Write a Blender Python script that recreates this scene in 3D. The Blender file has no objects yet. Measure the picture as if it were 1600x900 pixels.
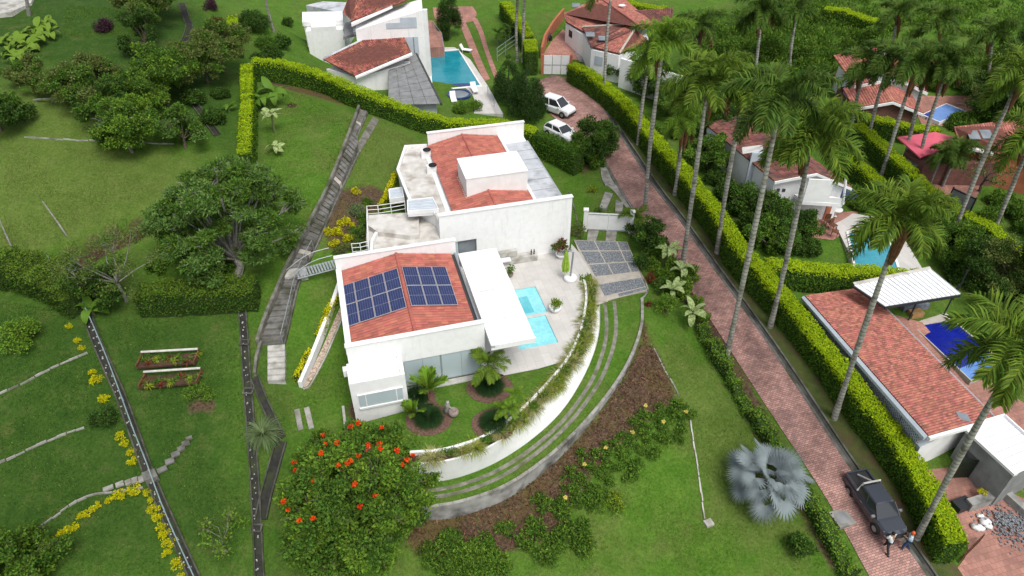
import bpy, bmesh, math, random
import numpy as np
from mathutils import Vector, Matrix

SC = bpy.context.scene
COL = SC.collection
# ------------------------------------------------------------------ camera, sky, sun, exposure
CAM_H, FPX, PITCH = 33.0, 1100.0, math.radians(38.7)
cam = bpy.data.cameras.new('camera'); cam.lens = 36.0 * FPX / 1600.0; cam.sensor_width = 36.0
cam.clip_start = 0.5; cam.clip_end = 6000
cam_o = bpy.data.objects.new('camera', cam); COL.objects.link(cam_o)
cam_o.location = (0, 0, CAM_H); cam_o.rotation_euler = (math.pi / 2 - PITCH, 0, 0)
SC.camera = cam_o
SUN_EL, SUN_AZ = math.radians(60), math.radians(150)      # azimuth clockwise from +Y
world = bpy.data.worlds.new('World'); SC.world = world; world.use_nodes = True
wn = world.node_tree
bg = wn.nodes['Background']
sky = wn.nodes.new('ShaderNodeTexSky'); sky.sky_type = 'NISHITA'; sky.sun_disc = False
sky.sun_elevation = SUN_EL; sky.sun_rotation = SUN_AZ; sky.air_density = 1.0; sky.dust_density = 3.0; sky.ozone_density = 1.0
hs = wn.nodes.new('ShaderNodeHueSaturation'); hs.inputs['Saturation'].default_value = 0.35
wn.links.new(sky.outputs[0], hs.inputs['Color']); wn.links.new(hs.outputs[0], bg.inputs[0])
bg.inputs[1].default_value = 0.115
sun = bpy.data.lights.new('sun', 'SUN'); sun.energy = 1.5; sun.angle = math.radians(28); sun.color = (1.0, 0.97, 0.92)
sun_o = bpy.data.objects.new('sun', sun); COL.objects.link(sun_o)
_sd = Vector((math.sin(SUN_AZ) * math.cos(SUN_EL), math.cos(SUN_AZ) * math.cos(SUN_EL), math.sin(SUN_EL)))
sun_o.rotation_euler = _sd.to_track_quat('Z', 'Y').to_euler(); sun_o.location = (0, 0, 120)
SC.view_settings.view_transform = 'Standard'; SC.view_settings.look = 'None'
SC.view_settings.exposure = 0.72; SC.view_settings.gamma = 1.0
SC.render.engine = 'CYCLES'; SC.cycles.max_bounces = 6; SC.cycles.diffuse_bounces = 3; SC.cycles.glossy_bounces = 2
SC.cycles.transmission_bounces = 4; SC.cycles.transparent_max_bounces = 6
SC.cycles.use_denoising = True

R = np.random.RandomState(7); random.seed(7)
CT, ST = math.cos(PITCH), math.sin(PITCH)

# ------------------------------------------------------------------ materials
MATS = {}
def node(t, kind, **kw):
    n = t.nodes.new(kind)
    for k, v in kw.items(): setattr(n, k, v)
    return n
def rgb(c): return (c[0], c[1], c[2], 1.0)
def M(name, c1, c2=None, scale=3.0, rough=0.8, bump=0.0, bscale=None, island=None, trans=0.0, spec=0.3, metal=0.0,
      c3=None, scale3=0.4, detail=5.0, coat=0.0):
    """plain procedural material: two-tone noise, optional third large-scale tone, per-island tint, bump"""
    m = bpy.data.materials.new(name); m.use_nodes = True; t = m.node_tree
    b = t.nodes['Principled BSDF']; out = t.nodes['Material Output']
    b.inputs['Roughness'].default_value = rough; b.inputs['Metallic'].default_value = metal
    b.inputs['Specular IOR Level'].default_value = spec; b.inputs['Coat Weight'].default_value = coat
    geo = node(t, 'ShaderNodeNewGeometry'); L = t.links.new
    col = None
    if c2 is not None:
        nz = node(t, 'ShaderNodeTexNoise'); nz.inputs['Scale'].default_value = scale; nz.inputs['Detail'].default_value = detail
        L(geo.outputs['Position'], nz.inputs['Vector'])
        rp = node(t, 'ShaderNodeValToRGB'); rp.color_ramp.elements[0].color = rgb(c1); rp.color_ramp.elements[1].color = rgb(c2)
        rp.color_ramp.elements[0].position = 0.35; rp.color_ramp.elements[1].position = 0.65
        L(nz.outputs['Fac'], rp.inputs['Fac']); col = rp.outputs['Color']
    if c3 is not None:
        n3 = node(t, 'ShaderNodeTexNoise'); n3.inputs['Scale'].default_value = scale3; n3.inputs['Detail'].default_value = 6
        L(geo.outputs['Position'], n3.inputs['Vector'])
        r3 = node(t, 'ShaderNodeValToRGB'); r3.color_ramp.elements[0].position = 0.48; r3.color_ramp.elements[1].position = 0.68
        L(n3.outputs['Fac'], r3.inputs['Fac'])
        mx = node(t, 'ShaderNodeMix', data_type='RGBA'); L(r3.outputs['Color'], mx.inputs[0])
        if col is None: mx.inputs[6].default_value = rgb(c1)
        else: L(col, mx.inputs[6])
        mx.inputs[7].default_value = rgb(c3); col = mx.outputs[2]
    if island is not None:                       # every leaf / tile gets its own shade
        hv = node(t, 'ShaderNodeHueSaturation')
        mr = node(t, 'ShaderNodeMapRange'); mr.inputs['To Min'].default_value = 1 - island; mr.inputs['To Max'].default_value = 1 + island
        L(geo.outputs['Random Per Island'], mr.inputs['Value']); L(mr.outputs[0], hv.inputs['Value'])
        m2 = node(t, 'ShaderNodeMath', operation='MULTIPLY'); m2.inputs[1].default_value = 7.31
        m3 = node(t, 'ShaderNodeMath', operation='FRACT')
        mr2 = node(t, 'ShaderNodeMapRange'); mr2.inputs['To Min'].default_value = 0.5 - island * 0.05; mr2.inputs['To Max'].default_value = 0.5 + island * 0.05
        L(geo.outputs['Random Per Island'], m2.inputs[0]); L(m2.outputs[0], m3.inputs[0]); L(m3.outputs[0], mr2.inputs['Value']); L(mr2.outputs[0], hv.inputs['Hue'])
        if col is None: hv.inputs['Color'].default_value = rgb(c1)
        else: L(col, hv.inputs['Color'])
        col = hv.outputs['Color']
    if col is None: b.inputs['Base Color'].default_value = rgb(c1)
    else: L(col, b.inputs['Base Color'])
    if bump:
        nb = node(t, 'ShaderNodeTexNoise'); nb.inputs['Scale'].default_value = bscale or scale * 4; nb.inputs['Detail'].default_value = 4
        L(geo.outputs['Position'], nb.inputs['Vector'])
        bp = node(t, 'ShaderNodeBump'); bp.inputs['Strength'].default_value = min(1, bump); bp.inputs['Distance'].default_value = 0.05
        L(nb.outputs['Fac'], bp.inputs['Height']); L(bp.outputs[0], b.inputs['Normal'])
    if trans:
        tr = node(t, 'ShaderNodeBsdfTranslucent'); ms = node(t, 'ShaderNodeMixShader'); ms.inputs[0].default_value = trans
        if col is None: tr.inputs['Color'].default_value = rgb(c1)
        else: L(col, tr.inputs['Color'])
        L(b.outputs[0], ms.inputs[1]); L(tr.outputs[0], ms.inputs[2]); L(ms.outputs[0], out.inputs['Surface'])
    MATS[name] = m
    return m
def brick_mat(name, c1, c2, mortar, bw, bh, rot=0.0, msize=0.008, rough=0.85, stain=None, offset=0.5, var=0.5, bump=0.3, origin=(0, 0, 0), stain_pos=(0.45, 0.7)):
    m = bpy.data.materials.new(name); m.use_nodes = True; t = m.node_tree; L = t.links.new
    b = t.nodes['Principled BSDF']; b.inputs['Roughness'].default_value = rough; b.inputs['Specular IOR Level'].default_value = 0.25
    geo = node(t, 'ShaderNodeNewGeometry'); mp = node(t, 'ShaderNodeMapping'); mp.inputs['Rotation'].default_value = (0, 0, -rot)
    L(geo.outputs['Position'], mp.inputs['Vector'])
    br = node(t, 'ShaderNodeTexBrick'); br.offset = offset
    br.inputs['Color1'].default_value = rgb(c1); br.inputs['Color2'].default_value = rgb(c2); br.inputs['Mortar'].default_value = rgb(mortar)
    br.inputs['Scale'].default_value = 1.0; br.inputs['Brick Width'].default_value = bw; br.inputs['Row Height'].default_value = bh
    br.inputs['Mortar Size'].default_value = msize; br.inputs['Bias'].default_value = 0.0
    L(mp.outputs[0], br.inputs['Vector']); col = br.outputs['Color']
    if var:
        n1 = node(t, 'ShaderNodeTexNoise'); n1.inputs['Scale'].default_value = 0.55; n1.inputs['Detail'].default_value = 8; n1.inputs['Roughness'].default_value = 0.7
        L(geo.outputs['Position'], n1.inputs['Vector'])
        mr = node(t, 'ShaderNodeMapRange'); mr.inputs['From Min'].default_value = 0.3; mr.inputs['From Max'].default_value = 0.7
        mr.inputs['To Min'].default_value = 1 - var; mr.inputs['To Max'].default_value = 1 + var
        L(n1.outputs['Fac'], mr.inputs['Value'])
        hv = node(t, 'ShaderNodeHueSaturation'); L(mr.outputs[0], hv.inputs['Value']); L(col, hv.inputs['Color']); col = hv.outputs['Color']
    if stain:
        n3 = node(t, 'ShaderNodeTexNoise'); n3.inputs['Scale'].default_value = 0.35; n3.inputs['Detail'].default_value = 7; n3.inputs['Roughness'].default_value = 0.7
        L(geo.outputs['Position'], n3.inputs['Vector'])
        r3 = node(t, 'ShaderNodeValToRGB'); r3.color_ramp.elements[0].position = stain_pos[0]; r3.color_ramp.elements[1].position = stain_pos[1]
        r3.color_ramp.elements[1].color = (0.7, 0.7, 0.7, 1)
        L(n3.outputs['Fac'], r3.inputs['Fac'])
        mx = node(t, 'ShaderNodeMix', data_type='RGBA'); L(r3.outputs['Color'], mx.inputs[0]); L(col, mx.inputs[6]); mx.inputs[7].default_value = rgb(stain); col = mx.outputs[2]
    L(col, b.inputs['Base Color'])
    if bump:
        bp = node(t, 'ShaderNodeBump'); bp.inputs['Strength'].default_value = bump; bp.inputs['Distance'].default_value = 0.01; bp.invert = True
        L(br.outputs['Fac'], bp.inputs['Height']); L(bp.outputs[0], b.inputs['Normal'])
    MATS[name] = m
    return m

# ------------------------------------------------------------------ picture-to-place helpers
def ray(px, py):
    u = (px - 800) / FPX; v = (py - 450) / FPX
    return np.array([u, CT - v * ST, -ST - v * CT])
def P(px, py, z=0.0):
    d = ray(px, py); t = (z - CAM_H) / d[2]
    return Vector((d[0] * t, d[1] * t, z))
def PY(px, py, Y):                                   # the point of that sight line at depth Y
    d = ray(px, py); t = Y / d[1]
    return Vector((d[0] * t, Y, CAM_H + d[2] * t))
CTRL = [  # (px, py, z) spot heights
 (950,345,0),(985,470,-.05),(900,300,.3),(860,260,.6),(1000,340,.0),(930,170,1.2),(870,140,1.5),(1060,430,-.5),(1140,560,-1.6),(1250,720,-3.2),(1400,880,-4.6),
 (1460,880,-4.6),(1300,640,-2.6),(1180,450,-.8),(1080,300,.2),(960,130,1.3),(1350,900,-4.7),
 (940,700,-2.5),(1000,560,-.85),(1010,500,-.3),(850,770,-3.4),(760,812,-3.7),(690,830,-4.0),(800,880,-4.5),(1000,900,-5.0),(1050,800,-4.4),(1080,640,-2.3),(1060,520,-1.0),
 (1150,700,-3.2),(1200,840,-4.6),(960,640,-1.6),
 (500,620,-.1),(520,560,0),(560,700,-.9),(450,690,-1.0),(480,640,-.2),(430,610,.1),(560,850,-3.8),(640,890,-4.3),(440,760,-2.0),(420,890,-3.6),
 (415,560,1.2),(445,500,2.0),(440,425,2.9),(480,400,2.9),(500,340,3.4),(560,210,5.2),(600,240,3.6),(590,300,3.0),(520,440,2.0),(490,520,.9),
 (383,538,1.5),(388,615,.4),(396,700,-1.0),(402,800,-2.4),(405,900,-3.6),
 (270,470,2.6),(270,570,1.2),(300,700,-.6),(300,850,-2.8),(145,510,2.4),(200,640,.5),(240,760,-1.3),(310,900,-3.4),
 (40,520,2.6),(40,620,1.2),(60,740,-.6),(80,850,-2.2),(0,900,-2.8),(0,450,3.4),(100,400,3.6),(200,380,3.6),(300,330,4.0),(380,440,3.0),
 (100,270,5.6),(0,300,5.6),(230,240,5.4),(320,200,5.8),(100,150,8.0),(0,100,9.0),(250,60,8.5),(330,50,7.8),(50,0,10.5),(200,0,10.0),(350,0,8.5),(420,30,7.0),
 (400,110,6.2),(450,180,5.6),(500,135,4.6),(600,165,3.6),(700,195,2.2),(780,205,1.2),(840,215,.9),
 (460,60,2.0),(500,100,2.2),(560,60,1.6),(600,120,1.6),(545,125,2.0),(710,110,1.6),(720,40,2.0),(780,100,1.8),(830,60,2.4),(760,10,2.6),(900,60,2.0),(1000,60,1.5),(1000,0,2.5),
 (1100,120,.8),(1200,250,.0),(1250,330,-.4),(1300,350,-.6),(1360,390,-1.0),(1230,400,-.8),(1350,470,-1.8),(1450,520,-2.4),(1550,560,-2.6),(1500,640,-3.0),(1480,740,-3.9),(1550,820,-4.4),(1600,780,-4.2),
 (1330,170,.2),(1400,180,0),(1480,180,-.2),(1300,60,2.0),(1400,40,3.0),(1550,60,3.0),(1600,10,4.0),(1250,10,3.5),(1500,300,-1.0),(1590,400,-2.0),(1550,330,-1.0),(1420,250,-.5),(1550,460,-2.4),
 (700,740,-2.6),(780,600,-.4),(840,700,-2.3),(900,650,-1.7),(940,560,-.9),(700,450,-.5),(750,320,-.3),(860,400,-.2),(640,600,-.3),(640,680,-1.0),
]
_c = np.array([[*P(a, b, z)] for a, b, z in CTRL])
def _phi(r2): return np.where(r2 > 0, 0.5 * r2 * np.log(np.maximum(r2, 1e-12)), 0)
_n = len(_c); _K = _phi(((_c[:, None, :2] - _c[None, :, :2]) ** 2).sum(-1)) + np.eye(_n) * 3.0
_Pm = np.c_[np.ones(_n), _c[:, :2]]
_A = np.zeros((_n + 3, _n + 3)); _A[:_n, :_n] = _K; _A[:_n, _n:] = _Pm; _A[_n:, :_n] = _Pm.T
_w = np.linalg.solve(_A, np.r_[_c[:, 2], 0, 0, 0])
XB, YB = (-72, 84), (16, 128)
def terr(x, y):
    x = np.clip(np.asarray(x, float), *XB); y = np.clip(np.asarray(y, float), *YB)
    sh = x.shape; x = x.ravel(); y = y.ravel(); o = np.empty_like(x)
    for i in range(0, len(x), 4000):
        q = slice(i, i + 4000)
        r2 = (x[q, None] - _c[None, :, 0]) ** 2 + (y[q, None] - _c[None, :, 1]) ** 2
        o[q] = _phi(r2) @ _w[:_n] + _w[_n] + _w[_n + 1] * x[q] + _w[_n + 2] * y[q]
    return o.reshape(sh)
def tz(x, y): return float(terr(np.array([x]), np.array([y]))[0])
_T = np.linspace(20, 190, 700)
def G(px, py, h=0.0):                                # sight line meets the ground (or a surface h above it)
    d = ray(px, py); pts = d[None] * _T[:, None]; z = CAM_H + pts[:, 2]
    g = terr(pts[:, 0], pts[:, 1]) + h; s = z - g
    k = np.argmax(s < 0)
    if k == 0: k = len(_T) - 1
    t = _T[k - 1] + (_T[k] - _T[k - 1]) * s[k - 1] / (s[k - 1] - s[k])
    p = d * t
    return Vector((p[0], p[1], tz(p[0], p[1]) + h))
def pxm(p):                                          # photograph pixels per metre at a point
    return FPX / (p.y * CT - (p.z - CAM_H) * ST)

# ------------------------------------------------------------------ object helpers
WL = {}
def tag(o, label=None, cat=None, group=None, kind=None):
    if label: o['label'] = label
    if cat: o['category'] = cat
    if group: o['group'] = group
    if kind: o['kind'] = kind
    return o
def thing(name, loc, label, cat, group=None, rz=0.0):
    o = bpy.data.objects.new(name, None); COL.objects.link(o); o.location = loc; o.rotation_euler = (0, 0, rz)
    o.empty_display_size = 0.3; WL[o.name] = Vector(loc)
    return tag(o, label, cat, group)
def npmesh(name, V, quads=None, tris=None, mats=(), mi=None, smooth=False):
    V = np.asarray(V, np.float32); me = bpy.data.meshes.new(name)
    q = np.asarray(quads if quads is not None else np.zeros((0, 4)), np.int32).reshape(-1, 4)
    t = np.asarray(tris if tris is not None else np.zeros((0, 3)), np.int32).reshape(-1, 3)
    me.vertices.add(len(V)); me.vertices.foreach_set('co', V.ravel())
    nl = q.size + t.size; me.loops.add(nl); me.loops.foreach_set('vertex_index', np.r_[q.ravel(), t.ravel()])
    me.polygons.add(len(q) + len(t))
    st = np.r_[np.arange(len(q)) * 4, q.size + np.arange(len(t)) * 3]
    me.polygons.foreach_set('loop_start', st.astype(np.int32))
    for m in mats: me.materials.append(MATS[m] if isinstance(m, str) else m)
    if mi is not None: me.polygons.foreach_set('material_index', np.asarray(mi, np.int32))
    if smooth: me.polygons.foreach_set('use_smooth', np.ones(len(q) + len(t), bool))
    me.update(calc_edges=True)
    return me
def link(name, me, parent=None, loc=None):
    o = bpy.data.objects.new(name, me); COL.objects.link(o)
    if parent: o.parent = parent
    if loc is not None: o.location = loc
    return o
class MB:
    def __init__(s): s.v = []; s.f = []; s.m = []
    def add(s, vs, fs, m=0):
        k = len(s.v); s.v += [tuple(v) for v in vs]; s.f += [tuple(i + k for i in f) for f in fs]; s.m += [m] * len(fs); return s
    def hexa(s, b, t, m=0):                           # bottom and top loops of equal length
        n = len(b); fs = [tuple(range(n))[::-1], tuple(range(n, 2 * n))] + [(i, (i + 1) % n, n + (i + 1) % n, n + i) for i in range(n)]
        return s.add(list(b) + list(t), fs, m)
    def prism(s, poly, z0, z1, m=0):
        if sum(poly[i][0] * poly[(i + 1) % len(poly)][1] - poly[(i + 1) % len(poly)][0] * poly[i][1] for i in range(len(poly))) < 0: poly = poly[::-1]
        f0 = z0 if callable(z0) else (lambda x, y: z0); f1 = z1 if callable(z1) else (lambda x, y: z1)
        return s.hexa([(p[0], p[1], f0(p[0], p[1])) for p in poly], [(p[0], p[1], f1(p[0], p[1])) for p in poly], m)
    def box(s, c, d, rz=0.0, m=0):
        ca, sa = math.cos(rz), math.sin(rz); q = []
        for sx, sy in ((-1, -1), (1, -1), (1, 1), (-1, 1)):
            x, y = sx * d[0] / 2, sy * d[1] / 2; q.append((c[0] + x * ca - y * sa, c[1] + x * sa + y * ca))
        return s.prism(q, c[2] - d[2] / 2, c[2] + d[2] / 2, m)
    def tube(s, pts, r, n=6, m=0, cap=True):
        pts = [Vector(p) for p in pts]; k = len(s.v); N = len(pts)
        rs = r if isinstance(r, (list, tuple)) else [r] * N
        for i, p in enumerate(pts):
            d = (pts[min(i + 1, N - 1)] - pts[max(i - 1, 0)]).normalized()
            a = d.cross(Vector((0, 0, 1)) if abs(d.z) < 0.9 else Vector((1, 0, 0))).normalized(); b = d.cross(a)
            for j in range(n):
                an = 2 * math.pi * j / n; s.v.append(tuple(p + (a * math.cos(an) + b * math.sin(an)) * rs[i]))
        for i in range(N - 1):
            for j in range(n):
                s.f.append((k + i * n + j, k + i * n + (j + 1) % n, k + (i + 1) * n + (j + 1) % n, k + (i + 1) * n + j)); s.m.append(m)
        if cap:
            s.f.append(tuple(k + j for j in range(n))[::-1]); s.f.append(tuple(k + (N - 1) * n + j for j in range(n))); s.m += [m, m]
        return s
    def lathe(s, c, prof, n=16, m=0, sx=1, sy=1):     # prof: (radius, z)
        k = len(s.v)
        for r_, z in prof:
            for j in range(n):
                an = 2 * math.pi * j / n; s.v.append((c[0] + r_ * sx * math.cos(an), c[1] + r_ * sy * math.sin(an), c[2] + z))
        for i in range(len(prof) - 1):
            for j in range(n):
                s.f.append((k + i * n + j, k + i * n + (j + 1) % n, k + (i + 1) * n + (j + 1) % n, k + (i + 1) * n + j)); s.m.append(m)
        s.f.append(tuple(k + j for j in range(n))[::-1]); s.f.append(tuple(k + (len(prof) - 1) * n + j for j in range(n))); s.m += [m, m]
        return s
    def mesh(s, name, mats, off=None, smooth=False):
        me = bpy.data.meshes.new(name); off = Vector(off) if off is not None else Vector((0, 0, 0))
        me.from_pydata([(v[0] - off.x, v[1] - off.y, v[2] - off.z) for v in s.v], [], s.f)
        for m in ([mats] if isinstance(mats, str) else mats): me.materials.append(MATS[m])
        if len(set(s.m)) > 1: me.polygons.foreach_set('material_index', s.m)
        if smooth: me.polygons.foreach_set('use_smooth', [True] * len(s.f))
        me.update(); return me
    def build(s, name, mats, parent=None, label=None, cat=None, group=None, kind=None, smooth=False, bevel=0.0):
        if parent is None:
            a = np.array(s.v); off = Vector(((a[:, 0].min() + a[:, 0].max()) / 2, (a[:, 1].min() + a[:, 1].max()) / 2, a[:, 2].min()))
            o = link(name, s.mesh(name, mats, off, smooth)); o.location = off; WL[o.name] = off
        else:
            off = WL[parent.name]; o = link(name, s.mesh(name, mats, off, smooth), parent); WL[o.name] = off
        if bevel:
            md = o.modifiers.new('bevel', 'BEVEL'); md.width = bevel; md.segments = 2; md.limit_method = 'ANGLE'
        return tag(o, label, cat, group, kind)
class Fr:                                             # a level frame: a to the right, b away, turned by ang
    def __init__(s, o, ang): s.o = Vector(o); s.ang = ang; s.A = Vector((math.cos(ang), math.sin(ang), 0)); s.B = Vector((-math.sin(ang), math.cos(ang), 0))
    def p(s, a, b, z=0.0): q = s.o + s.A * a + s.B * b; return Vector((q.x, q.y, z))
    def q(s, pts): return [s.p(a, b)[:2] for a, b in pts]
    def inv(s, p): d = Vector((p.x - s.o.x, p.y - s.o.y, 0)); return d.dot(s.A), d.dot(s.B)
    def box(s, mb, a0, a1, b0, b1, z0, z1, m=0): return mb.prism(s.q([(a0, b0), (a1, b0), (a1, b1), (a0, b1)]), z0, z1, m)
def part(fr, name, mat, parent, boxes, **kw):
    mb = MB()
    for bx in boxes: fr.box(mb, *bx)
    return mb.build(name, mat, parent, **kw)
def spline(pts, step=0.5):
    """dense smooth line through points (any dimension)"""
    pts = [np.array(p, float) for p in pts]
    if len(pts) == 2:
        n = max(2, int(np.linalg.norm(pts[1] - pts[0]) / step)); return [pts[0] + (pts[1] - pts[0]) * i / n for i in range(n + 1)]
    q = [2 * pts[0] - pts[1]] + pts + [2 * pts[-1] - pts[-2]]; out = []
    for i in range(1, len(q) - 2):
        n = max(1, int(np.linalg.norm(q[i + 1] - q[i]) / step))
        for k in range(n):
            t = k / n
            out.append(0.5 * (2 * q[i] + (q[i + 1] - q[i - 1]) * t + (2 * q[i - 1] - 5 * q[i] + 4 * q[i + 1] - q[i + 2]) * t * t + (3 * q[i] - q[i - 1] - 3 * q[i + 1] + q[i + 2]) * t ** 3))
    return out + [pts[-1]]
def resample(pts, n):
    pts = np.array(pts, float); d = np.r_[0, np.cumsum(np.linalg.norm(np.diff(pts, axis=0), axis=1))]; u = np.linspace(0, d[-1], n)
    return np.stack([np.interp(u, d, pts[:, k]) for k in range(pts.shape[1])], 1)
def strip(ea, eb, nx=6, step=0.6, dz=0.02, zf=None):
    """sheet between two ground lines given in photograph pixels, laid on the ground (or on zf)"""
    A = spline([G(*p)[:2] for p in ea], step); B = spline([G(*p)[:2] for p in eb], step); n = max(len(A), len(B))
    A = resample(A, n); B = resample(B, n); V = []
    for k in range(nx + 1): V.append(A + (B - A) * k / nx)
    V = np.stack(V, 1).reshape(-1, 2); z = (zf(V[:, 0], V[:, 1]) if zf else terr(V[:, 0], V[:, 1])) + dz
    i, j = np.meshgrid(np.arange(n - 1), np.arange(nx), indexing='ij'); b = (i * (nx + 1) + j).ravel()
    return np.c_[V, z], np.stack([b, b + 1, b + nx + 2, b + nx + 1], 1)
def sheet(name, mat, ea, eb, nx=6, dz=0.02, zf=None, kind='structure', step=0.6):
    V, F = strip(ea, eb, nx, step, dz, zf); return tag(link(name, npmesh(name, V, F, mats=[mat], smooth=True)), kind=kind)
def sweep(mb, pts, prof, m=0, closed_ends=True):
    """sweep a profile [(side, up)] along 3-D points"""
    pts = [Vector(p) for p in pts]; n = len(prof); k = len(mb.v)
    for i, p in enumerate(pts):
        d = pts[min(i + 1, len(pts) - 1)] - pts[max(i - 1, 0)]; s = Vector((d.y, -d.x, 0)).normalized()
        for a, u in prof: mb.v.append(tuple(p + s * a + Vector((0, 0, u))))
    for i in range(len(pts) - 1):
        for j in range(n): mb.f.append((k + i * n + j, k + i * n + (j + 1) % n, k + (i + 1) * n + (j + 1) % n, k + (i + 1) * n + j)); mb.m.append(m)
    mb.f.append(tuple(k + j for j in range(n))); mb.f.append(tuple(k + (len(pts) - 1) * n + j for j in range(n))[::-1]); mb.m += [m, m]
    return mb
def inpoly(x, y, poly):
    r = np.zeros(x.shape, bool); n = len(poly)
    for i in range(n):
        x0, y0 = poly[i][:2]; x1, y1 = poly[(i + 1) % n][:2]
        if y0 == y1: continue
        r ^= ((y0 > y) != (y1 > y)) & (x < (x1 - x0) * (y - y0) / (y1 - y0) + x0)
    return r
def polydist(x, y, poly, closed=True):
    d = np.full(x.shape, 1e9); n = len(poly)
    for i in range(n if closed else n - 1):
        ax, ay = poly[i][:2]; bx, by = poly[(i + 1) % n][:2]; ex, ey = bx - ax, by - ay
        t = np.clip(((x - ax) * ex + (y - ay) * ey) / (ex * ex + ey * ey + 1e-9), 0, 1)
        d = np.minimum(d, np.hypot(x - ax - t * ex, y - ay - t * ey))
    return d
def GP(pp): return [G(*p) for p in pp]
_O1 = ['first', 'second', 'third', 'fourth', 'fifth', 'sixth', 'seventh', 'eighth', 'ninth', 'tenth', 'eleventh', 'twelfth', 'thirteenth', 'fourteenth', 'fifteenth', 'sixteenth', 'seventeenth', 'eighteenth', 'nineteenth']
ORD = _O1 + [w for t, y in (('twenty', 'twentieth'), ('thirty', 'thirtieth'), ('forty', 'fortieth'), ('fifty', 'fiftieth'), ('sixty', 'sixtieth')) for w in [y] + [t + '-' + o for o in _O1[:9]]]
# ------------------------------------------------------------------ shared materials
M('white_paint', (.78,.78,.77), (.70,.70,.69), 1.2, .75, bump=.1, bscale=30)
M('white_wall', (.80,.80,.795), (.77,.77,.765), 3.0, .85, bump=.15, bscale=14, c3=(.74,.74,.73), scale3=2.4)
M('bright_roof', (.80,.80,.80), (.76,.76,.76), 2, .5, c3=(.68,.68,.67), scale3=.8)
M('white_metal_roof', (.80,.81,.83), (.74,.76,.79), 1.5, .4, spec=.4)
M('grey_metal_roof', (.42,.44,.47), (.54,.56,.58), 1.0, .5, c3=(.26,.27,.28), scale3=.8)
M('weathered_slab', (.60,.58,.55), (.47,.45,.41), 1.3, .9, bump=.2, c3=(.33,.30,.26), scale3=1.0)
M('concrete', (.34,.33,.30), (.22,.21,.19), 2.0, .9, bump=.3, c3=(.12,.12,.09), scale3=.9)
M('old_concrete', (.20,.19,.16), (.11,.105,.09), 3.0, .95, bump=.5, c3=(.06,.065,.035), scale3=.8)
M('pale_concrete', (.48,.47,.44), (.36,.35,.32), 2.0, .9, bump=.3, c3=(.22,.21,.17), scale3=1.2)
M('step_concrete', (.19,.185,.17), (.115,.11,.10), 2.5, .95, bump=.5, c3=(.07,.07,.05), scale3=1.0)
M('beige_concrete', (.46,.42,.36), (.38,.34,.29), 2.0, .9, bump=.2)
M('grey_gravel', (.20,.22,.24), (.08,.09,.10), 14, .9, bump=.8, bscale=25, c3=(.34,.35,.35), scale3=9)
M('pebbles', (.55,.48,.40), (.25,.15,.10), 9, .9, bump=.9, bscale=14)
M('soil', (.085,.045,.026), (.045,.026,.017), 3, .95, bump=.8, bscale=12)
M('bark_mulch', (.17,.10,.075), (.09,.05,.035), 7, .95, bump=.8, bscale=16)
M('dark_gutter', (.05,.05,.05), rough=.6)
M('dark_metal', (.025,.027,.03), rough=.5, spec=.4)
M('grey_steel', (.32,.34,.36), (.25,.27,.29), 3, .45, metal=.3)
M('galvanised', (.45,.48,.50), (.36,.38,.40), 4, .45, metal=.4)
M('frosted_glass', (.42,.50,.52), (.38,.46,.48), .6, .35, spec=.5)
M('dark_glass', (.03,.035,.04), rough=.08, spec=.6)
M('grey_glass', (.22,.25,.27), (.15,.17,.19), .8, .15, spec=.6)
M('interior_dark', (.04,.04,.045), (.10,.10,.10), 2, .8)
M('roof_tile_red', (.43,.140,.100), (.37,.12,.088), 2.2, .8, island=.18, c3=(.32,.10,.078), scale3=1.2)
M('roof_tile_orange', (.42,.155,.115), (.34,.125,.092), 2.5, .85, island=.26, c3=(.23,.10,.08), scale3=2.6)
M('roof_tile_old', (.38,.12,.085), (.27,.09,.068), 1.8, .9, island=.45, c3=(.12,.065,.05), scale3=1.3)
M('roof_tile_dark', (.20,.075,.06), (.14,.06,.05), 1.5, .9, island=.35, c3=(.08,.05,.045), scale3=.9)
M('tile_bed', (.16,.055,.04), (.10,.04,.032), 3, .95)
M('pink_roof', (.62,.12,.17), (.58,.10,.15), 1, .6)
M('grey_render', (.27,.275,.275), (.20,.205,.205), 1.4, .9, bump=.2, c3=(.15,.155,.155), scale3=.5)
M('lattice_block', (.40,.43,.45), (.33,.36,.38), 3, .85)
M('bluish_wall', (.46,.51,.56), (.40,.45,.50), 1.2, .85, bump=.1)
M('wood_brown', (.16,.07,.035), (.09,.04,.022), 4, .7)
M('black_rubber', (.015,.015,.016), rough=.7)
M('terracotta_pot', (.28,.22,.20), (.20,.16,.14), 5, .8)
M('orange_wall', (.42,.15,.08), (.34,.11,.06), 1.6, .9, bump=.2)
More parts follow.
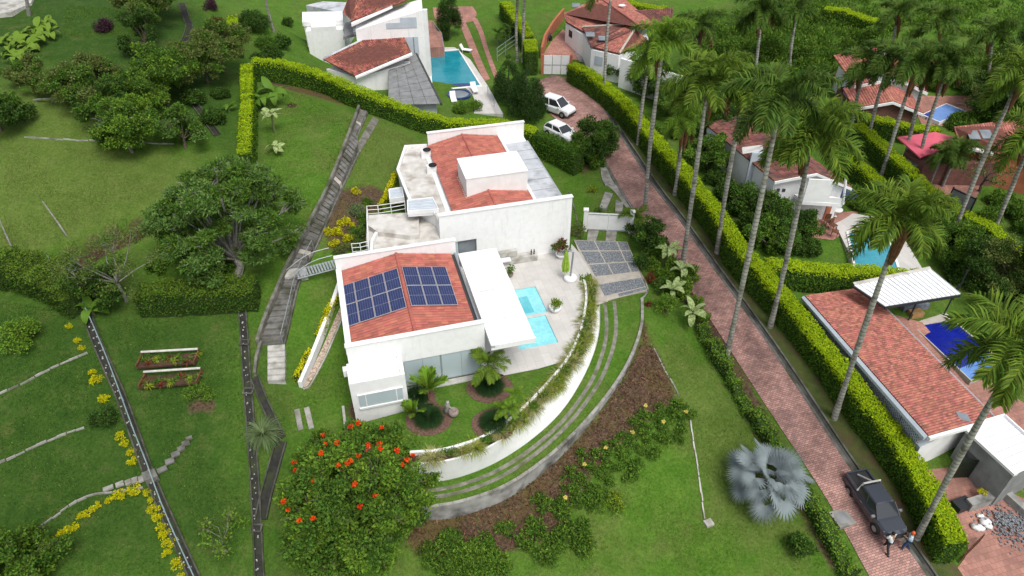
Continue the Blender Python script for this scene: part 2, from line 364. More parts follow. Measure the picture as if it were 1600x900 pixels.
def streaks(name, c, amt=.45):
    """rain streaks running down a painted wall"""
    t = MATS[name].node_tree; b = t.nodes['Principled BSDF']; src = b.inputs['Base Color'].links[0].from_socket; geo = node(t, 'ShaderNodeNewGeometry'); mp = node(t, 'ShaderNodeMapping'); mp.inputs['Scale'].default_value = (2.6, 2.6, .22)
    nz = node(t, 'ShaderNodeTexNoise'); nz.inputs['Scale'].default_value = 1.0; nz.inputs['Detail'].default_value = 7; nz.inputs['Roughness'].default_value = .7; rp = node(t, 'ShaderNodeMapRange'); rp.inputs['From Min'].default_value = .55; rp.inputs['From Max'].default_value = .78; rp.inputs['To Max'].default_value = amt
    mx = node(t, 'ShaderNodeMix', data_type='RGBA'); mx.inputs[7].default_value = rgb(c); L = t.links.new
    L(geo.outputs['Position'], mp.inputs['Vector']); L(mp.outputs[0], nz.inputs['Vector']); L(nz.outputs['Fac'], rp.inputs['Value']); L(rp.outputs[0], mx.inputs[0]); L(src, mx.inputs[6]); L(mx.outputs[2], b.inputs['Base Color'])
streaks('white_wall', (.50,.49,.46), .55); streaks('white_paint', (.56,.55,.52), .4); streaks('grey_render', (.10,.10,.095), .6); streaks('bluish_wall', (.30,.34,.37), .5)
brick_mat('road_brick', (.44,.245,.205), (.26,.150,.132), (.10,.07,.06), .26, .13, rot=math.radians(17), msize=.012, stain=(.105,.07,.065), var=.5, stain_pos=(.48,.72))
brick_mat('patio_brick', (.40,.20,.155), (.31,.15,.12), (.14,.085,.07), .30, .30, rot=math.radians(15), stain=(.20,.115,.09), var=.3)
brick_mat('deck_stone', (.55,.53,.50), (.49,.47,.445), (.43,.41,.385), 1.2, .6, rot=math.radians(105.2), msize=.012, rough=.6, var=.10, bump=.1)
brick_mat('brown_brick_wall', (.20,.085,.065), (.13,.06,.05), (.10,.07,.06), .3, .09, rot=0, var=.3)
# brick walls need a vertical pattern: height drives the rows
def vert_brick(name, rot):
    t = MATS[name].node_tree; mp = [n for n in t.nodes if n.type == 'MAPPING'][0]; geo = [n for n in t.nodes if n.type == 'NEW_GEOMETRY'][0]
    sp = node(t, 'ShaderNodeSeparateXYZ'); cb = node(t, 'ShaderNodeCombineXYZ'); ad = node(t, 'ShaderNodeMath', operation='ADD')
    t.links.new(geo.outputs['Position'], sp.inputs[0]); t.links.new(sp.outputs['X'], ad.inputs[0]); t.links.new(sp.outputs['Y'], ad.inputs[1])
    t.links.new(ad.outputs[0], cb.inputs['X']); t.links.new(sp.outputs['Z'], cb.inputs['Y']); t.links.new(cb.outputs[0], mp.inputs['Vector'])
vert_brick('brown_brick_wall', 0)
def water_mat(name, c1, c2, rough=.06):
    m = M(name, c1, c2, .6, rough, spec=.5); t = m.node_tree; b = t.nodes['Principled BSDF']
    nb = node(t, 'ShaderNodeTexNoise'); nb.inputs['Scale'].default_value = 2.5; nb.inputs['Detail'].default_value = 3; geo = node(t, 'ShaderNodeNewGeometry')
    bp = node(t, 'ShaderNodeBump'); bp.inputs['Strength'].default_value = .5; bp.inputs['Distance'].default_value = .05
    vo = node(t, 'ShaderNodeTexVoronoi', feature='DISTANCE_TO_EDGE'); vo.inputs['Scale'].default_value = 1.6; nw_ = node(t, 'ShaderNodeVectorMath', operation='MULTIPLY_ADD'); nw_.inputs[1].default_value = (.7, .7, .7); t.links.new(nb.outputs['Color'], nw_.inputs[0]); t.links.new(geo.outputs['Position'], nw_.inputs[2]); t.links.new(nw_.outputs[0], vo.inputs['Vector'])
    mr = node(t, 'ShaderNodeMapRange'); mr.inputs['From Max'].default_value = .12; mr.inputs['To Min'].default_value = 1.10; mr.inputs['To Max'].default_value = .97; t.links.new(vo.outputs['Distance'], mr.inputs['Value']); hv = node(t, 'ShaderNodeHueSaturation'); src = b.inputs['Base Color'].links[0].from_socket; t.links.new(src, hv.inputs['Color']); t.links.new(mr.outputs[0], hv.inputs['Value']); t.links.new(hv.outputs[0], b.inputs['Base Color'])  # pale cell edges: caustic light painted into the water colour
    t.links.new(geo.outputs['Position'], nb.inputs['Vector']); t.links.new(nb.outputs['Fac'], bp.inputs['Height']); t.links.new(bp.outputs[0], b.inputs['Normal'])
water_mat('water_turquoise', (.22,.60,.66), (.28,.66,.71)); water_mat('water_step', (.10,.44,.52), (.13,.48,.55))
water_mat('water_teal', (.012,.20,.26), (.02,.25,.31)); water_mat('water_navy', (.012,.03,.12), (.02,.04,.15))
water_mat('water_blue', (.006,.012,.20), (.01,.02,.26)); water_mat('water_light_blue', (.10,.22,.52), (.13,.26,.58)); water_mat('water_pale_teal', (.05,.26,.34), (.08,.32,.40))

# ------------------------------------------------------------------ ground material
def lawn_mat():
    m = bpy.data.materials.new('lawn'); m.use_nodes = True; t = m.node_tree; L = t.links.new; MATS['lawn'] = m
    b = t.nodes['Principled BSDF']; b.inputs['Roughness'].default_value = .9; b.inputs['Specular IOR Level'].default_value = .12
    geo = node(t, 'ShaderNodeNewGeometry'); at = node(t, 'ShaderNodeAttribute', attribute_name='zone')
    sp = node(t, 'ShaderNodeSeparateColor'); L(at.outputs['Color'], sp.inputs[0])
    def nz(s, d=5, r=.6):
        n = node(t, 'ShaderNodeTexNoise'); n.inputs['Scale'].default_value = s; n.inputs['Detail'].default_value = d; n.inputs['Roughness'].default_value = r
        L(geo.outputs['Position'], n.inputs['Vector']); return n.outputs['Fac']
    def ramp(f, p0, p1, c0, c1):
        r = node(t, 'ShaderNodeValToRGB'); r.color_ramp.elements[0].position = p0; r.color_ramp.elements[1].position = p1
        r.color_ramp.elements[0].color = rgb(c0); r.color_ramp.elements[1].color = rgb(c1); L(f, r.inputs['Fac']); return r.outputs['Color']
    def mix(f, a, c, blend='MIX'):
        x = node(t, 'ShaderNodeMix', data_type='RGBA'); x.blend_type = blend
        for s, i in ((f, 0), (a, 6), (c, 7)):
            if isinstance(s, tuple): x.inputs[i].default_value = rgb(s)
            elif isinstance(s, float): x.inputs[i].default_value = s
            else: L(s, x.inputs[i])
        return x.outputs[2]
    def edge(ch, noise, k=.5):                       # ragged edge between zones
        a = node(t, 'ShaderNodeMath', operation='MULTIPLY_ADD'); a.inputs[1].default_value = k; L(noise, a.inputs[0]); L(ch, a.inputs[2])
        r = node(t, 'ShaderNodeMapRange'); r.inputs['From Min'].default_value = .5 + k * .5 - .12; r.inputs['From Max'].default_value = .5 + k * .5 + .12; L(a.outputs[0], r.inputs['Value']); return r.outputs[0]
    big, mid, fine, tiny = nz(.12, 4), nz(.9, 6, .65), nz(6, 5, .7), nz(28, 3, .7)
    fresh = ramp(mid, .3, .7, (.050,.128,.010), (.092,.172,.022))
    olive = ramp(mid, .3, .7, (.070,.122,.018), (.108,.155,.032))
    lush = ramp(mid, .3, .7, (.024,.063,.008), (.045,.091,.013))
    r1 = node(t, 'ShaderNodeMapRange'); r1.inputs['From Min'].default_value = .46; r1.inputs['From Max'].default_value = .62; L(nz(.28, 7, .68), r1.inputs['Value'])
    col = mix(r1.outputs[0], fresh, olive)
    col = mix(edge(sp.outputs[2], mid), col, olive)
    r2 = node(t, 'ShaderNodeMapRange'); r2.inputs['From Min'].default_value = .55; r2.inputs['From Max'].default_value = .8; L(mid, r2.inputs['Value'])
    dark_lawn_mix = mix(r2.outputs[0], lush, (.060,.082,.022))
    col = mix(sp.outputs[1], col, dark_lawn_mix)
    dry = node(t, 'ShaderNodeMapRange'); dry.inputs['From Min'].default_value = .56; dry.inputs['From Max'].default_value = .74; dry.inputs['To Max'].default_value = .6; L(nz(.55, 8, .72), dry.inputs['Value']); col = mix(dry.outputs[0], col, (.115,.125,.038))
    soil = ramp(fine, .3, .7, (.045,.029,.020), (.125,.080,.052))
    soil2 = mix(r1.outputs[0], soil, (.10,.075,.03))
    col = mix(edge(sp.outputs[0], mid, .7), col, soil2)
    dk = ramp(fine, .28, .72, (.62,.62,.62), (1.34,1.34,1.34)); col = mix(1.0, col, dk, 'MULTIPLY')
    dk2 = ramp(tiny, .28, .72, (.62,.62,.62), (1.36,1.36,1.36)); col = mix(1.0, col, dk2, 'MULTIPLY')
    L(col, b.inputs['Base Color'])
    bp = node(t, 'ShaderNodeBump'); bp.inputs['Strength'].default_value = .6; bp.inputs['Distance'].default_value = .06; L(tiny, bp.inputs['Height'])
    bp2 = node(t, 'ShaderNodeBump'); bp2.inputs['Strength'].default_value = .5; bp2.inputs['Distance'].default_value = .25; L(mid, bp2.inputs['Height']); L(bp.outputs[0], bp2.inputs['Normal'])
    L(bp2.outputs[0], b.inputs['Normal'])
lawn_mat()

# ------------------------------------------------------------------ platforms whose outline the ground must stay under
HS = Fr(P(540, 543, 4.3), math.radians(15.2))                        # frame of the white villa
DRV_IN = [P(*p) for p in [(938,472,0),(937,515,-.25),(927,555,-.6),(905,602,-1.0),(873,648,-1.4),(825,691,-1.8),(770,725,-2.1),(715,746,-2.3),(660,756,-2.4)]]
DRV_OUT = [P(*p) for p in [(1003,468,-.03),(1002,510,-.25),(985,560,-.6),(955,610,-1.0),(905,670,-1.5),(850,720,-1.9),(790,760,-2.2),(720,785,-2.4),(650,796,-2.5)]]
drv_in = resample(spline(DRV_IN, .5), 90); drv_out = resample(spline(DRV_OUT, .5), 90)
PLAT = [P(*p) for p in [(640,726,-.1),(690,722,-.1),(730,712,-.1),(770,696,-.1),(806,672,-.1),(840,642,-.1),(868,612,-.1),(900,573,-.1),(921,530,-.1),(930,490,-.1),(931,455,-.1),(922,422,-.1),(906,398,-.1),(893,383,-.1)]]
plat_edge = spline(PLAT, .5)
def outset(poly, d):
    return poly
DEPRESS = []                                                          # (polygon, z) ground pushed below z inside
DEPRESS.append((np.r_[drv_in, drv_out[::-1]], None))
plat_poly = [tuple(p[:2]) for p in plat_edge] + [HS.p(18.0, 11.6)[:2], HS.p(8.0, 11.6)[:2], HS.p(3.1, 11.6)[:2], HS.p(3.1, -2)[:2], P(640, 660, 0)[:2]]
DEPRESS.append((plat_poly, -.6))
DEPRESS.append((HS.q([(0, 0), (8.4, 0), (8.4, 11.6), (18, 11.6), (17.6, 24), (7.2, 24.3), (6, 20), (6, 16), (2.4, 15), (2.4, 11.6), (0, 11.6)]), -1.0))

# ------------------------------------------------------------------ the ground sheet
def axis(lo, hi, step, far):
    a = list(np.arange(lo, hi + 1e-6, step)); s = step * 1.6; x = hi
    while x < far: x += s; a.append(x); s *= 1.5
    s = step * 1.6; x = lo
    while x > -far: x -= s; a.insert(0, x); s *= 1.5
    return np.array(a)
gx, gy = axis(-60, 66, .55, 2500), axis(15, 112, .55, 2500)
X, Y = np.meshgrid(gx, gy); Z = terr(X, Y)
for poly, z in DEPRESS:
    near = inpoly(X, Y, poly); dd = polydist(X, Y, poly); ins = near & (dd > .45)
    if z is None:
        k = np.argmin(((X[ins][:, None] - drv_out[None, :, 0]) ** 2 + (Y[ins][:, None] - drv_out[None, :, 1]) ** 2), 1); Z[ins] = np.minimum(Z[ins], drv_out[k, 2] - .35)
        ins = near & (dd <= .45); k = np.argmin(((X[ins][:, None] - drv_out[None, :, 0]) ** 2 + (Y[ins][:, None] - drv_out[None, :, 1]) ** 2), 1); Z[ins] = np.minimum(Z[ins], drv_out[k, 2] - .12)
    else: Z[ins] = np.minimum(Z[ins], z)
SUNK = [  # pools, channels and the dark ditch: (pixel polygon, depth)
 ([(40,412),(110,378),(170,348),(268,314),(272,345),(200,378),(150,405),(104,436)], 3.0),
]
for pp, dep in SUNK:
    poly = [G(*p)[:2] for p in pp]; ins = inpoly(X, Y, poly); dd = polydist(X, Y, poly); Z[ins] -= dep * np.clip(dd[ins] / .9, 0, 1)
POOLS_SUNK = []
SOIL = [
 [(1002,492),(1012,520),(1030,560),(1050,600),(1052,630),(1005,660),(965,695),(935,730),(905,775),(880,815),(850,845),(800,860),(740,885),(680,880),(640,860),(620,820),(640,800),(700,800),(760,790),(850,735),(930,655),(980,580),(1003,530)],
 [(60,428),(110,382),(170,352),(262,318),(262,345),(190,378),(140,405),(100,440)],
 [(400,112),(480,135),(600,172),(700,200),(700,212),(600,185),(480,148),(400,125)],
 [(560,600),(592,650),(600,690),(560,690),(545,640)],
 [(510,300),(580,290),(605,300),(560,390),(510,390)],
 [(292,640),(300,622),(330,622),(335,640),(310,648)],
 [(1040,380),(1075,390),(1110,470),(1095,500),(1035,440)], [(1080,500),(1110,490),(1330,890),(1300,890)],
 [(860,210),(930,240),(915,275),(850,228)],
]
DARK_LAWN = [[(1050,90),(1180,-10),(1300,-20),(1300,110),(1320,170),(1200,200),(1120,240),(1060,180)], [(0,455),(220,470),(372,472),(405,900),(-60,960),(-160,600)], [(-60,-40),(100,-30),(300,0),(385,60),(385,250),(330,220),(180,160),(60,110),(-100,150)], [(372,472),(440,600),(440,900),(400,900)]]  # areas where the lawn is coloured a darker green
OLIVE = [[(20,140),(140,170),(190,240),(330,240),(255,320),(60,395),(-60,420),(-100,200)], [(560,180),(660,215),(640,300),(560,270)], [(1020,560),(1060,520),(1200,700),(1260,850),(1160,870),(1080,700)]]
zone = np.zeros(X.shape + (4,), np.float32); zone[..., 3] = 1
for ch, polys, soft in ((0, SOIL, .9), (1, DARK_LAWN, 2.5), (2, OLIVE, 3.0)):
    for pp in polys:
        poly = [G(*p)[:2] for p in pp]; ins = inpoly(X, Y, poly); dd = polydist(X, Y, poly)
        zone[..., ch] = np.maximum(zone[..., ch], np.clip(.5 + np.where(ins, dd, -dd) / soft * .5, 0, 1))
V = np.stack([X, Y, Z], -1).reshape(-1, 3); ny, nx = X.shape
i, j = np.meshgrid(np.arange(ny - 1), np.arange(nx - 1), indexing='ij'); b0 = (i * nx + j).ravel()
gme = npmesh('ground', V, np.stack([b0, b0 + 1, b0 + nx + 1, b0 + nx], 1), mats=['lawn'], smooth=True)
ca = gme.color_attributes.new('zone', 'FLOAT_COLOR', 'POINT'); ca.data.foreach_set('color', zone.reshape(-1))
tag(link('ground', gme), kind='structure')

# ------------------------------------------------------------------ roads, verges, kerbs
ROAD_L = [(838,128),(842,160),(868,186),(905,212),(940,245),(973,300),(1012,358),(1060,428),(1150,562),(1250,715),(1300,795),(1352,890),(1372,925)]
ROAD_R = [(862,118),(905,128),(935,155),(952,185),(975,222),(1020,290),(1062,345),(1128,438),(1215,560),(1310,705),(1385,810),(1440,888),(1464,925)]
sheet('road', 'road_brick', ROAD_L, ROAD_R, nx=8, dz=.05)
def along(pp, off=0.0, step=.6, lift=0.0):
    """ground line through pixels, shifted sideways by off metres (right of travel), as 3-D points"""
    L = np.array(spline([G(*p)[:2] for p in pp], step)); d = np.gradient(L, axis=0); d /= np.linalg.norm(d, axis=1)[:, None] + 1e-9
    L = L + np.c_[d[:, 1], -d[:, 0]] * off; z = terr(L[:, 0], L[:, 1]) + lift
    return [Vector((a, b, c)) for (a, b), c in zip(L, z)]
RR = ROAD_R[::-1]                                                    # travelling away: right side is off>0
def kerb(name, pp, off, w, h, mat, dz=0):
    mb = MB(); sweep(mb, along(pp, off), [(-w / 2, -.15), (w / 2, -.15), (w / 2, h), (-w / 2, h)]); return mb.build(name, mat, kind='structure')
M('wet_gutter', (.055,.055,.05), (.03,.03,.027), 2.5, .8, bump=.3, c3=(.09,.088,.08), scale3=.8); M('kerb_stone', (.16,.155,.14), (.09,.088,.075), 2.0, .95, bump=.4, c3=(.05,.055,.03), scale3=.7)
kerb('road_gutter', RR[:-1], .06, .22, .06, 'kerb_stone'); kerb('road_gutter', RR[:-1], .30, .26, .02, 'wet_gutter'); kerb('kerb', RR[:-1], .49, .12, .15, 'kerb_stone')
kerb('road_gutter', ROAD_L[2:8], .12, .30, .06, 'kerb_stone')
def grass_verge():
    A = along(RR[:-1], .53); B = along(RR[:-1], 1.95); Vv = np.array([[*p] for p in A] + [[*p] for p in B]); Vv[:, 2] += .10; n = len(A)
    k = np.arange(n - 1); me = npmesh('verge', Vv, np.stack([k, k + n, k + n + 1, k + 1], 1), mats=['verge_grass'], smooth=True); tag(link('verge', me), kind='structure')
M('verge_grass', (.075,.090,.022), (.045,.070,.014), 2.0, .95, bump=.8, bscale=25, c3=(.085,.06,.03), scale3=.7)
grass_verge()
# manhole slab in the road and one by the gate
for (px, py, w, lab) in ((1315, 811, 1.1, 'square dark drain cover in the brick road beside the pickup truck'), (948, 288, .5, 'small round-edged drain cover in the drive outside the white gate')):
    p = G(px, py); mb = MB(); mb.box((p.x, p.y, p.z + .04), (w, w, .24), math.radians(17)); mb.box((p.x, p.y, p.z + .165), (w * .66, w * .66, .02), math.radians(17), 1)
    mb.build('drain_cover', ['concrete', 'grey_render'], label=lab, cat='drain cover')

# ------------------------------------------------------------------ the curved drive of the villa
n = len(drv_in); rows = np.stack([drv_in + (drv_out - drv_in) * k / 6 for k in range(7)], 1).reshape(-1, 3)
i, j = np.meshgrid(np.arange(n - 1), np.arange(6), indexing='ij'); b0 = (i * 7 + j).ravel()
tag(link('drive_lawn', npmesh('drive_lawn', rows, np.stack([b0, b0 + 1, b0 + 8, b0 + 7], 1), mats=['lawn'], smooth=True)), kind='structure')
M('track_concrete', (.24,.23,.19), (.13,.13,.10), 2.5, .95, bump=.4, c3=(.085,.10,.045), scale3=1.0)
def track(f0, f1, f2, name):
    u = np.linspace(0, 1, n); f = np.interp(u, [0, .35, 1], [f0, f1, f2])[:, None]; c = drv_in + (drv_out - drv_in) * f; k = 0
    holder = thing(name, Vector(c[0]), 'narrow concrete wheel track curving down the drive, %s' % ('nearer the white wall' if f2 < .5 else 'nearer the outer kerb'), 'wheel track', 'wheel tracks of the curved drive')
    while k < n - 4:
        mb = MB(); sweep(mb, [Vector(p) for p in c[k:k + 4]], [(-.13, -.03), (.13, -.03), (.13, .012), (-.13, .012)]); mb.build('slab', 'track_concrete', holder); k += 3
track(.10, .28, .33, 'wheel_track'); track(.33, .52, .62, 'wheel_track')
# outer retaining wall with mortared stones on top
mb = MB(); zt = drv_out
for k in range(n): pass
def wall_along(mb, top, base, th, m=0):
    """upright wall: top line and ground height beneath it"""
    top = [Vector(p) for p in top]; k0 = len(mb.v); N = len(top)
    for i, p in enumerate(top):
        d = top[min(i + 1, N - 1)] - top[max(i - 1, 0)]; s = Vector((d.y, -d.x, 0)).normalized() * th / 2
        for q, z in ((p - s, base[i]), (p + s, base[i]), (p + s, p.z), (p - s, p.z)): mb.v.append((q.x, q.y, z))
    for i in range(N - 1):
        for j in range(4): mb.f.append((k0 + i * 4 + j, k0 + i * 4 + (j + 1) % 4, k0 + i * 4 + 4 + (j + 1) % 4, k0 + i * 4 + 4 + j)); mb.m.append(m)
    mb.f += [(k0, k0 + 1, k0 + 2, k0 + 3), tuple(k0 + (N - 1) * 4 + j for j in (3, 2, 1, 0))]; mb.m += [m, m]
    return mb
M('stained_wall', (.36,.36,.34), (.20,.195,.18), 1.2, .95, bump=.4, c3=(.07,.068,.06), scale3=.9)
top = drv_out + np.array([0, 0, .10]); ow = thing('retaining_wall', Vector(top[0]), 'grey stained kerb wall holding the outer edge of the curved drive', 'retaining wall')
mb = MB(); wall_along(mb, top, np.minimum(terr(top[:, 0], top[:, 1]), top[:, 2]) - .8, .17); mb.build('wall', 'stained_wall', ow)
for k in range(0, n - 3, 3):
    mb = MB(); q = [Vector(p) + Vector((0, 0, .002)) for p in top[k:k + 4]]; sweep(mb, [q[0].lerp(q[1], .06)] + q[1:3] + [q[3].lerp(q[2], .06)], [(-.10, 0), (.10, 0), (.10, .04), (-.10, .04)]); mb.build('coping', 'concrete', ow)

# ------------------------------------------------------------------ deck, garden platform, white curved wall
pe = np.array([[*p] for p in plat_edge]); gz = terr(pe[:, 0], pe[:, 1])
near = np.argmin(((pe[:, None, :2] - drv_in[None, :, :2]) ** 2).sum(-1), 1); dist = np.sqrt(((pe[:, :2] - drv_in[near, :2]) ** 2).sum(-1))
white = thing('curved_wall', Vector(pe[20]), 'long white curved retaining wall between the villa garden and the sunken drive', 'retaining wall')
nw = 90; face_top = resample(plat_edge[:-8], nw); fb = drv_in[::-1]; fb = resample(fb, nw)
# battered face from the platform edge down to the drive
mb = MB(); b = face_top.copy(); k0 = len(mb.v)
bt = resample(drv_in[::-1], nw)
Vw = np.r_[face_top, np.c_[bt[:, :2], bt[:, 2] - .1]]; Fw = [(i, i + nw, i + nw + 1, i + 1) for i in range(nw - 1)]
mb.add(Vw, Fw); inn = face_top.copy(); dirn = np.gradient(face_top[:, :2], axis=0); dirn /= np.linalg.norm(dirn, axis=1)[:, None]; nrm = np.c_[-dirn[:, 1], dirn[:, 0]]
inn2 = np.c_[face_top[:, :2] + nrm * .12, face_top[:, 2]]; low = np.c_[face_top[:, :2] + nrm * .12, face_top[:, 2] - 2.6]
mb.add(np.r_[face_top, inn2], [(i, i + 1, i + nw + 1, i + nw) for i in range(nw - 1)]); mb.build('face', 'white_paint', white)
planter_in = np.c_[face_top[:, :2] + nrm * .75, face_top[:, 2]]
mb = MB(); mb.add(np.r_[inn2 - [0, 0, .06], planter_in - [0, 0, .06]], [(i, i + 1, i + nw + 1, i + nw) for i in range(nw - 1)]); mb.build('planter_soil', 'soil', white)
mb = MB(); wall_along(mb, np.c_[planter_in[:, :2], np.full(nw, .12)], np.full(nw, -1.0), .16); mb.build('coping', 'white_paint', white)
# deck and garden floor, cut by the house front line
def poly_sheet(name, mat, pts, z, kind='structure', parent=None, th=0.0):
    bm = bmesh.new(); vs = [bm.verts.new((p[0], p[1], z)) for p in pts]; f = bm.faces.new(vs); bm.normal_update()
    if f.normal.z < 0: f.normal_flip()
    bmesh.ops.triangulate(bm, faces=bm.faces[:]); me = bpy.data.meshes.new(name); bm.to_mesh(me); bm.free(); me.materials.append(MATS[mat]); o = link(name, me, parent); 
    return tag(o, kind=kind) if kind else o
pin = [tuple(p[:2]) for p in planter_in]
kcut = min(range(nw), key=lambda k: (Vector(pin[k] + (0,)) - HS.p(14.0, -.62)).length)
deck_pts = [HS.p(8.4, -.6)[:2], HS.p(11.8, -.6)[:2]] + [pin[k] for k in range(kcut, nw)] + [tuple(p[:2]) for p in plat_edge[-8:]] + [HS.p(18.1, 11.5)[:2], HS.p(8.4, 11.5)[:2]]
gard_pts = [HS.p(8.4, -.6)[:2], HS.p(8.4, .1)[:2], HS.p(3.0, .1)[:2], HS.p(3.0, -1.9)[:2], HS.p(-.3, -2.2)[:2], P(640, 700, 0)[:2]] + [pin[k] for k in range(0, kcut + 1)] + [HS.p(11.8, -.6)[:2]]
poly_sheet('garden_lawn', 'lawn', gard_pts, -.03)
# pools are openings in the deck: deck is laid as strips round them in the villa frame
PA = (12.05, 14.1, 4.7, 7.75); PBp = (11.1, 13.85, 1.45, 4.4)
bm = bmesh.new(); vs = [bm.verts.new((p[0], p[1], 0)) for p in deck_pts]; f = bm.faces.new(vs); bmesh.ops.triangulate(bm, faces=bm.faces[:])
for a in (10.6, PA[0], PA[1], PBp[0], PBp[1]):
    q = HS.p(a, 0); bmesh.ops.bisect_plane(bm, geom=bm.verts[:] + bm.edges[:] + bm.faces[:], plane_co=q, plane_no=HS.A)
for bb in (PA[2], PA[3], PBp[2], PBp[3]):
    q = HS.p(0, bb); bmesh.ops.bisect_plane(bm, geom=bm.verts[:] + bm.edges[:] + bm.faces[:], plane_co=q, plane_no=HS.B)
kill = []
for f in bm.faces:
    a, b_ = HS.inv(f.calc_center_median())
    if any(r[0] < a < r[1] and r[2] < b_ < r[3] for r in (PA, PBp)): kill.append(f)
bmesh.ops.delete(bm, geom=kill, context='FACES'); bm.normal_update()
for f in bm.faces:
    if f.normal.z < 0: f.normal_flip()
me = bpy.data.meshes.new('pool_deck'); bm.to_mesh(me); bm.free(); me.materials.append(MATS['deck_stone']); tag(link('pool_deck', me), kind='structure')
def pool(fr, r, z, depth, lab, water, wall, coping=.0, step=None, surf=.08, extra=None):
    t = thing('swimming_pool', fr.p((r[0] + r[1]) / 2, (r[2] + r[3]) / 2, z - depth), lab, 'pool')
    a0, a1, b0, b1 = r; e = .08
    part(fr, 'basin', wall, t, [(a0 - e, a1 + e, b0 - e, b1 + e, z - depth - .1, z - depth), (a0 - e, a0, b0, b1, z - depth, z - .004), (a1, a1 + e, b0, b1, z - depth, z - .004), (a0 - e, a1 + e, b0 - e, b0, z - depth, z - .004), (a0 - e, a1 + e, b1, b1 + e, z - depth, z - .004)])
    part(fr, 'water', water, t, [(a0, a1, b0, b1, z - surf - .05, z - surf)])
    if step: part(fr, 'deep_end', step[1], t, [(step[0][0], step[0][1], step[0][2], step[0][3], z - surf - .03, z - surf + .004)])
    if coping:
        c = coping
        part(fr, 'coping', 'white_paint', t, [(a0 - c, a0, b0 - c, b1 + c, z, z + .03), (a1, a1 + c, b0 - c, b1 + c, z, z + .03), (a0, a1, b0 - c, b0, z, z + .03), (a0, a1, b1, b1 + c, z, z + .03)])
    return t
M('pool_tile', (.30,.62,.66), (.24,.55,.60), 12, .4)
pool(HS, PA, 0, .9, 'small square turquoise plunge pool with a sunken step on the villa deck', 'water_turquoise', 'pool_tile', step=((12.05, 13.2, 5.0, 6.9), 'water_step'))
pool(HS, PBp, 0, .9, 'larger turquoise swimming pool beside the white canopy of the villa', 'water_turquoise', 'pool_tile')
# ------------------------------------------------------------------ gravel parking pad and gate strips
PQ = [P(897, 375, 0), P(980, 378, 0), P(1011, 453, 0), P(948, 470, 0)]
def bil(s, t): return (PQ[0] * (1 - s) + PQ[1] * s) * (1 - t) + (PQ[3] * (1 - s) + PQ[2] * s) * t
mb = MB(); mb.prism([p[:2] for p in PQ], -.3, .01); padm = mb.build('parking_pad', 'beige_concrete', kind='structure')
tag(poly_sheet('pad_edge', 'beige_concrete', [P(*c, 0)[:2] for c in ((897,375),(906,398),(922,422),(931,455),(930,478),(950,471))], .004), kind='structure')
for (t0, t1, cols) in ((.01, .19, (0, .38, .80, 1)), (.21, .42, (0, .38, .80, 1)), (.44, .63, (0.02, .42, .82, 1)), (.76, .93, (.0, 1)), (.945, .99, (.3, 1))):
    for a, b in zip(cols[:-1], cols[1:]):
        mb = MB(); mb.prism([bil(s, t)[:2] for s, t in ((a + .012, t0), (b - .012, t0), (b - .012, t1), (a + .012, t1))], .0, .016); mb.build('gravel_panel', 'grey_gravel', padm)
for pp in ([(919,360),(936,360),(931,377),(917,377)], [(948,360),(964,361),(962,377),(946,377)], [(945,300),(958,303),(947,330),(936,329)], [(962,312),(974,318),(972,333),(961,332)]):
    q = GP(pp); z = max(p.z for p in q); mb = MB(); mb.prism([p[:2] for p in q], z - .3, z + .03); mb.build('paving_strip', 'concrete', kind='structure')
q = GP([(940,262),(950,270),(976,312),(990,338),(982,345),(958,300),(936,288)]); z = max(p.z for p in q)
sheet('drive_apron', 'concrete', [(938,262),(942,285),(960,300),(985,335)], [(948,262),(958,285),(975,305),(992,332)], nx=3, dz=.06)
# ------------------------------------------------------------------ tile roofs
def tile_roof(r0, r1, e1, e0, pitch=.25, tl=.42, mat='roof_tile_red', parent=None, name='roof_tiles', bed='tile_bed', amp=.055, seed=1):
    """barrel tiles from ridge r0-r1 down to eave e0-e1: every tile its own shell, all in one part, over a bed"""
    rs = np.random.RandomState(seed); r0, r1, e1, e0 = [np.array([*p], float) for p in (r0, r1, e1, e0)]
    W = max(np.linalg.norm(r1 - r0), np.linalg.norm(e1 - e0)); D = max(np.linalg.norm(e0 - r0), np.linalg.norm(e1 - r1)); nc = max(1, int(W / pitch)); nr = max(1, int(D / tl))
    nrm = np.cross(r1 - r0, e0 - r0); nrm /= np.linalg.norm(nrm)
    if nrm[2] < 0: nrm = -nrm
    V, F = [], []; th = np.linspace(0, math.pi, 5)
    def pt(s, t): return (r0 * (1 - s) + r1 * s) * (1 - t) + (e0 * (1 - s) + e1 * s) * t
    for c in range(nc):
        for r in range(nr):
            k = len(V); jit = rs.uniform(-.006, .006, 2)
            for end, t in ((0, r / nr), (1, min(1, (r + 1.08) / nr))):
                for a in th:
                    s = (c + .5 - .46 * math.cos(a)) / nc
                    V.append(pt(s, t) + nrm * (amp * math.sin(a) * (1.0 + .12 * end) + .018 * end + .02 + jit[0]))
            for q in range(4): F.append((k + q, k + q + 1, k + 6 + q, k + 5 + q))
    off = WL[parent.name]; V = np.array(V) - np.array(off)
    o = link(name, npmesh(name, V, F, mats=[mat], smooth=False), parent); tag(o, kind='stuff')
    mb = MB(); lo = nrm * -.08; hi = nrm * .02; mb.hexa([Vector(p + lo) for p in (r0, r1, e1, e0)], [Vector(p + hi) for p in (r0, r1, e1, e0)]); mb.build('roof_bed', bed, parent)
    return o
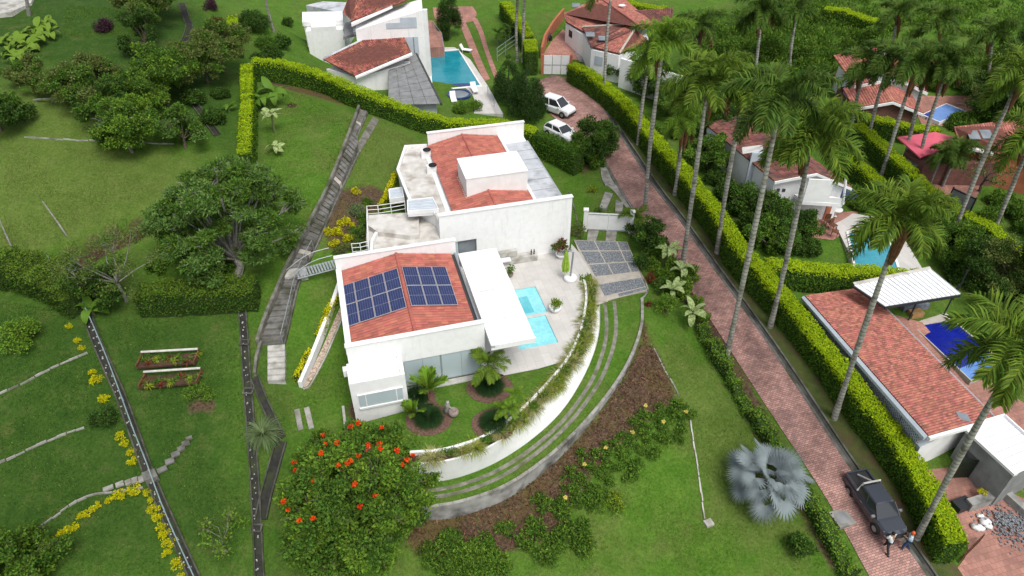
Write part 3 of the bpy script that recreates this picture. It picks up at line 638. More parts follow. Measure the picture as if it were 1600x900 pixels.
def ridge_cap(a, b, mat, parent, r=.13):
    a, b = Vector(a), Vector(b); n = max(2, int((b - a).length / .4))
    for i in range(n):
        mb = MB(); p, q = a.lerp(b, i / n), a.lerp(b, min(1, (i + 1.1) / n)); mb.tube([p + Vector((0, 0, .02)), q + Vector((0, 0, .0))], [r, r * .9], 8); mb.build('ridge_tile', mat, parent)
# ------------------------------------------------------------------ the white villa
vil = thing('villa', HS.p(4.2, 4.5, -.5), 'white flat-walled villa with red tile roofs in the middle of the picture', 'house')
p3 = lambda *a, **k: part(HS, *a, **k)
p3('wall', 'white_wall', vil, [(0, 8.4, .14, 9.1, -.8, 2.95)])
p3('front_wall', 'white_wall', vil, [(0, 8.4, -.02, .25, 2.3, 4.3), (8.15, 8.4, -.02, .14, -.3, 2.3), (0, 3.2, -.02, .14, -.3, 2.3)])
p3('back_wall', 'white_wall', vil, [(0, 8.45, 9.1, 9.35, -.8, 4.32)])
p3('side_wall', 'white_wall', vil, [(-.01, .28, .25, 9.1, 2.95, 3.42)])
p3('coping', 'white_paint', vil, [(-.05, 8.45, -.07, .30, 4.3, 4.36)]); p3('coping', 'white_paint', vil, [(-.05, 8.5, 9.05, 9.4, 4.32, 4.38)]); p3('coping', 'white_paint', vil, [(-.05, .32, .30, 9.05, 3.42, 3.47)])
RZ, EZ = 3.98, 3.22
tile_roof(HS.p(4.2, .27, RZ), HS.p(4.2, 9.08, RZ), HS.p(.34, 9.08, EZ), HS.p(.34, .27, EZ), parent=vil, seed=1)
tile_roof(HS.p(4.2, .27, RZ), HS.p(4.2, 9.08, RZ), HS.p(8.05, 9.08, EZ), HS.p(8.05, .27, EZ), parent=vil, seed=2)
ridge_cap(HS.p(4.2, .3, RZ + .05), HS.p(4.2, 9.05, RZ + .05), 'roof_tile_red', vil, .12)
p3('gutter', 'dark_gutter', vil, [(8.05, 8.3, .27, 9.08, 2.96, 3.16)]); p3('gutter_edge', 'grey_steel', vil, [(8.3, 8.4, .27, 9.08, 2.96, 3.3)])
# canopy of white panels over the deck
cz = 3.45
for k in range(13):
    b0 = -1.2 + k * 9.6 / 13; p3('canopy_panel', 'bright_roof', vil, [(8.75, 11.3, b0 + .018, b0 + .720, cz, cz + .07 + .012 * (k % 2))])
p3('canopy_edge', 'white_paint', vil, [(8.5, 8.75, -1.36, 8.5, cz - .1, cz + .12)]); p3('canopy_beam', 'white_wall', vil, [(8.5, 11.34, -1.36, -1.21, cz - .28, cz + .09)])
p3('canopy_beam', 'white_wall', vil, [(8.5, 11.34, 8.41, 8.55, cz - .35, cz + .09)]); p3('canopy_frame', 'grey_metal_roof', vil, [(8.6, 11.3, -1.2, 8.4, cz - .12, cz - .01)])
for b in (8.2,): p3('column', 'white_paint', vil, [(11.05, 11.25, b - .1, b + .1, 0, cz - .13)])
# sliding frosted doors
for k, (a0, a1) in enumerate(((3.25, 5.55), (5.6, 8.1))):
    g = p3('glass_door', 'frosted_glass', vil, [(a0, a1, .04, .10, .12, 2.25)]); p3('frame', 'grey_steel', g, [(a1 - .04, a1, .0, .03, .12, 2.25), (a0, a1 - .05, .01, .035, .08, .12), ((a0 + a1) / 2 - .012, (a0 + a1) / 2 + .012, .03, .04, .12, 2.25)])
p3('threshold', 'pale_concrete', vil, [(3.2, 8.4, -.5, -.03, -.3, .04)])
# annex with the wide window
p3('annex_wall', 'white_paint', vil, [(-.15, 3.12, -1.78, -.03, -.9, 2.72)]); p3('annex_parapet', 'white_paint', vil, [(-.15, 3.12, -1.78, -1.56, 2.72, 3.0), (-.15, .12, -1.56, -.03, 2.72, 3.0), (2.88, 3.12, -1.56, -.03, 2.72, 3.0)])
p3('annex_roof', 'bright_roof', vil, [(.12, 2.88, -1.56, -.03, 2.72, 2.78)]); p3('annex_cornice', 'white_paint', vil, [(-.4, -.15, -.5, -.1, 2.4, 2.9)])
w = p3('window', 'frosted_glass', vil, [(.25, 2.85, -1.83, -1.79, .95, 1.95)])
p3('frame', 'white_paint', w, [(.2, 2.9, -1.9, -1.79, .80, .94), (.2, 2.9, -1.86, -1.79, 1.96, 2.02), (.62, .68, -1.86, -1.84, .95, 1.95), (2.45, 2.51, -1.86, -1.84, .95, 1.95)])
for q_ in ((-.9, -.75, -2.1, -.6, -.8, .1), (-.9, -.5, -2.25, -2.1, -.8, .1), (-.5, -.4, -2.9, -2.26, -.8, .05), (3.5, 3.6, -2.6, -.6, -.6, .12)): p3('planter_kerb', 'pale_concrete', vil, [q_])
# rear block
p3('wall', 'white_wall', vil, [(8.6, 17.7, 11.8, 23.85, -.8, 4.12)])
op = (8.5, 10.5)                                    # glazed opening in the front wall
p3('front_wall', 'white_wall', vil, [(7.75, op[0], 11.5, 11.8, -.3, 4.95), (op[1], 18.05, 11.5, 11.8, -.3, 4.95), (op[0], op[1], 11.5, 11.8, 2.5, 4.95)])
p3('glazing', 'grey_glass', vil, [(op[0] + .6, op[1], 11.72, 11.79, 0, 2.5)]); p3('glazing', 'frosted_glass', vil, [(op[0], op[0] + .58, 11.6, 11.72, 0, 2.5)]); p3('glazing_frame', 'interior_dark', vil, [(op[0] + .58, op[0] + .64, 11.66, 11.71, 0, 2.5), (op[0] + .7, op[0] + 1.3, 11.64, 11.71, .3, 1.2)])
p3('coping', 'white_paint', vil, [(7.7, 18.12, 11.44, 11.86, 4.95, 5.02)])
p3('back_wall', 'white_wall', vil, [(9.1, 17.75, 23.85, 24.1, -.3, 5.45)]); p3('coping', 'white_paint', vil, [(9.05, 17.8, 23.8, 24.15, 5.45, 5.52)])
RR2, EL, ER = 5.05, 4.35, 4.5; ra = 12.1
tile_roof(HS.p(ra, 11.88, RR2), HS.p(ra, 23.8, RR2), HS.p(9.0, 23.8, EL), HS.p(9.0, 11.88, EL), parent=vil, seed=3, pitch=.3, tl=.45, amp=.04)
tile_roof(HS.p(ra, 11.88, RR2), HS.p(ra, 23.8, RR2), HS.p(15.25, 23.8, ER), HS.p(15.25, 11.88, ER), parent=vil, seed=4, pitch=.3, tl=.45, amp=.04)
ridge_cap(HS.p(ra, 11.9, RR2 + .04), HS.p(ra, 14.0, RR2 + .04), 'roof_tile_red', vil, .1); ridge_cap(HS.p(ra, 17.25, RR2 + .04), HS.p(ra, 23.75, RR2 + .04), 'roof_tile_red', vil, .1)
tw = p3('roof_tower', 'white_paint', vil, [(10.4, 15.22, 14.0, 17.25, 4.1, 6.25)]); p3('tower_roof', 'bright_roof', tw, [(10.36, 15.26, 13.96, 17.29, 6.25, 6.32)]); p3('flashing', 'weathered_slab', tw, [(10.28, 10.4, 13.9, 17.2, 4.3, 4.72), (10.3, 13, 13.9, 14.0, 4.3, 4.7)])
p3('parapet', 'white_paint', vil, [(15.27, 15.5, 11.88, 23.8, 4.1, 4.62)])
for k in range(13):
    b0 = 11.9 + k * 10.85 / 13; p3('roof_sheet', 'grey_metal_roof', vil, [(15.52, 17.7, b0 + .01, b0 + .77, 4.13, 4.2 + .03 * (k % 2)), (15.52, 17.7, b0 + .77, b0 + .834, 4.13, 4.16)])
p3('gutter', 'galvanised', vil, [(17.7, 17.82, 11.9, 22.8, 4.0, 4.2)])
# roof terraces
TER = HS.q([(9.0, 11.8), (7.75, 11.8), (7.75, 13.3), (6.2, 15.6), (5.95, 20.5), (7.2, 24.5), (9.0, 24.1)])
mb = MB(); mb.prism(TER, -.8, 4.05); mb.build('terrace_wall', 'white_wall', vil); mb = MB(); mb.prism(TER, 4.05, 4.09); mb.build('terrace_floor', 'weathered_slab', vil)
mb = MB(); q = [HS.p(*c, 4.3) for c in ((7.75, 13.3), (6.2, 15.6), (5.95, 20.5), (7.2, 24.5), (9.05, 24.2))]; wall_along(mb, q, [4.05] * 5, .22); mb.build('terrace_kerb', 'white_paint', vil)
LT = HS.q([(7.75, 9.35), (7.75, 13.28), (6.4, 15.2), (2.6, 14.6), (2.3, 12.1), (3.0, 9.35)])
mb = MB(); mb.prism(LT, -.8, 2.95); mb.build('terrace_wall', 'white_wall', vil); mb = MB(); mb.prism(LT, 2.95, 3.0); mb.build('terrace_floor', 'weathered_slab', vil)
mb = MB(); mb.prism([P(px, py, 3.4)[:2] for px, py in ((576, 336), (654, 331), (655, 366), (640, 368), (590, 362), (575, 352))], 3.0, 3.4); mb.build('raised_slab', 'weathered_slab', vil)
mb = MB(); q = [P(px, py, 3.5) for px, py in ((588, 362), (581, 376), (580, 392))]; wall_along(mb, q, [2.9] * 3, .2); mb.build('parapet', 'white_paint', vil)
for (pts, nm) in ((((573, 322), (590, 321), (610, 318), (632, 314)), 1), (((573, 322), (573, 340), (574, 362), (575, 385)), 1), (((549, 381), (562, 380), (575, 377)), 1)):
    q = [P(px, py, 4.0) for px, py in pts]; mb = MB()
    for h in (0, -.35, -.7): mb.tube([p + Vector((0, 0, h)) for p in q], .028, 5)
    for p in q: mb.tube([p + Vector((0, 0, .02)), p + Vector((0, 0, -1.05))], .035, 5)
    mb.build('railing', 'white_paint', vil)
for (pp, z) in (([(637, 313), (676, 309), (685, 327), (637, 330)], 4.45), ([(608, 296), (628, 293), (631, 308), (609, 311)], 3.6)):
    q = [P(a, b, z) for a, b in pp]; c = sum(q, Vector()) / 4; mb = MB(); mb.prism([p[:2] for p in q], z - .5, z - .05)
    for k in range(4):
        s0, s1 = k / 4 + .03, (k + 1) / 4 - .03; L = [q[0].lerp(q[3], s0), q[1].lerp(q[2], s0), q[1].lerp(q[2], s1), q[0].lerp(q[3], s1)]; mb.prism([p[:2] for p in L], z - .05, z - .01, 1)
    s = mb.build('skylight', ['white_paint', 'bluish_wall'], vil); mb = MB(); wall_along(mb, [Vector((p.x, p.y, z + .05)) for p in (q + [q[0]])], [z - .3] * 5, .1); mb.build('frame', 'white_paint', s)
# air-conditioning units on the terrace
for k, (px, py) in enumerate(((667, 240), (676, 264))):
    a, b = HS.inv(P(px, py, 4.4)); t = thing('air_conditioner', HS.p(a, b, 4.09), 'white air-conditioning unit with a dark fan on the roof terrace, %s of two' % ('farther' if k == 0 else 'nearer'), 'air conditioner', 'air conditioners on the terrace')
    p3('casing', 'white_paint', t, [(a - .5, a + .3, b - .22, b + .22, 4.09, 4.75)]); c = HS.p(a + .02, b - .02, 4.75); mb = MB(); mb.lathe(c, [(.34, 0), (.34, .06), (.27, .07), (.26, .02)], 14); mb.build('fan_ring', 'black_rubber', t)
    mb = MB()
    for q in range(5): an = q * 1.256; mb.box((c.x + .12 * math.cos(an), c.y + .12 * math.sin(an), c.z + .04), (.24, .06, .012), an)
    mb.build('fan_blade', 'dark_metal', t)
# solar panels
def slope_z(a): return RZ - (RZ - EZ) * abs(a - 4.2) / 3.86
def panel_thing(a0, a1, b0, b1, lab):
    h = .17; c = HS.p((a0 + a1) / 2, (b0 + b1) / 2, slope_z((a0 + a1) / 2) + .05); t = thing('solar_panel', c, lab, 'solar panel', 'solar panels on the villa roof')
    z0, z1 = slope_z(a0) + h, slope_z(a1) + h
    def slab(nm, mat, A0, A1, B0, B1, lo, hi, par=t):
        f = lambda a: z0 + (z1 - z0) * (a - a0) / (a1 - a0); mb = MB()
        mb.hexa([HS.p(a, b, f(a) + lo) for a, b in ((A0, B0), (A1, B0), (A1, B1), (A0, B1))], [HS.p(a, b, f(a) + hi) for a, b in ((A0, B0), (A1, B0), (A1, B1), (A0, B1))]); return mb.build(nm, mat, par)
    slab('frame', 'panel_frame', a0, a1, b0, b1, -.02, .018); e = .028; mid = (b0 + b1) / 2
    for B0, B1 in ((b0 + e, mid - .012), (mid + .012, b1 - e)):
        g = slab('cell_sheet', 'solar_cell', a0 + e, a1 - e, B0, B1, .018, .024)
        for q in range(1, 6):
            x = a0 + e + (a1 - a0 - 2 * e) * q / 6; slab('busbar', 'busbar', x - .006, x + .006, B0, B1, .024, .026, g)
M('panel_frame', (.55,.56,.58), rough=.4, metal=.4); M('solar_cell', (.012,.02,.075), (.02,.03,.11), 3, .12, spec=.5, coat=.3); M('busbar', (.16,.19,.30), rough=.4)
bfr = HS.inv(P(638, 480, 4.1))[1]; bbk = HS.inv(P(624, 419, 4.1))[1]; bm_ = (bfr + bbk) / 2
for r, (b0, b1) in enumerate(((bfr, bm_ - .02), (bm_ + .02, bbk))):
    for c in range(4): panel_thing(.02 + c * 1.01, 1.0 + c * 1.01, b0, b1, 'dark blue solar panel left of the ridge, %s row, %s from the left edge' % (('front', 'rear')[r], ORD[c]))
    for c in range(3): panel_thing(4.36 + c * 1.01, 5.34 + c * 1.01, b0 + .08, b1 + .08, 'dark blue solar panel right of the ridge, %s row, %s from the ridge' % (('front', 'rear')[r], ORD[c]))
# bench, planters and parasol on the deck
t = thing('stone_bench', HS.p(13, 11, 0), 'pale grey built-in bench block against the white villa wall', 'bench')
p3('seat', 'pale_concrete', t, [(12.2, 15.2, 10.85, 11.45, 0, .5)]); p3('backrest', 'pale_concrete', t, [(12.0, 13.6, 11.1, 11.45, .5, 1.05)]); p3('cushion', 'white_paint', t, [(12.25, 13.0, 10.6, 11.05, .5, .62)])
for k, a in enumerate((14.75, 14.98)):
    c = HS.p(a, 11.1, .5); mb = MB(); mb.lathe(c, [(.05, 0), (.06, .05), (.03, .09), (.05, .2), (.06, .3), (.03, .36), (.045, .42), (.02, .48)], 10); mb.build('ornament', 'dark_metal', label='small dark ornament standing on the stone bench, %s of two' % ('left' if k == 0 else 'right'), cat='ornament', group='ornaments on the bench')
def pot(name, c, r, h, mat, lab):
    t = thing(name, c, lab, 'potted plant'); mb = MB(); mb.lathe(c, [(r * .6, 0), (r, h * .6), (r * 1.05, h), (r * .9, h), (r * .85, h * .85)], 16); mb.build('pot', mat, t, smooth=True); return t
# parasol: closed, green, hanging from a grey mast on a white base
a, b = HS.inv(P(891, 437, 0)); t = thing('parasol', HS.p(a, b, 0), 'folded lime green parasol hanging beside its grey mast on a pale base', 'parasol')
c = HS.p(a, b, 0); mb = MB(); mb.lathe(c, [(.45, 0), (.5, .1), (.5, .28), (.42, .34), (.1, .36)], 18); mb.build('base', 'white_paint', t, smooth=True)
mb = MB(); mb.tube([c + Vector((0, 0, .3)), c + Vector((.1, 0, 2.6))], .07, 10); mb.build('mast', 'grey_steel', t); mb = MB(); mb.tube([c + Vector((.1, 0, 2.55)), c + Vector((-.38, .05, 2.75))], .04, 8); mb.build('arm', 'grey_steel', t)
M('lime_canvas', (.28,.42,.05), (.20,.32,.03), 5, .85)
mb = MB(); cc = c + Vector((-.4, .05, 0)); k0 = len(mb.v); nn = 16
for z, rr in ((.75, .03), (.8, .2), (1.2, .24), (1.8, .18), (2.4, .1), (2.72, .03)):
    for j in range(nn): an = 2 * math.pi * j / nn; q = rr * (1 + .35 * (j % 2)); mb.v.append((cc.x + q * math.cos(an), cc.y + q * math.sin(an), z))
for i in range(5):
    for j in range(nn): mb.f.append((k0 + i * nn + j, k0 + i * nn + (j + 1) % nn, k0 + (i + 1) * nn + (j + 1) % nn, k0 + (i + 1) * nn + j)); mb.m.append(0)
mb.build('canopy', 'lime_canvas', t)
# gate of the villa
gl, gr_ = G(917, 360), G(981, 363); gd = (gr_ - gl).normalized(); gf = Fr(gl, math.atan2(gd.y, gd.x)); gw = (gr_ - gl).length; gz0 = min(gl.z, gr_.z)
t = thing('gate', gl, 'white solid double gate between two white pillars at the villa drive', 'gate')
for a in (-.35, gw + .02): part(gf, 'pillar', 'white_paint', t, [(a, a + .33, -.17, .17, gz0 - .3, gz0 + 2.0)]); part(gf, 'pillar_cap', 'white_paint', t, [(a - .05, a + .38, -.22, .22, gz0 + 2.0, gz0 + 2.1)])
for a in (0, gw / 2 + .01):
    lf = part(gf, 'leaf', 'white_paint', t, [(a, a + gw / 2 - .01, -.03, .03, gz0 + .08, gz0 + 1.75)])
    part(gf, 'rail', 'galvanised', lf, [(a + .05, a + gw / 2 - .06, -.06, -.032, gz0 + .12, gz0 + .2), (a + .05, a + gw / 2 - .06, -.06, -.032, gz0 + 1.6, gz0 + 1.68)])
# white garden wall left of the villa with pebble strip
t = thing('garden_wall', P(500, 530, 0), 'low white wall slanting away from the left side of the villa', 'wall'); top = [P(*c) for c in ((531, 436, 2.3), (519, 472, 1.8), (497, 528, 1.2), (483, 563, .9), (468, 597, .6))]
mb = MB(); wall_along(mb, top, [-.6] * 5, .24); mb.build('wall', 'white_paint', t); 
tag(sheet('pebble_strip', 'pebbles', [(531, 482), (510, 530), (490, 572), (474, 606)], [(536, 492), (517, 535), (497, 578), (481, 604)], nx=2, dz=.05), kind='structure')
mb = MB(); sweep(mb, along([(474, 609), (483, 606), (499, 578), (519, 536), (537, 494)], 0, .4, .05), [(-.04, -.1), (.04, -.1), (.04, .06), (-.04, .06)]); mb.build('kerb', 'pale_concrete', kind='structure')
# sculpture in the garden
c = P(704, 647, 0); t = thing('garden_sculpture', c, 'small weathered stone figure beside a round urn on the front lawn', 'sculpture')
mb = MB(); mb.lathe(c + Vector((.2, -.1, 0)), [(.18, 0), (.3, .15), (.34, .32), (.26, .48), (.2, .5), (.16, .42)], 14); mb.build('urn', 'terracotta_pot', t, smooth=True)
mb = MB(); mb.tube([c + Vector((-.25, .15, 0)), c + Vector((-.22, .15, .3)), c + Vector((-.18, .1, .6)), c + Vector((-.15, .05, .85)), c + Vector((-.13, .03, .95)), c + Vector((-.12, .02, 1.1))], [.2, .17, .14, .16, .06, .11], 10); mb.tube([c + Vector((-.18, .1, .7)), c + Vector((.05, 0, .55)), c + Vector((.15, -.05, .5))], [.06, .05, .04], 6); mb.build('figure', 'concrete', t, smooth=True)
# ------------------------------------------------------------------ footbridge, stairway
t = thing('footbridge', P(499, 420, 2.9), 'narrow slatted metal footbridge from the stairway to the villa terrace', 'footbridge')
A, B = P(462, 428, 3.05), P(527, 411, 3.05); d = (B - A); L = d.length; d.normalize(); s = Vector((d.y, -d.x, 0)); nb = int(L / .2); an = math.atan2(d.y, d.x)
for k in range(nb):
    c = A + d * (k + .5) * L / nb; mb = MB(); mb.box(c, (.13, .95, .04), an); mb.build('slat', 'galvanised', t)
for sg in (-1, 1):
    mb = MB(); q = [A + s * sg * .5, B + s * sg * .5]; mb.tube([p - Vector((0, 0, .08)) for p in q], .05, 6); mb.build('beam', 'grey_steel', t)
    mb = MB(); pts = [A + s * sg * .5 + d * (u * L * 1.1 - .6) + Vector((0, 0, .1 + 1.0 * math.sin(min(1, u * 1.3) * math.pi / 2))) for u in np.linspace(0, 1, 14)]; mb.tube(pts, .025, 5); mb.build('handrail', 'galvanised', t)
c = P(460, 425, 3.0); mb = MB(); mb.prism([P(px, py, 3.02)[:2] for px, py in ((443, 433), (448, 421), (477, 417), (480, 428), (455, 432))], 2.5, 3.02); mb.build('bridge_landing', 'pale_concrete', label='rough concrete landing slab at the stairway end of the footbridge', cat='landing')
st = thing('stairway', G(440, 520), 'long grey concrete garden stairway climbing the slope left of the villa', 'stairway')
SL = [(565,168),(552,205),(535,250),(515,300),(493,345),(470,390),(452,425),(440,455),(425,490),(414,520),(408,540)]
SRr = [(590,184),(574,212),(553,255),(532,300),(512,345),(492,390),(474,425),(463,455),(455,490),(448,520),(443,540)]
a_ = resample(spline([[*G(*p)] for p in SL], .3), 61); b_ = resample(spline([[*G(*p)] for p in SRr], .3), 61)
for k in range(60):
    if k < 15: b_[k] = a_[k] + (b_[k] - a_[k]) * .42
b_[15] = a_[15] + (b_[15] - a_[15]) * .8
for k in range(60):
    z = max(a_[k][2], b_[k][2], a_[k + 1][2], b_[k + 1][2]) + .10; la = .96; q = [a_[k], b_[k], b_[k] + (b_[k + 1] - b_[k]) * la, a_[k] + (a_[k + 1] - a_[k]) * la]
    mb = MB(); mb.prism([tuple(p[:2]) for p in q], z - .5, z + .02 * ((k * 7) % 3)); mb.build('step', 'step_concrete' if k % 17 != 9 else 'beige_concrete', st)
mb = MB(); wl = [Vector(p) + Vector((0, 0, .55)) for p in a_]; dl = [(Vector(b_[k]) - Vector(a_[k])).normalized() for k in range(61)]; wl = [p - d * .14 for p, d in zip(wl, dl)]; wall_along(mb, wl, [p.z - 1.3 for p in wl], .22); mb.build('side_wall', 'old_concrete', st)
mb = MB(); wl2 = [Vector(p) + d * .08 + Vector((0, 0, .18)) for p, d in zip(b_, dl)]; wall_along(mb, wl2, [p.z - .8 for p in wl2], .1); mb.build('side_kerb', 'old_concrete', st)
hp = [Vector(b_[k]) + Vector((0, 0, 1.0)) for k in range(42, 61, 3)]; mb = MB(); mb.tube(hp, .025, 5)
for p in hp: mb.tube([p, p - Vector((0, 0, 1.2))], .025, 5)
mb.build('handrail', 'grey_steel', st)
# second flight beside it at the top, then pale steps at the foot
mb = MB()
sl2 = thing('pale_steps', G(431, 570), 'six pale concrete steps at the foot of the long stairway', 'steps')
for k in range(6):
    y0, y1 = 540 + k * 9.3, 540 + (k + 1) * 9.3; q = [P(418, y0, 0), P(445, y0 - 2, 0), P(445, y1 - 3.2, 0), P(418, y1 - 1.2, 0)]; z = max(G(431, y0).z, G(431, y1).z) + .12; q = [P(px, py, z) for px, py in ((418, y0), (445, y0 - 2), (445, y1 - 3), (418, y1 - 1))]
    mb = MB(); mb.prism([p[:2] for p in q], z - .6, z); mb.build('step', 'pale_concrete', sl2)
sheet('side_path', 'old_concrete', [(583, 183), (567, 210), (551, 240)], [(593, 188), (578, 214), (560, 244)], nx=2, dz=.06)
for k, (p0, p1) in enumerate((((464, 640), (470, 672)), ((479, 637), (487, 670)))):
    q = [G(*p0), G(*p1)]; mb = MB(); sweep(mb, [Vector(p) for p in spline([[*v] for v in q], .4)], [(-.16, -.1), (.16, -.1), (.16, .05), (-.16, .05)]); mb.build('concrete_strip', 'concrete', label='short worn concrete strip in the lawn left of the villa, %s of a pair' % ('left' if k == 0 else 'right'), cat='paving strip', group='concrete strips in the side lawn')
# ------------------------------------------------------------------ foliage library
def leafmat(name, c, isl=.45, tr=.3, rough=.65, c2=None, sc=1.5): return M(name, c, c2, sc, rough, island=isl, trans=tr, spec=.1)
leafmat('leaf_hedge', (.080,.165,.014), .5, c2=(.055,.125,.012)); leafmat('leaf_hedge_top', (.350,.470,.010), .25, c2=(.27,.40,.010))  # lighter hedge tops: part young shoots, mostly sky light put into the colour
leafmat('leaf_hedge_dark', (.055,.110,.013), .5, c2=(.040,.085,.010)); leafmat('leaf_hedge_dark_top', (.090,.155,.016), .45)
leafmat('leaf_yellow', (.56,.53,.010), .3); leafmat('leaf_yellow_green', (.24,.30,.02), .4)
leafmat('leaf_mid', (.095,.180,.024), .5, c2=(.070,.145,.020)); leafmat('leaf_dark', (.055,.112,.020), .5, c2=(.042,.090,.016)); leafmat('leaf_fresh', (.150,.260,.028), .4, c2=(.115,.215,.024))
leafmat('leaf_feather', (.100,.190,.038), .4, c2=(.125,.215,.050)); leafmat('leaf_olive', (.125,.165,.040), .45); leafmat('leaf_purple', (.060,.030,.040), .5)
leafmat('leaf_conifer', (.028,.066,.018), .45, c2=(.040,.085,.018)); leafmat('leaf_bluegrey', (.250,.290,.305), .35, .1, c2=(.185,.225,.235)); leafmat('leaf_palm', (.095,.165,.018), .45, .25, .6, c2=(.125,.195,.020))
leafmat('leaf_palm_dark', (.070,.128,.018), .45, .2, .6); leafmat('leaf_palm_young', (.140,.245,.024), .4, .3, .5); leafmat('leaf_banana', (.10,.21,.025), .3, .3, .45); leafmat('leaf_variegated', (.14,.25,.05), .3, .2, .5, c2=(.42,.48,.24), sc=7)
leafmat('leaf_mondo', (.020,.055,.014), .4, .1); leafmat('leaf_grey_tuft', (.13,.185,.075), .4, .15); leafmat('leaf_straw', (.30,.30,.11), .4, .2); leafmat('leaf_red', (.16,.035,.022), .5); leafmat('leaf_brown', (.18,.095,.055), .45, .1); leafmat('leaf_philodendron', (.13,.235,.028), .4, .25, .45)
leafmat('flower_orange', (.75,.085,.015), .25, .3); leafmat('flower_white', (.75,.74,.62), .15, .3); leafmat('flower_yellow', (.72,.62,.16), .2, .3)
M('hedge_core', (.030,.060,.008), (.018,.038,.006), 4, .95); M('hedge_core_top', (.11,.17,.010), (.08,.13,.010), 6, .95); M('bark', (.13,.10,.075), (.07,.055,.04), 6, .95, bump=.7, bscale=14); M('bark_grey', (.26,.25,.22), (.15,.145,.125), 5, .95, bump=.5)  # core top paler, to match the light put into the top leaves
M('palm_trunk', (.36,.35,.31), (.25,.245,.21), 2.2, .9, bump=.5, bscale=9, c3=(.13,.125,.10), scale3=1.6); M('crownshaft', (.10,.15,.05), (.13,.12,.06), 3, .6); M('dead_frond', (.17,.075,.032), (.10,.048,.024), 5, .9)

def ringed(name):
    t = MATS[name].node_tree; b = t.nodes['Principled BSDF']; src = b.inputs['Base Color'].links[0].from_socket; geo = node(t, 'ShaderNodeNewGeometry'); wv = node(t, 'ShaderNodeTexWave', bands_direction='Z'); wv.inputs['Scale'].default_value = 1.1; wv.inputs['Distortion'].default_value = 1.5; wv.inputs['Detail'].default_value = 2
    rp = node(t, 'ShaderNodeMapRange'); rp.inputs['From Max'].default_value = .35; rp.inputs['To Min'].default_value = .55; rp.inputs['To Max'].default_value = 1.05; hv = node(t, 'ShaderNodeHueSaturation'); L = t.links.new
    L(geo.outputs['Position'], wv.inputs['Vector']); L(wv.outputs['Fac'], rp.inputs['Value']); L(src, hv.inputs['Color']); L(rp.outputs[0], hv.inputs['Value']); L(hv.outputs[0], b.inputs['Base Color'])
ringed('palm_trunk')
def unit(v): return v / (np.linalg.norm(v, axis=-1, keepdims=True) + 1e-9)
def cards(C, D, S, l, w):
    """diamond leaves: base C, direction D, side S"""
    n = len(C); l = np.broadcast_to(np.asarray(l, float).reshape(-1, 1), (n, 1)); w = np.broadcast_to(np.asarray(w, float).reshape(-1, 1), (n, 1))
    V = np.empty((n, 4, 3)); V[:, 0] = C; V[:, 1] = C + D * l * .45 + S * w * .5; V[:, 2] = C + D * l; V[:, 3] = C + D * l * .45 - S * w * .5
    return V.reshape(-1, 3), np.arange(n * 4).reshape(-1, 4)
def rsides(rs, D): return unit(np.cross(D, rs.normal(size=D.shape)))
def ball_leaves(rs, C, Rr, dens, l, w, up=.35, flat=1.0, shell=.55):
    """leaves through clumps at C with radii Rr (dens = leaves per square metre of clump surface)"""
    Cs, Ds, Ss = [], [], []
    for c, r in zip(C, Rr):
        n = max(6, int(dens * 4 * math.pi * r * r * flat)); o = unit(rs.normal(size=(n, 3))); rad = r * rs.uniform(shell, 1.0, (n, 1)) * (1 + .15 * rs.normal(size=(n, 1)))
        p = np.array(c) + o * rad * np.array([1, 1, flat]); d = unit(o * .7 + rs.normal(size=(n, 3)) * .7 + np.array([0, 0, up]))
        nn = unit(o * .6 + rs.normal(size=(n, 3)) * .55 + np.array([0, 0, .7])); s = unit(np.cross(d, nn))
        Cs.append(p); Ds.append(d); Ss.append(s)
    Cs, Ds, Ss = map(np.concatenate, (Cs, Ds, Ss)); k = rs.uniform(.7, 1.25, len(Cs))
    return cards(Cs, Ds, Ss, l * k, w * k)
def merge(parts):
    V, F, Mi = [], [], []; k = 0
    for m, (v, f) in parts: V.append(v); F.append(f + k); Mi.append(np.full(len(f), m)); k += len(v)
    return np.concatenate(V), np.concatenate(F), np.concatenate(Mi)
def bush_clumps(rs, r, h, n):
    """clump centres filling a dome of radius r and height h, base at the origin"""
    a = rs.uniform(0, 2 * math.pi, n); q = np.sqrt(rs.uniform(.02, 1, n)); t = rs.uniform(0, 1, n)
    cr = np.interp(q, [0, 1], [.45, .30]) * r; z = (h - cr) * np.sqrt(np.maximum(0, 1 - (q * .92) ** 2)) * (.35 + .65 * t) + cr * .2
    return np.c_[np.cos(a) * q * r * .8, np.sin(a) * q * r * .8, np.maximum(z, cr * .5)], cr
def shrub_mesh(seed, r, h, mats, dens=105, l=.14, w=.08, n=None, accent=0.0):
    """mats: leaf materials; accent = share of leaves with the second one"""
    rs = np.random.RandomState(seed); C, cr = bush_clumps(rs, r, h, n or max(7, int(9 * r * (1 + h / 2))))
    V, F = ball_leaves(rs, C, cr, dens, l, w); mi = (rs.uniform(size=len(F)) < accent).astype(int) if len(mats) > 1 else None
    if mi is not None:                              # accents sit on the upper outside
        zc = V.reshape(-1, 4, 3)[:, 0, 2]; mi = mi * (zc > h * .4)
    return npmesh('foliage', V, F, mats=mats, mi=mi)
_sm = {}
def stems(mb, C, base, rs, k=6, r0=.04):
    for c in C[rs.permutation(len(C))[:k]]: mb.tube([base, Vector(base).lerp(Vector(c), .5) + Vector((rs.normal() * .05, rs.normal() * .05, .1)), c], [r0, r0 * .7, r0 * .35], 5)
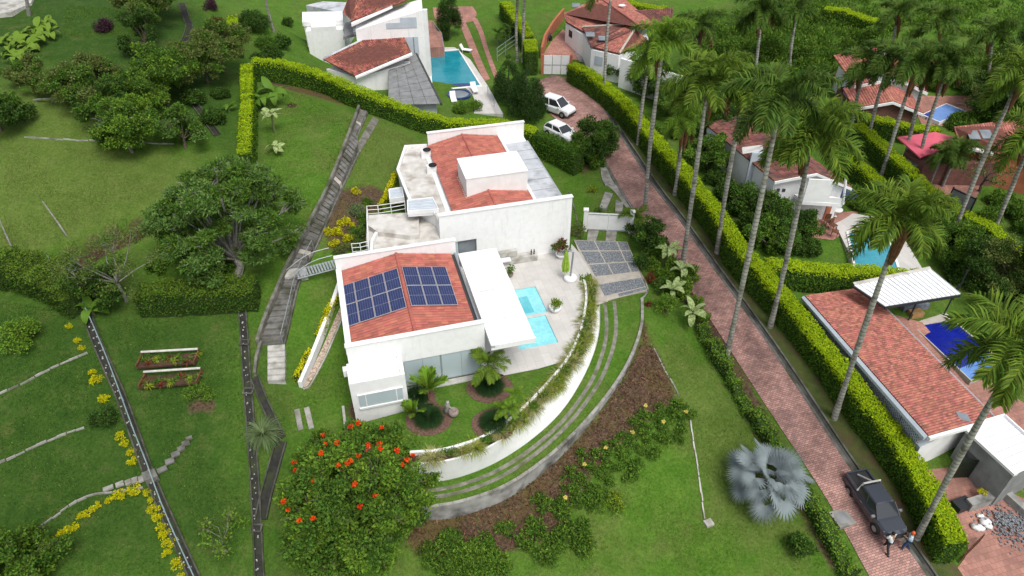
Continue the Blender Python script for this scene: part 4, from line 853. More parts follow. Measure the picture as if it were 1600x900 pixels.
def shrub(name, p, r, h, mats, lab, cat='shrub', group=None, seed=0, dens=105, l=.14, w=.08, accent=0.0, key=None):
    """foliage + short stems; shrubs with the same key share their mesh data"""
    t = thing(name, p, lab, cat, group, rz=(seed * 1.7) % 6.28); k = key or ('s', seed, r, h, tuple(mats))
    if k not in _sm:
        _sm[k] = (shrub_mesh(seed, 1.0 * r, h, mats, dens, l, w, accent=accent), None); mb = MB(); rs = np.random.RandomState(seed); C, cr = bush_clumps(rs, r, h, max(7, int(9 * r)))
        stems(mb, C, (0, 0, -.1), rs); _sm[k] = (_sm[k][0], mb.mesh('stems', 'bark'))
    link('stems', _sm[k][1], t); link('foliage', _sm[k][0], t); return t
def tree(name, p, clumps, mats, lab, trunk_r=.16, dens=45, l=.2, w=.1, seed=0, bark='bark', cat='tree', group=None, flowers=None, fork=.45, flat=.75, sway=.3, under=.6):
    """clumps: (dx, dy, z, r) about the base p; limbs reach into every clump"""
    rs = np.random.RandomState(seed + 100); t = thing(name, p, lab, cat, group); C = np.array([c[:3] for c in clumps], float); Rr = [c[3] for c in clumps]
    top = C.mean(0); forkp = np.array([top[0] * fork, top[1] * fork, max(.5, C[:, 2].min() * fork + .3)])
    mb = MB(); mb.tube([(0, 0, -.3), (0, 0, 0), Vector(forkp) * .55 + Vector((rs.normal() * sway * .3, rs.normal() * sway * .3, 0)), Vector(forkp)], [trunk_r * 1.5, trunk_r * 1.15, trunk_r, trunk_r * .8], 8)
    for c, r in zip(C, Rr):
        a, b = Vector(forkp), Vector(c); m1 = a.lerp(b, .45) + Vector((rs.normal() * .15, rs.normal() * .15, .12 * (b - a).length * .5)); mb.tube([a, m1, b], [trunk_r * .5, trunk_r * .3, trunk_r * .12], 5)
        for q in range(5):
            o = unit(rs.normal(size=3)); o[2] = abs(o[2]) * .6; e = b + Vector(o * r * .9); mb.tube([m1.lerp(b, .6), b.lerp(e, .5) + Vector((0, 0, .05)), e], [trunk_r * .16, trunk_r * .1, trunk_r * .04], 4)
    link('trunk', mb.mesh('trunk', bark), t)
    if under:                                        # lower skirts so that the crown is a mass, not a parasol
        ex = [(c[0] * .8 + rs.normal() * .3, c[1] * .8 + rs.normal() * .3, c[2] * .62) for c in C]; k_ = rs.permutation(len(ex))[:int(len(ex) * under)]; C = np.r_[C, np.array([ex[q] for q in k_])]; Rr = list(Rr) + [Rr[q] * .9 for q in k_]
    sub = []; sr = []                                # break each clump into smaller ones so the outline is uneven
    for c, r in zip(C, Rr):
        for q in range(max(4, int(7 * min(r, 2)))):
            o = unit(rs.normal(size=3)) * rs.uniform(.25, .85) * r; o[2] *= flat; sub.append(c + o); sr.append(r * rs.uniform(.28, .5))
    parts = [(0, ball_leaves(rs, sub, sr, dens, l, w, flat=flat))]
    V, F, mi = merge(parts)
    if len(mats) > 1:
        tone = np.array([rs.uniform() < .4 for _ in sub]); cnt = np.array([max(6, int(dens * 4 * math.pi * r * r * flat)) for r in sr]); mi = np.repeat(tone.astype(int), cnt)
    link('crown', npmesh('crown', V, F, mats=mats, mi=mi), t)
    if flowers:
        fm, pts, fr_ = flowers
        sc_ = np.array(sub) + np.array([*p]); so = np.array([0, 0, CAM_H])
        for q in pts:                                # each blossom sits on the first leaf clump its sight line meets
            d_ = unit(ray(*q[:2])); oc = sc_ - so; tb = oc @ d_; dis = tb ** 2 - (oc ** 2).sum(1) + (np.array(sr) * 1.0) ** 2; ok = dis > 0
            c = (so + d_ * ((tb - np.sqrt(np.maximum(dis, 0)))[ok].min() - .12) if ok.any() else np.array([*P(*q)])) - np.array([*p]); c = c[None]
            if not ok.any(): continue
            link('blossom', npmesh('blossom', *ball_leaves(rs, c, [fr_ * rs.uniform(.8, 1.25)], 700, .11, .085, up=.5, flat=.7, shell=.3), mats=[fm]), t)
    return t
# ---- hedges
def hedge(name, pp, h, w, lab, mats=('leaf_hedge', 'leaf_hedge_top'), dens=150, l=.125, ww=.09, group=None, step=.5, rough=.07, loose=.0, seed=3, cat='hedge', zoff=0.0, wf=None):
    """clipped hedge: pp = middle line of its top in photograph pixels"""
    rs = np.random.RandomState(seed); L = np.array(spline([[*G(*p, h)] for p in pp], step)); n = len(L); L[:, 2] = terr(L[:, 0], L[:, 1]) + zoff
    d = np.gradient(L[:, :2], axis=0); d = unit(d); s = np.c_[d[:, 1], -d[:, 0]]; lowf = np.convolve(rs.normal(size=n + 12), np.ones(9) / 9, 'same')[6:6 + n]; hv = h + rs.normal(size=n) * rough + lowf * .28 * min(1, h); hw = (w / 2) * (1 + rs.normal(size=n) * rough * .6)
    t = thing(name, Vector(L[n // 2]), lab, cat, group); off = L[n // 2]
    mb = MB(); prof = [(-.9, -.2), (-.97, .45), (-.9, .90), (-.75, .96), (.75, .96), (.9, .90), (.97, .45), (.9, -.2)]
    for i in range(n):
        for a, u in prof: mb.v.append((L[i, 0] + s[i, 0] * a * (hw[i] - .05), L[i, 1] + s[i, 1] * a * (hw[i] - .05), L[i, 2] + u * (hv[i] - .03)))
    k = len(prof)
    for i in range(n - 1):
        for j in range(k): mb.f.append((i * k + j, i * k + (j + 1) % k, (i + 1) * k + (j + 1) % k, (i + 1) * k + j)); mb.m.append(0)
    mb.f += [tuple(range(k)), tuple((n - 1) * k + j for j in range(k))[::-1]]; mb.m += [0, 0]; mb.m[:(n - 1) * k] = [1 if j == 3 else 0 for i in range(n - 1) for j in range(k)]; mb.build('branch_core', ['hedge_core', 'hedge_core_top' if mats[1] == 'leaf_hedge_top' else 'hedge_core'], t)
    seg = np.r_[0, np.cumsum(np.linalg.norm(np.diff(L[:, :2], axis=0), axis=1))]; Ltot = seg[-1]; Cs, Ns, Mi = [], [], []
    def put(m, u, a, z, nv):
        i = np.clip(np.searchsorted(seg, u) - 1, 0, n - 2); f = ((u - seg[i]) / (seg[i + 1] - seg[i]))[:, None]; q = L[i] * (1 - f) + L[i + 1] * f; ss = s[i]; ht = (hv[i] * (1 - f[:, 0]) + hv[i + 1] * f[:, 0]); wd = hw[i] * (1 - f[:, 0]) + hw[i + 1] * f[:, 0]
        c = q.copy(); c[:, :2] += ss * (a * wd)[:, None]; c[:, 2] += z * ht; Cs.append(c); nn = np.zeros_like(c); nn[:, :2] = ss * nv[0]; nn[:, 2] = nv[1]; Ns.append(nn); Mi.append(np.full(len(u), m))
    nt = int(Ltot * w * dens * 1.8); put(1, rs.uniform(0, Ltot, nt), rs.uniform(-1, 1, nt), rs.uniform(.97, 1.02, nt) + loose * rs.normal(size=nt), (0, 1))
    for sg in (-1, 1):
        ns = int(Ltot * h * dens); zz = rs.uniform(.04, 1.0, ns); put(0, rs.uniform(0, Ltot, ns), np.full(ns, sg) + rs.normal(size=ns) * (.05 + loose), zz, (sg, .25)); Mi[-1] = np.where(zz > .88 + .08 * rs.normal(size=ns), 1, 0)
    for e in (0, Ltot):
        ne = int(w * h * dens); put(0, np.full(ne, e) + rs.uniform(-.05, .05, ne), rs.uniform(-1, 1, ne), rs.uniform(.05, 1, ne), (0, .4))
    C = np.concatenate(Cs); N = unit(np.concatenate(Ns) + rs.normal(size=C.shape) * np.where(np.concatenate(Mi) == 1, .33, .5)[:, None]); D = unit(np.cross(N, rs.normal(size=C.shape))); D = unit(D + N * .35); S = unit(np.cross(D, N)); k = rs.uniform(.7, 1.3, len(C))
    V, F = cards(C - off, D, S, l * k, ww * k); link('foliage', npmesh('foliage', V, F, mats=list(mats), mi=np.concatenate(Mi)), t); return t
# ---- palms
def frond_mesh(seed, el0, droop, nl=46, llen=.30, lw=.030, plume=.5, mat='leaf_palm', hang=.35):
    """pinnate frond of unit length growing along +x, starting el0 above the horizon, bending by droop"""
    rs = np.random.RandomState(seed); n = 14; pts = [np.zeros(3)]; els = [el0]
    for i in range(n):
        e = el0 - droop * ((i + 1) / n) ** 1.3; els.append(e); pts.append(pts[-1] + np.array([math.cos(e), .0, math.sin(e)]) / n)
    pts = np.array(pts); V, F = [], []; u = np.linspace(.14, .995, nl)
    for sg in (-1, 1):
        for t in u:
            x = t * n; i = min(int(x), n - 1); p = pts[i] + (pts[i + 1] - pts[i]) * (x - i); tan = unit(pts[i + 1] - pts[i]); upv = np.array([-tan[2], 0, tan[0]]); side = np.array([0, sg, 0.])
            ll = llen * (.35 + .65 * math.sin(math.pi * min(1, .12 + t * .86)) ** .6) * rs.uniform(.85, 1.12); fw = .45 + .6 * t; d = unit(side + tan * fw + upv * (rs.normal() * plume + .12)); d2 = unit(d + np.array([0, 0, -hang * rs.uniform(.7, 1.4)]))
            wv = unit(np.cross(d, upv + side * .2)) * lw * .5; m = p + d * ll * .55; e = m + d2 * ll * .5; k = len(V)
            V += [p - wv * .6, p + wv * .6, m + wv, m - wv, e]; F += [(k, k + 1, k + 2, k + 3), (k + 3, k + 2, k + 4, k + 4)]
    q = [f for f in F if f[2] != f[3]]; tr = [f[:3] for f in F if f[2] == f[3]]
    k = len(V); rw = .012
    for i, p in enumerate(pts): r_ = rw * (1 - .8 * i / n); V += [p + np.array([0, r_, 0]), p - np.array([0, r_, 0]), p + np.array([0, 0, r_])]
    for i in range(n):
        for a, b in ((0, 2), (2, 1), (1, 0)): q.append((k + i * 3 + a, k + i * 3 + b, k + i * 3 + 3 + b, k + i * 3 + 3 + a))
    return npmesh('frond', np.array(V), q, tr, mats=[mat])
FR = {}
def fronds_for(mat, kind='royal'):
    if (mat, kind) not in FR:
        if kind == 'royal': spec = [(1.25, 1.5), (.85, 1.7), (.45, 1.6), (.05, 1.35), (-.45, .9)]; kw = dict(nl=92, llen=.29, lw=.021, plume=.75, hang=.6)
        elif kind == 'small': spec = [(1.3, 1.3), (.9, 1.6), (.5, 1.5), (.1, 1.2)]; kw = dict(nl=56, llen=.30, lw=.022, plume=.22)
        else: spec = [(1.4, .45), (1.25, .6), (1.0, .7)]; kw = dict(nl=16, llen=.34, lw=.085, plume=.08, hang=.15)
        FR[(mat, kind)] = [frond_mesh(11 + i, a, b, mat=mat, **kw) for i, (a, b) in enumerate(spec)]
    return FR[(mat, kind)]
def add_fronds(t, top, L, n, mat, kind, seed, tiers=None, sc=1.0):
    rs = np.random.RandomState(seed); ms = fronds_for(mat, kind)
    for k in range(n):
        i = k % len(ms) if tiers is None else tiers[k % len(tiers)]; o = link('frond', ms[i], t); o.location = top; s = L * rs.uniform(.88, 1.1) * (1 if i else .9)
        o.scale = (s, s * sc, s); o.rotation_euler = (rs.normal() * .12, rs.normal() * .08, k * 2.39996 + rs.normal() * .25)
def royal_palm(base_px, crown_px, lab, L=3.2, n=15, mat='leaf_palm', seed=0, dead=1, group='royal palms along the lanes', r=.165, base=None):
    b = base if base is not None else G(*base_px); c = PY(*crown_px, b.y); t = thing('royal_palm', b, lab, 'palm tree', group); top = c - b; hh = top.length; ax = top.normalized(); rs = np.random.RandomState(seed)
    pts = []; rad = []; bend = rs.normal() * .012 * hh
    for k in range(9):
        u = k / 8; p = top * (u * (1 - 1.5 / hh)) + Vector((math.sin(u * math.pi) * bend, 0, 0)); pts.append(p); rad.append(r * (1.35 - .5 * min(1, u * 4) + .22 * math.exp(-((u - .55) / .25) ** 2) - .3 * max(0, u - .6)))
    pts[0] = Vector((0, 0, -.4)); pts.insert(1, Vector((0, 0, .0))); rad.insert(0, r * 1.5); mb = MB(); mb.tube(pts, rad, 9); link('trunk', mb.mesh('trunk', 'palm_trunk', smooth=True), t)
    s0 = pts[-1]; mb = MB(); mb.tube([s0, s0.lerp(top, .35), top], [r * .95, r * 1.0, r * .5], 9); link('crownshaft', mb.mesh('crownshaft', 'crownshaft', smooth=True), t)
    add_fronds(t, top, L * rs.uniform(.93, 1.12), n + rs.randint(-2, 4), mat, 'royal', seed)
    if dead > 1: add_fronds(t, top - ax * .4, L * .75, dead - 1, 'leaf_brown', 'royal', seed + 7, tiers=[4])
    for q in range(dead):                            # withered sheath hanging by the shaft
        an = rs.uniform(0, 6.28); o = Vector((math.cos(an), math.sin(an), 0)); mb = MB(); mb.tube([top - ax * .3 + o * .2, top - ax * 1.1 + o * .42, top - ax * 2.2 + o * .36, top - ax * 3.0 + o * .3], [.08, .2, .15, .05], 6); link('dead_sheath', mb.mesh('dead_sheath', 'dead_frond'), t)
    return t
def small_palm(p, h, L, n, lab, mat='leaf_palm', kind='small', seed=0, r=.07, cat='palm', name='garden_palm', group=None, trunkmat='bark_grey', lean=(0, 0)):
    t = thing(name, p, lab, cat, group); top = Vector((lean[0], lean[1], h)); mb = MB(); mb.tube([(0, 0, -.2), top * .5, top], [r * 1.2, r, r * .8], 7); link('trunk', mb.mesh('trunk', trunkmat), t); add_fronds(t, top, L, n, mat, kind, seed); return t
def blade_mesh(seed, n, L, w, spread=1.0, mat='leaf_mondo', dome=.35, segs=3):
    """tuft of arching blades from one base"""
    rs = np.random.RandomState(seed); V, F = [], []
    a = rs.uniform(0, 2 * math.pi, n); el = rs.uniform(.25, 1.5, n); ll = L * rs.uniform(.7, 1.1, n); b = np.c_[np.cos(a), np.sin(a), np.zeros(n)]; base = b * (rs.uniform(0, 1, n) ** .5 * dome * L)[:, None] * 1.0
    sd = np.c_[-np.sin(a), np.cos(a), np.zeros(n)]; p = base.copy(); e = el.copy(); prev = []
    rows = [p]
    for k in range(segs): p = p + (b * np.cos(e)[:, None] * spread + np.array([0, 0, 1]) * np.sin(e)[:, None]) * (ll / segs)[:, None]; rows.append(p); e = e - .75
    V = np.empty((n, (segs + 1) * 2, 3))
    for k, q in enumerate(rows): wk = w * (1 - .75 * k / segs); V[:, k * 2] = q + sd * wk / 2; V[:, k * 2 + 1] = q - sd * wk / 2
    m = (segs + 1) * 2; F = np.concatenate([np.stack([np.arange(n) * m + k * 2, np.arange(n) * m + k * 2 + 1, np.arange(n) * m + k * 2 + 3, np.arange(n) * m + k * 2 + 2], 1) for k in range(segs)])
    return npmesh('blades', V.reshape(-1, 3), F, mats=[mat])
def big_leaf_mesh(L, w, mat, bend=1.0, n=7, fold=.25):
    V, F = [], []; p = np.zeros(3); e = 1.0
    for i in range(n + 1):
        t = i / n; wd = w * (math.sin(math.pi * min(1, .06 + t * .93)) ** .7) * .5
        V += [p + np.array([0, wd, fold * wd]), p, p + np.array([0, -wd, fold * wd])]; p = p + np.array([math.cos(e), 0, math.sin(e)]) * L / n; e -= bend / n * 1.6
    for i in range(n): k = i * 3; F += [(k, k + 1, k + 4, k + 3), (k + 1, k + 2, k + 5, k + 4)]
    return npmesh('leaf', np.array(V), F, mats=[mat], smooth=True)
BL = {}
def banana(p, h, L, n, lab, mat='leaf_banana', seed=0, w=.5, name='banana_plant', cat='banana plant', r=.09, group=None):
    rs = np.random.RandomState(seed); t = thing(name, p, lab, cat, group); mb = MB(); mb.tube([(0, 0, -.2), (0, 0, h * .5), (.05, 0, h)], [r * 1.3, r, r * .7], 7); link('stem', mb.mesh('stem', 'crownshaft'), t)
    for b in (.6, 1.2, 1.7):
        if (mat, b) not in BL: BL[(mat, b)] = big_leaf_mesh(1, .34, mat, b)
    for k in range(n):
        o = link('leaf', BL[(mat, (.6, 1.2, 1.7)[k % 3])], t); s = L * rs.uniform(.75, 1.1); o.scale = (s, s * w / .34 * .75, s); o.location = (0, 0, h * rs.uniform(.7, 1)); o.rotation_euler = (rs.normal() * .3, rs.uniform(-.25, .45), k * 2.4 + rs.normal() * .3)
    return t
# ------------------------------------------------------------------ hedges
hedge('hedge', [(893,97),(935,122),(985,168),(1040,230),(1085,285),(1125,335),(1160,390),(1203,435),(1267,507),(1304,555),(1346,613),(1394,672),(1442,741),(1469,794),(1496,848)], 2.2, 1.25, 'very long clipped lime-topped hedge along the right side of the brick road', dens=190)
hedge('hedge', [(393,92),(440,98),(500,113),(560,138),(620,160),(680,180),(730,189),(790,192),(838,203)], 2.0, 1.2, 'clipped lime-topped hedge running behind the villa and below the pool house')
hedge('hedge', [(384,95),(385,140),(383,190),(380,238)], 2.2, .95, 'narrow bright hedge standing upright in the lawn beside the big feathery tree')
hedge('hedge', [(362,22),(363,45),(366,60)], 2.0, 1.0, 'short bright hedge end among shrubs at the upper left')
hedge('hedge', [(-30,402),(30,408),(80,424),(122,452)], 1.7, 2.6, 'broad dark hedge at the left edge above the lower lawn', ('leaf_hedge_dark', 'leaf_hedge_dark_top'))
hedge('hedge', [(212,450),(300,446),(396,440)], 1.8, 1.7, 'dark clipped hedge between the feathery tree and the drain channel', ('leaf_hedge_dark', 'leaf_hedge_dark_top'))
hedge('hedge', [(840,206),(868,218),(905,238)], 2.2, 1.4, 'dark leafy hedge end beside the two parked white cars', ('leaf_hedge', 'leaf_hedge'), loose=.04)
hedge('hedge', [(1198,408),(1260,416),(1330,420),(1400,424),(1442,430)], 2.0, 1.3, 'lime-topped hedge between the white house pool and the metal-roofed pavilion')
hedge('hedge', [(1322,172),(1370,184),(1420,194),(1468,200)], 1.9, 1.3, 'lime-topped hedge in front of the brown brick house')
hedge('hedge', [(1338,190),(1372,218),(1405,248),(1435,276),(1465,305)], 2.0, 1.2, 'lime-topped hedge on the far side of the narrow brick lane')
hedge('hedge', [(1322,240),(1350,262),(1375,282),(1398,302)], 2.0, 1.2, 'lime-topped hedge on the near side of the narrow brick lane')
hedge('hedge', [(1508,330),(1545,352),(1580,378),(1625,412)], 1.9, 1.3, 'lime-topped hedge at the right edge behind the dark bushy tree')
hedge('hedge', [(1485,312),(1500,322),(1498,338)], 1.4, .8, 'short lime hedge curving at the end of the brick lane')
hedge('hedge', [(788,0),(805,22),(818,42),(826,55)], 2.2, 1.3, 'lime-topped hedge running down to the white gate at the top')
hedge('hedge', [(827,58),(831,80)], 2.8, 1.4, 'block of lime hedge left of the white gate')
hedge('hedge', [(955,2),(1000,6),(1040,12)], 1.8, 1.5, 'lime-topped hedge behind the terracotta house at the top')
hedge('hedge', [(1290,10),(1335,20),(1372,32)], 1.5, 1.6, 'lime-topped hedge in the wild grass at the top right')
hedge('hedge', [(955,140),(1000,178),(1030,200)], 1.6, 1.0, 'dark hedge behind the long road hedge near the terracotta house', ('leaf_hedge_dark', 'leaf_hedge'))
hedge('yellow_hedge', [(525,456),(512,486),(497,522)], .55, .4, 'low yellow clipped hedge along the upper part of the white garden wall', ('leaf_yellow_green', 'leaf_yellow'), dens=160, l=.12, ww=.07)
hedge('yellow_hedge', [(486,541),(475,562),(462,588)], .55, .4, 'low yellow clipped hedge along the lower end of the white garden wall', ('leaf_yellow_green', 'leaf_yellow'), dens=160, l=.12, ww=.07)
hedge('yellow_hedge', [(617,268),(606,296),(594,322)], .6, .4, 'low yellow hedge beside the curved terrace of the villa', ('leaf_yellow_green', 'leaf_yellow'), dens=160, l=.12, ww=.07)
hedge('shrub_border', [(1096,500),(1128,560),(1165,620),(1205,680),(1250,752),(1292,820),(1335,895)], .8, .85, 'loose green shrub border between the lawn and the left edge of the road', ('leaf_mid', 'leaf_fresh'), loose=.14, rough=.32, dens=130)
# ------------------------------------------------------------------ royal palms
PALMS = [
 ((1432,842),(1602,534),'tall royal palm rising beside the parked pickup truck',3.2,15,'leaf_palm',2),
 ((1303,655),(1412,336),'royal palm with a big brown sheath, crown over the pale teal pool',3.3,17,'leaf_palm',3),
 ((1203,512),(1272,205),'royal palm whose crown hangs over the white two-storey house',3.4,17,'leaf_palm',2),
 ((1133,565),(1222,150),'tallest royal palm, rooted at the shrub border on the near side of the road',3.4,16,'leaf_palm_dark',1),
 ((1120,397),(1165,135),'royal palm on the road verge near the lime hedge bend',3.1,15,'leaf_palm',1),
 ((1067,410),(1108,122),'royal palm rooted beside the variegated banana plants',3.3,15,'leaf_palm',2),
 ((1054,306),(1068,185),'short royal palm with drooping brown leaf on the road verge',2.6,13,'leaf_palm_young',3),
 ((1008,327),(1037,62),'royal palm with pale young crown in front of the terracotta house',2.9,14,'leaf_palm_young',1),
 ((997,228),(1014,92),'royal palm with a narrow crown beside the white wall of the terracotta house',2.7,12,'leaf_palm_young',0),
 ((944,160),(957,-40),'royal palm at the road bend whose crown leaves the picture',3.2,12,'leaf_palm',0),
 ((808,96),(812,-55),'left of two thin palm trunks by the upper driveway',3.0,10,'leaf_palm',0),
 ((817,98),(821,-52),'right of two thin palm trunks by the upper driveway',3.0,10,'leaf_palm',0),
 ((1085,132),(1092,38),'dark-crowned royal palm behind the terracotta house',3.2,15,'leaf_palm_dark',2),
 ((1176,140),(1192,12),'royal palm with crown at the top edge above the blue pool',3.3,15,'leaf_palm_dark',2),
 ((1234,110),(1246,12),'royal palm in front of the wild grass slope at the top',3.0,13,'leaf_palm_dark',1),
 ((1329,214),(1352,98),'leftmost royal palm in the row before the brick house',2.9,13,'leaf_palm_dark',2),
 ((1355,226),(1390,88),'second royal palm in the row before the brick house',3.0,14,'leaf_palm_dark',2),
 ((1378,272),(1432,98),'third royal palm in the row, rooted on the lane verge',3.0,14,'leaf_palm_dark',2),
 ((1411,262),(1453,90),'fourth royal palm in the row before the brick house',3.0,14,'leaf_palm_dark',2),
 ((1431,275),(1482,98),'fifth royal palm in the row, rightmost before the brick house pool',3.0,14,'leaf_palm_dark',3),
 ((1483,383),(1597,112),'leaning royal palm crossing in front of the orange-tiled house',3.2,15,'leaf_palm',1),
 ((1547,378),(1618,205),'royal palm at the right edge behind the dark bushy tree',3.3,14,'leaf_palm',1),
 ((1460,130),(1470,30),'royal palm on the wild slope above the brick house',2.9,13,'leaf_palm_dark',1),
 ((1393,110),(1402,18),'royal palm crown against the wild grass above the brick house chimney',2.9,13,'leaf_palm_dark',1),
 ((1540,140),(1552,50),'royal palm among the trees at the upper right',2.9,13,'leaf_palm_dark',1),
]
for k, (b, c, lab, L, n, mt, dd) in enumerate(PALMS): royal_palm(b, c, lab, L, n, mt, 40 + k, dd)
p = G(1472, 292); small_palm(p, PY(1480, 236, p.y).z - p.z, 2.3, 16, 'dark palm with drooping fronds in front of the pink roof', 'leaf_palm_dark', 'royal', 5, .13)
p = G(1448, 300); small_palm(p, PY(1446, 240, p.y).z - p.z, 1.6, 12, 'small dark palm left of the drooping palm by the pink roof', 'leaf_palm_dark', 'royal', 6, .1)
# ------------------------------------------------------------------ garden palms and tufts round the villa
small_palm(P(763, 602, 0), 1.9, 1.5, 14, 'feathery palm at the right end of the frosted glass doors', 'leaf_palm', 'small', 3)
small_palm(P(670, 624, 0), .9, 1.5, 9, 'upright red-based palm before the frosted glass doors', 'leaf_palm_young', 'upright', 4, trunkmat='leaf_brown')
small_palm(P(645, 652, 0), .4, 1.1, 8, 'low upright palm beside the annex corner', 'leaf_palm_young', 'upright', 8, trunkmat='leaf_brown')
for k, (px, py, h) in enumerate(((790, 668, 1.6), (800, 655, 2.1), (783, 660, 1.1))): small_palm(P(px, py, 0), h, .75, 8, 'thin-stemmed young palm by the rightmost grass mound, %s' % ('nearest of three', 'tallest of three', 'shortest of three')[k], 'leaf_palm_young', 'small', 12 + k, .035, group='young palms by the garden wall', lean=(.25 - .1 * k, .1))
MONDO = [blade_mesh(s, 2600, .75, .014, 1.0, 'leaf_mondo', .75) for s in (1, 2)]
for k, (px, py, s, lab) in enumerate(((765, 605, 1.0, 'round dark grass mound under the feathery palm'), (651, 622, .82, 'round dark grass mound beside the annex wall'), (670, 655, .95, 'round dark grass mound left of the stone figure'), (771, 662, .9, 'round dark grass mound near the curved garden wall'))):
    t = thing('grass_mound', P(px, py, -.03), lab, 'ornamental grass', 'dark grass mounds in the garden'); o = link('blades', MONDO[k % 2], t); o.scale = (s * 1.0, s * 1.0, s * 1.75)
    c = P(px, py, 0); mb = MB(); q = [(c.x + math.cos(a) * s * 1.5, c.y + math.sin(a) * s * 1.35) for a in np.linspace(0, 6.28, 20)[:-1]]; mb.prism(q, -.2, .0); mb.build('mulch_bed', 'bark_mulch', kind='structure')
poly_sheet('mulch_bed', 'bark_mulch', [P(*c, 0)[:2] for c in ((640, 640), (652, 628), (680, 622), (688, 640), (705, 655), (695, 668), (672, 678), (648, 680))], -.012)
# potted plants on the deck
t = pot('potted_plant', P(867, 486, 0), .42, .45, 'white_paint', 'round clipped potted shrub on the deck right of the plunge pool'); link('foliage', shrub_mesh(21, .55, .6, ['leaf_fresh', 'leaf_yellow_green'], 110, .14, .08, accent=.4), t).location = (0, 0, .4)
t = pot('potted_plant', P(876, 402, 0), .4, .4, 'white_paint', 'large potted plant with reddish top against the white wall corner'); link('foliage', shrub_mesh(22, .75, 1.5, ['leaf_mid', 'leaf_red'], 80, .22, .08, accent=.6), t).location = (0, 0, .35)
t = pot('potted_plant', P(797, 432, 0), .25, .3, 'terracotta_pot', 'small potted bush half hidden by the white canopy edge'); link('foliage', shrub_mesh(23, .45, .9, ['leaf_mid'], 110, .15, .08), t).location = (0, 0, .25)
t = pot('potted_plant', P(762, 392, 0), .3, .35, 'terracotta_pot', 'broad-leaved potted plant beside the glazed opening of the villa')
for k in range(8): BL.setdefault(('leaf_dark', 1.2), big_leaf_mesh(1, .34, 'leaf_dark', 1.2)); o = link('leaf', BL[('leaf_dark', 1.2)], t); o.location = (0, 0, .35); o.scale = (.9, 1.0, .9); o.rotation_euler = (0, -.3 + .3 * (k % 3), k * 2.4)
# planter on the curved wall: straw-coloured grasses and trailing green
STRAW = [blade_mesh(s, 160, .65, .03, 1.0, m, .5) for s, m in ((5, 'leaf_straw'), (6, 'leaf_straw'), (7, 'leaf_yellow_green'))]
GREENT = [shrub_mesh(31 + k, .38, .45, ['leaf_mid', 'leaf_fresh'], 130, .12, .06, accent=.4) for k in range(3)]
pm = (inn2 + planter_in) / 2; km = [0, 0]
for k in range(4, nw - 1):
    if k < 22 and k % 2: continue
    green = (k * 7) % 5 < 2; c = Vector(pm[k]) + Vector((R.normal() * .12, R.normal() * .12, -.05)); nmx = 'straw-coloured grass tuft' if not green else 'green trailing clump'
    t = thing('planter_plant', c, '%s in the curved wall planter, %s such from its lower end' % (nmx, ORD[km[green]]), 'plant', 'plants in the curved planter'); km[green] += 1
    o = link('blades' if not green else 'foliage', (STRAW if not green else GREENT)[k % 3], t); s = R.uniform(.85, 1.3); o.scale = (s, s, s); o.rotation_euler = (0, 0, R.uniform(0, 6.28))
# ------------------------------------------------------------------ yellow shrubs
YM = [shrub_mesh(50 + k, .55, .55, ['leaf_yellow', 'leaf_yellow_green'], 150, .14, .075, n=8, accent=.25) for k in range(4)]
def yellow(pts, row):
    for k, q in enumerate(pts):
        p = G(q[0], q[1] + 3); t = thing('yellow_shrub', p, 'bright yellow-leaved shrub, %s in the row %s' % (ORD[k], row), 'shrub', 'yellow shrubs in the left garden', rz=R.uniform(0, 6)); o = link('foliage', YM[k % 4], t); s = (q[2] if len(q) > 2 else 1) * R.uniform(.62, .8); o.scale = (s, s, s * .9)
yellow([(108,508,.6),(121,530,.75),(129,541,.65),(145,580,.7),(152,592,.95),(162,622,.95)], 'going down from the banana plant by the channel')
yellow([(188,680,.9),(196,692,.85),(206,705,.75),(207,719,.85)], 'above the concrete slab over the channel')
yellow([(231,767,.75),(237,779,.65),(241,795,.85),(247,806,.9),(252,820,.8),(258,832,.85),(263,849,.9),(261,863,.8),(277,880,.95),(283,898,.6)], 'going down the channel from the slab')
yellow([(210,763,1.1),(188,773,1.0),(172,780,.7),(152,788,.65),(141,797,.8),(128,804,.7),(113,822,1.0),(97,833,.75),(79,845,.85)], 'going left from the slab along the stone edging')
for k, (px, py, s) in enumerate(((556,298,.9),(572,318,.6),(537,345,1.1),(530,362,1.2),(513,362,.9),(543,372,1.0),(522,378,.9),(552,350,.7))):
    p = G(px, py + 4); t = thing('yellow_shrub', p, 'yellow shrub in the bed between stairway and villa terrace, %s from the top' % ORD[k], 'shrub', 'yellow shrubs beside the stairway'); o = link('foliage', YM[k % 4], t); o.scale = (s * .85, s * .85, s * .9)
for k, (px, py, r, h, m) in enumerate(((562,330,.9,.9,'leaf_grey_tuft'),(575,345,1.0,1.0,'leaf_mid'),(560,365,.9,.9,'leaf_mid'),(540,390,.9,.8,'leaf_olive'),(575,312,.7,.7,'leaf_mid'),(565,385,.8,.8,'leaf_dark'))):
    shrub('bed_shrub', G(px, py + 5), r, h, [m], 'mixed shrub in the bed beside the villa terrace, %s from the top' % ORD[k], group='shrubs in the terrace bed', seed=60 + k, dens=90, l=.14, w=.06)
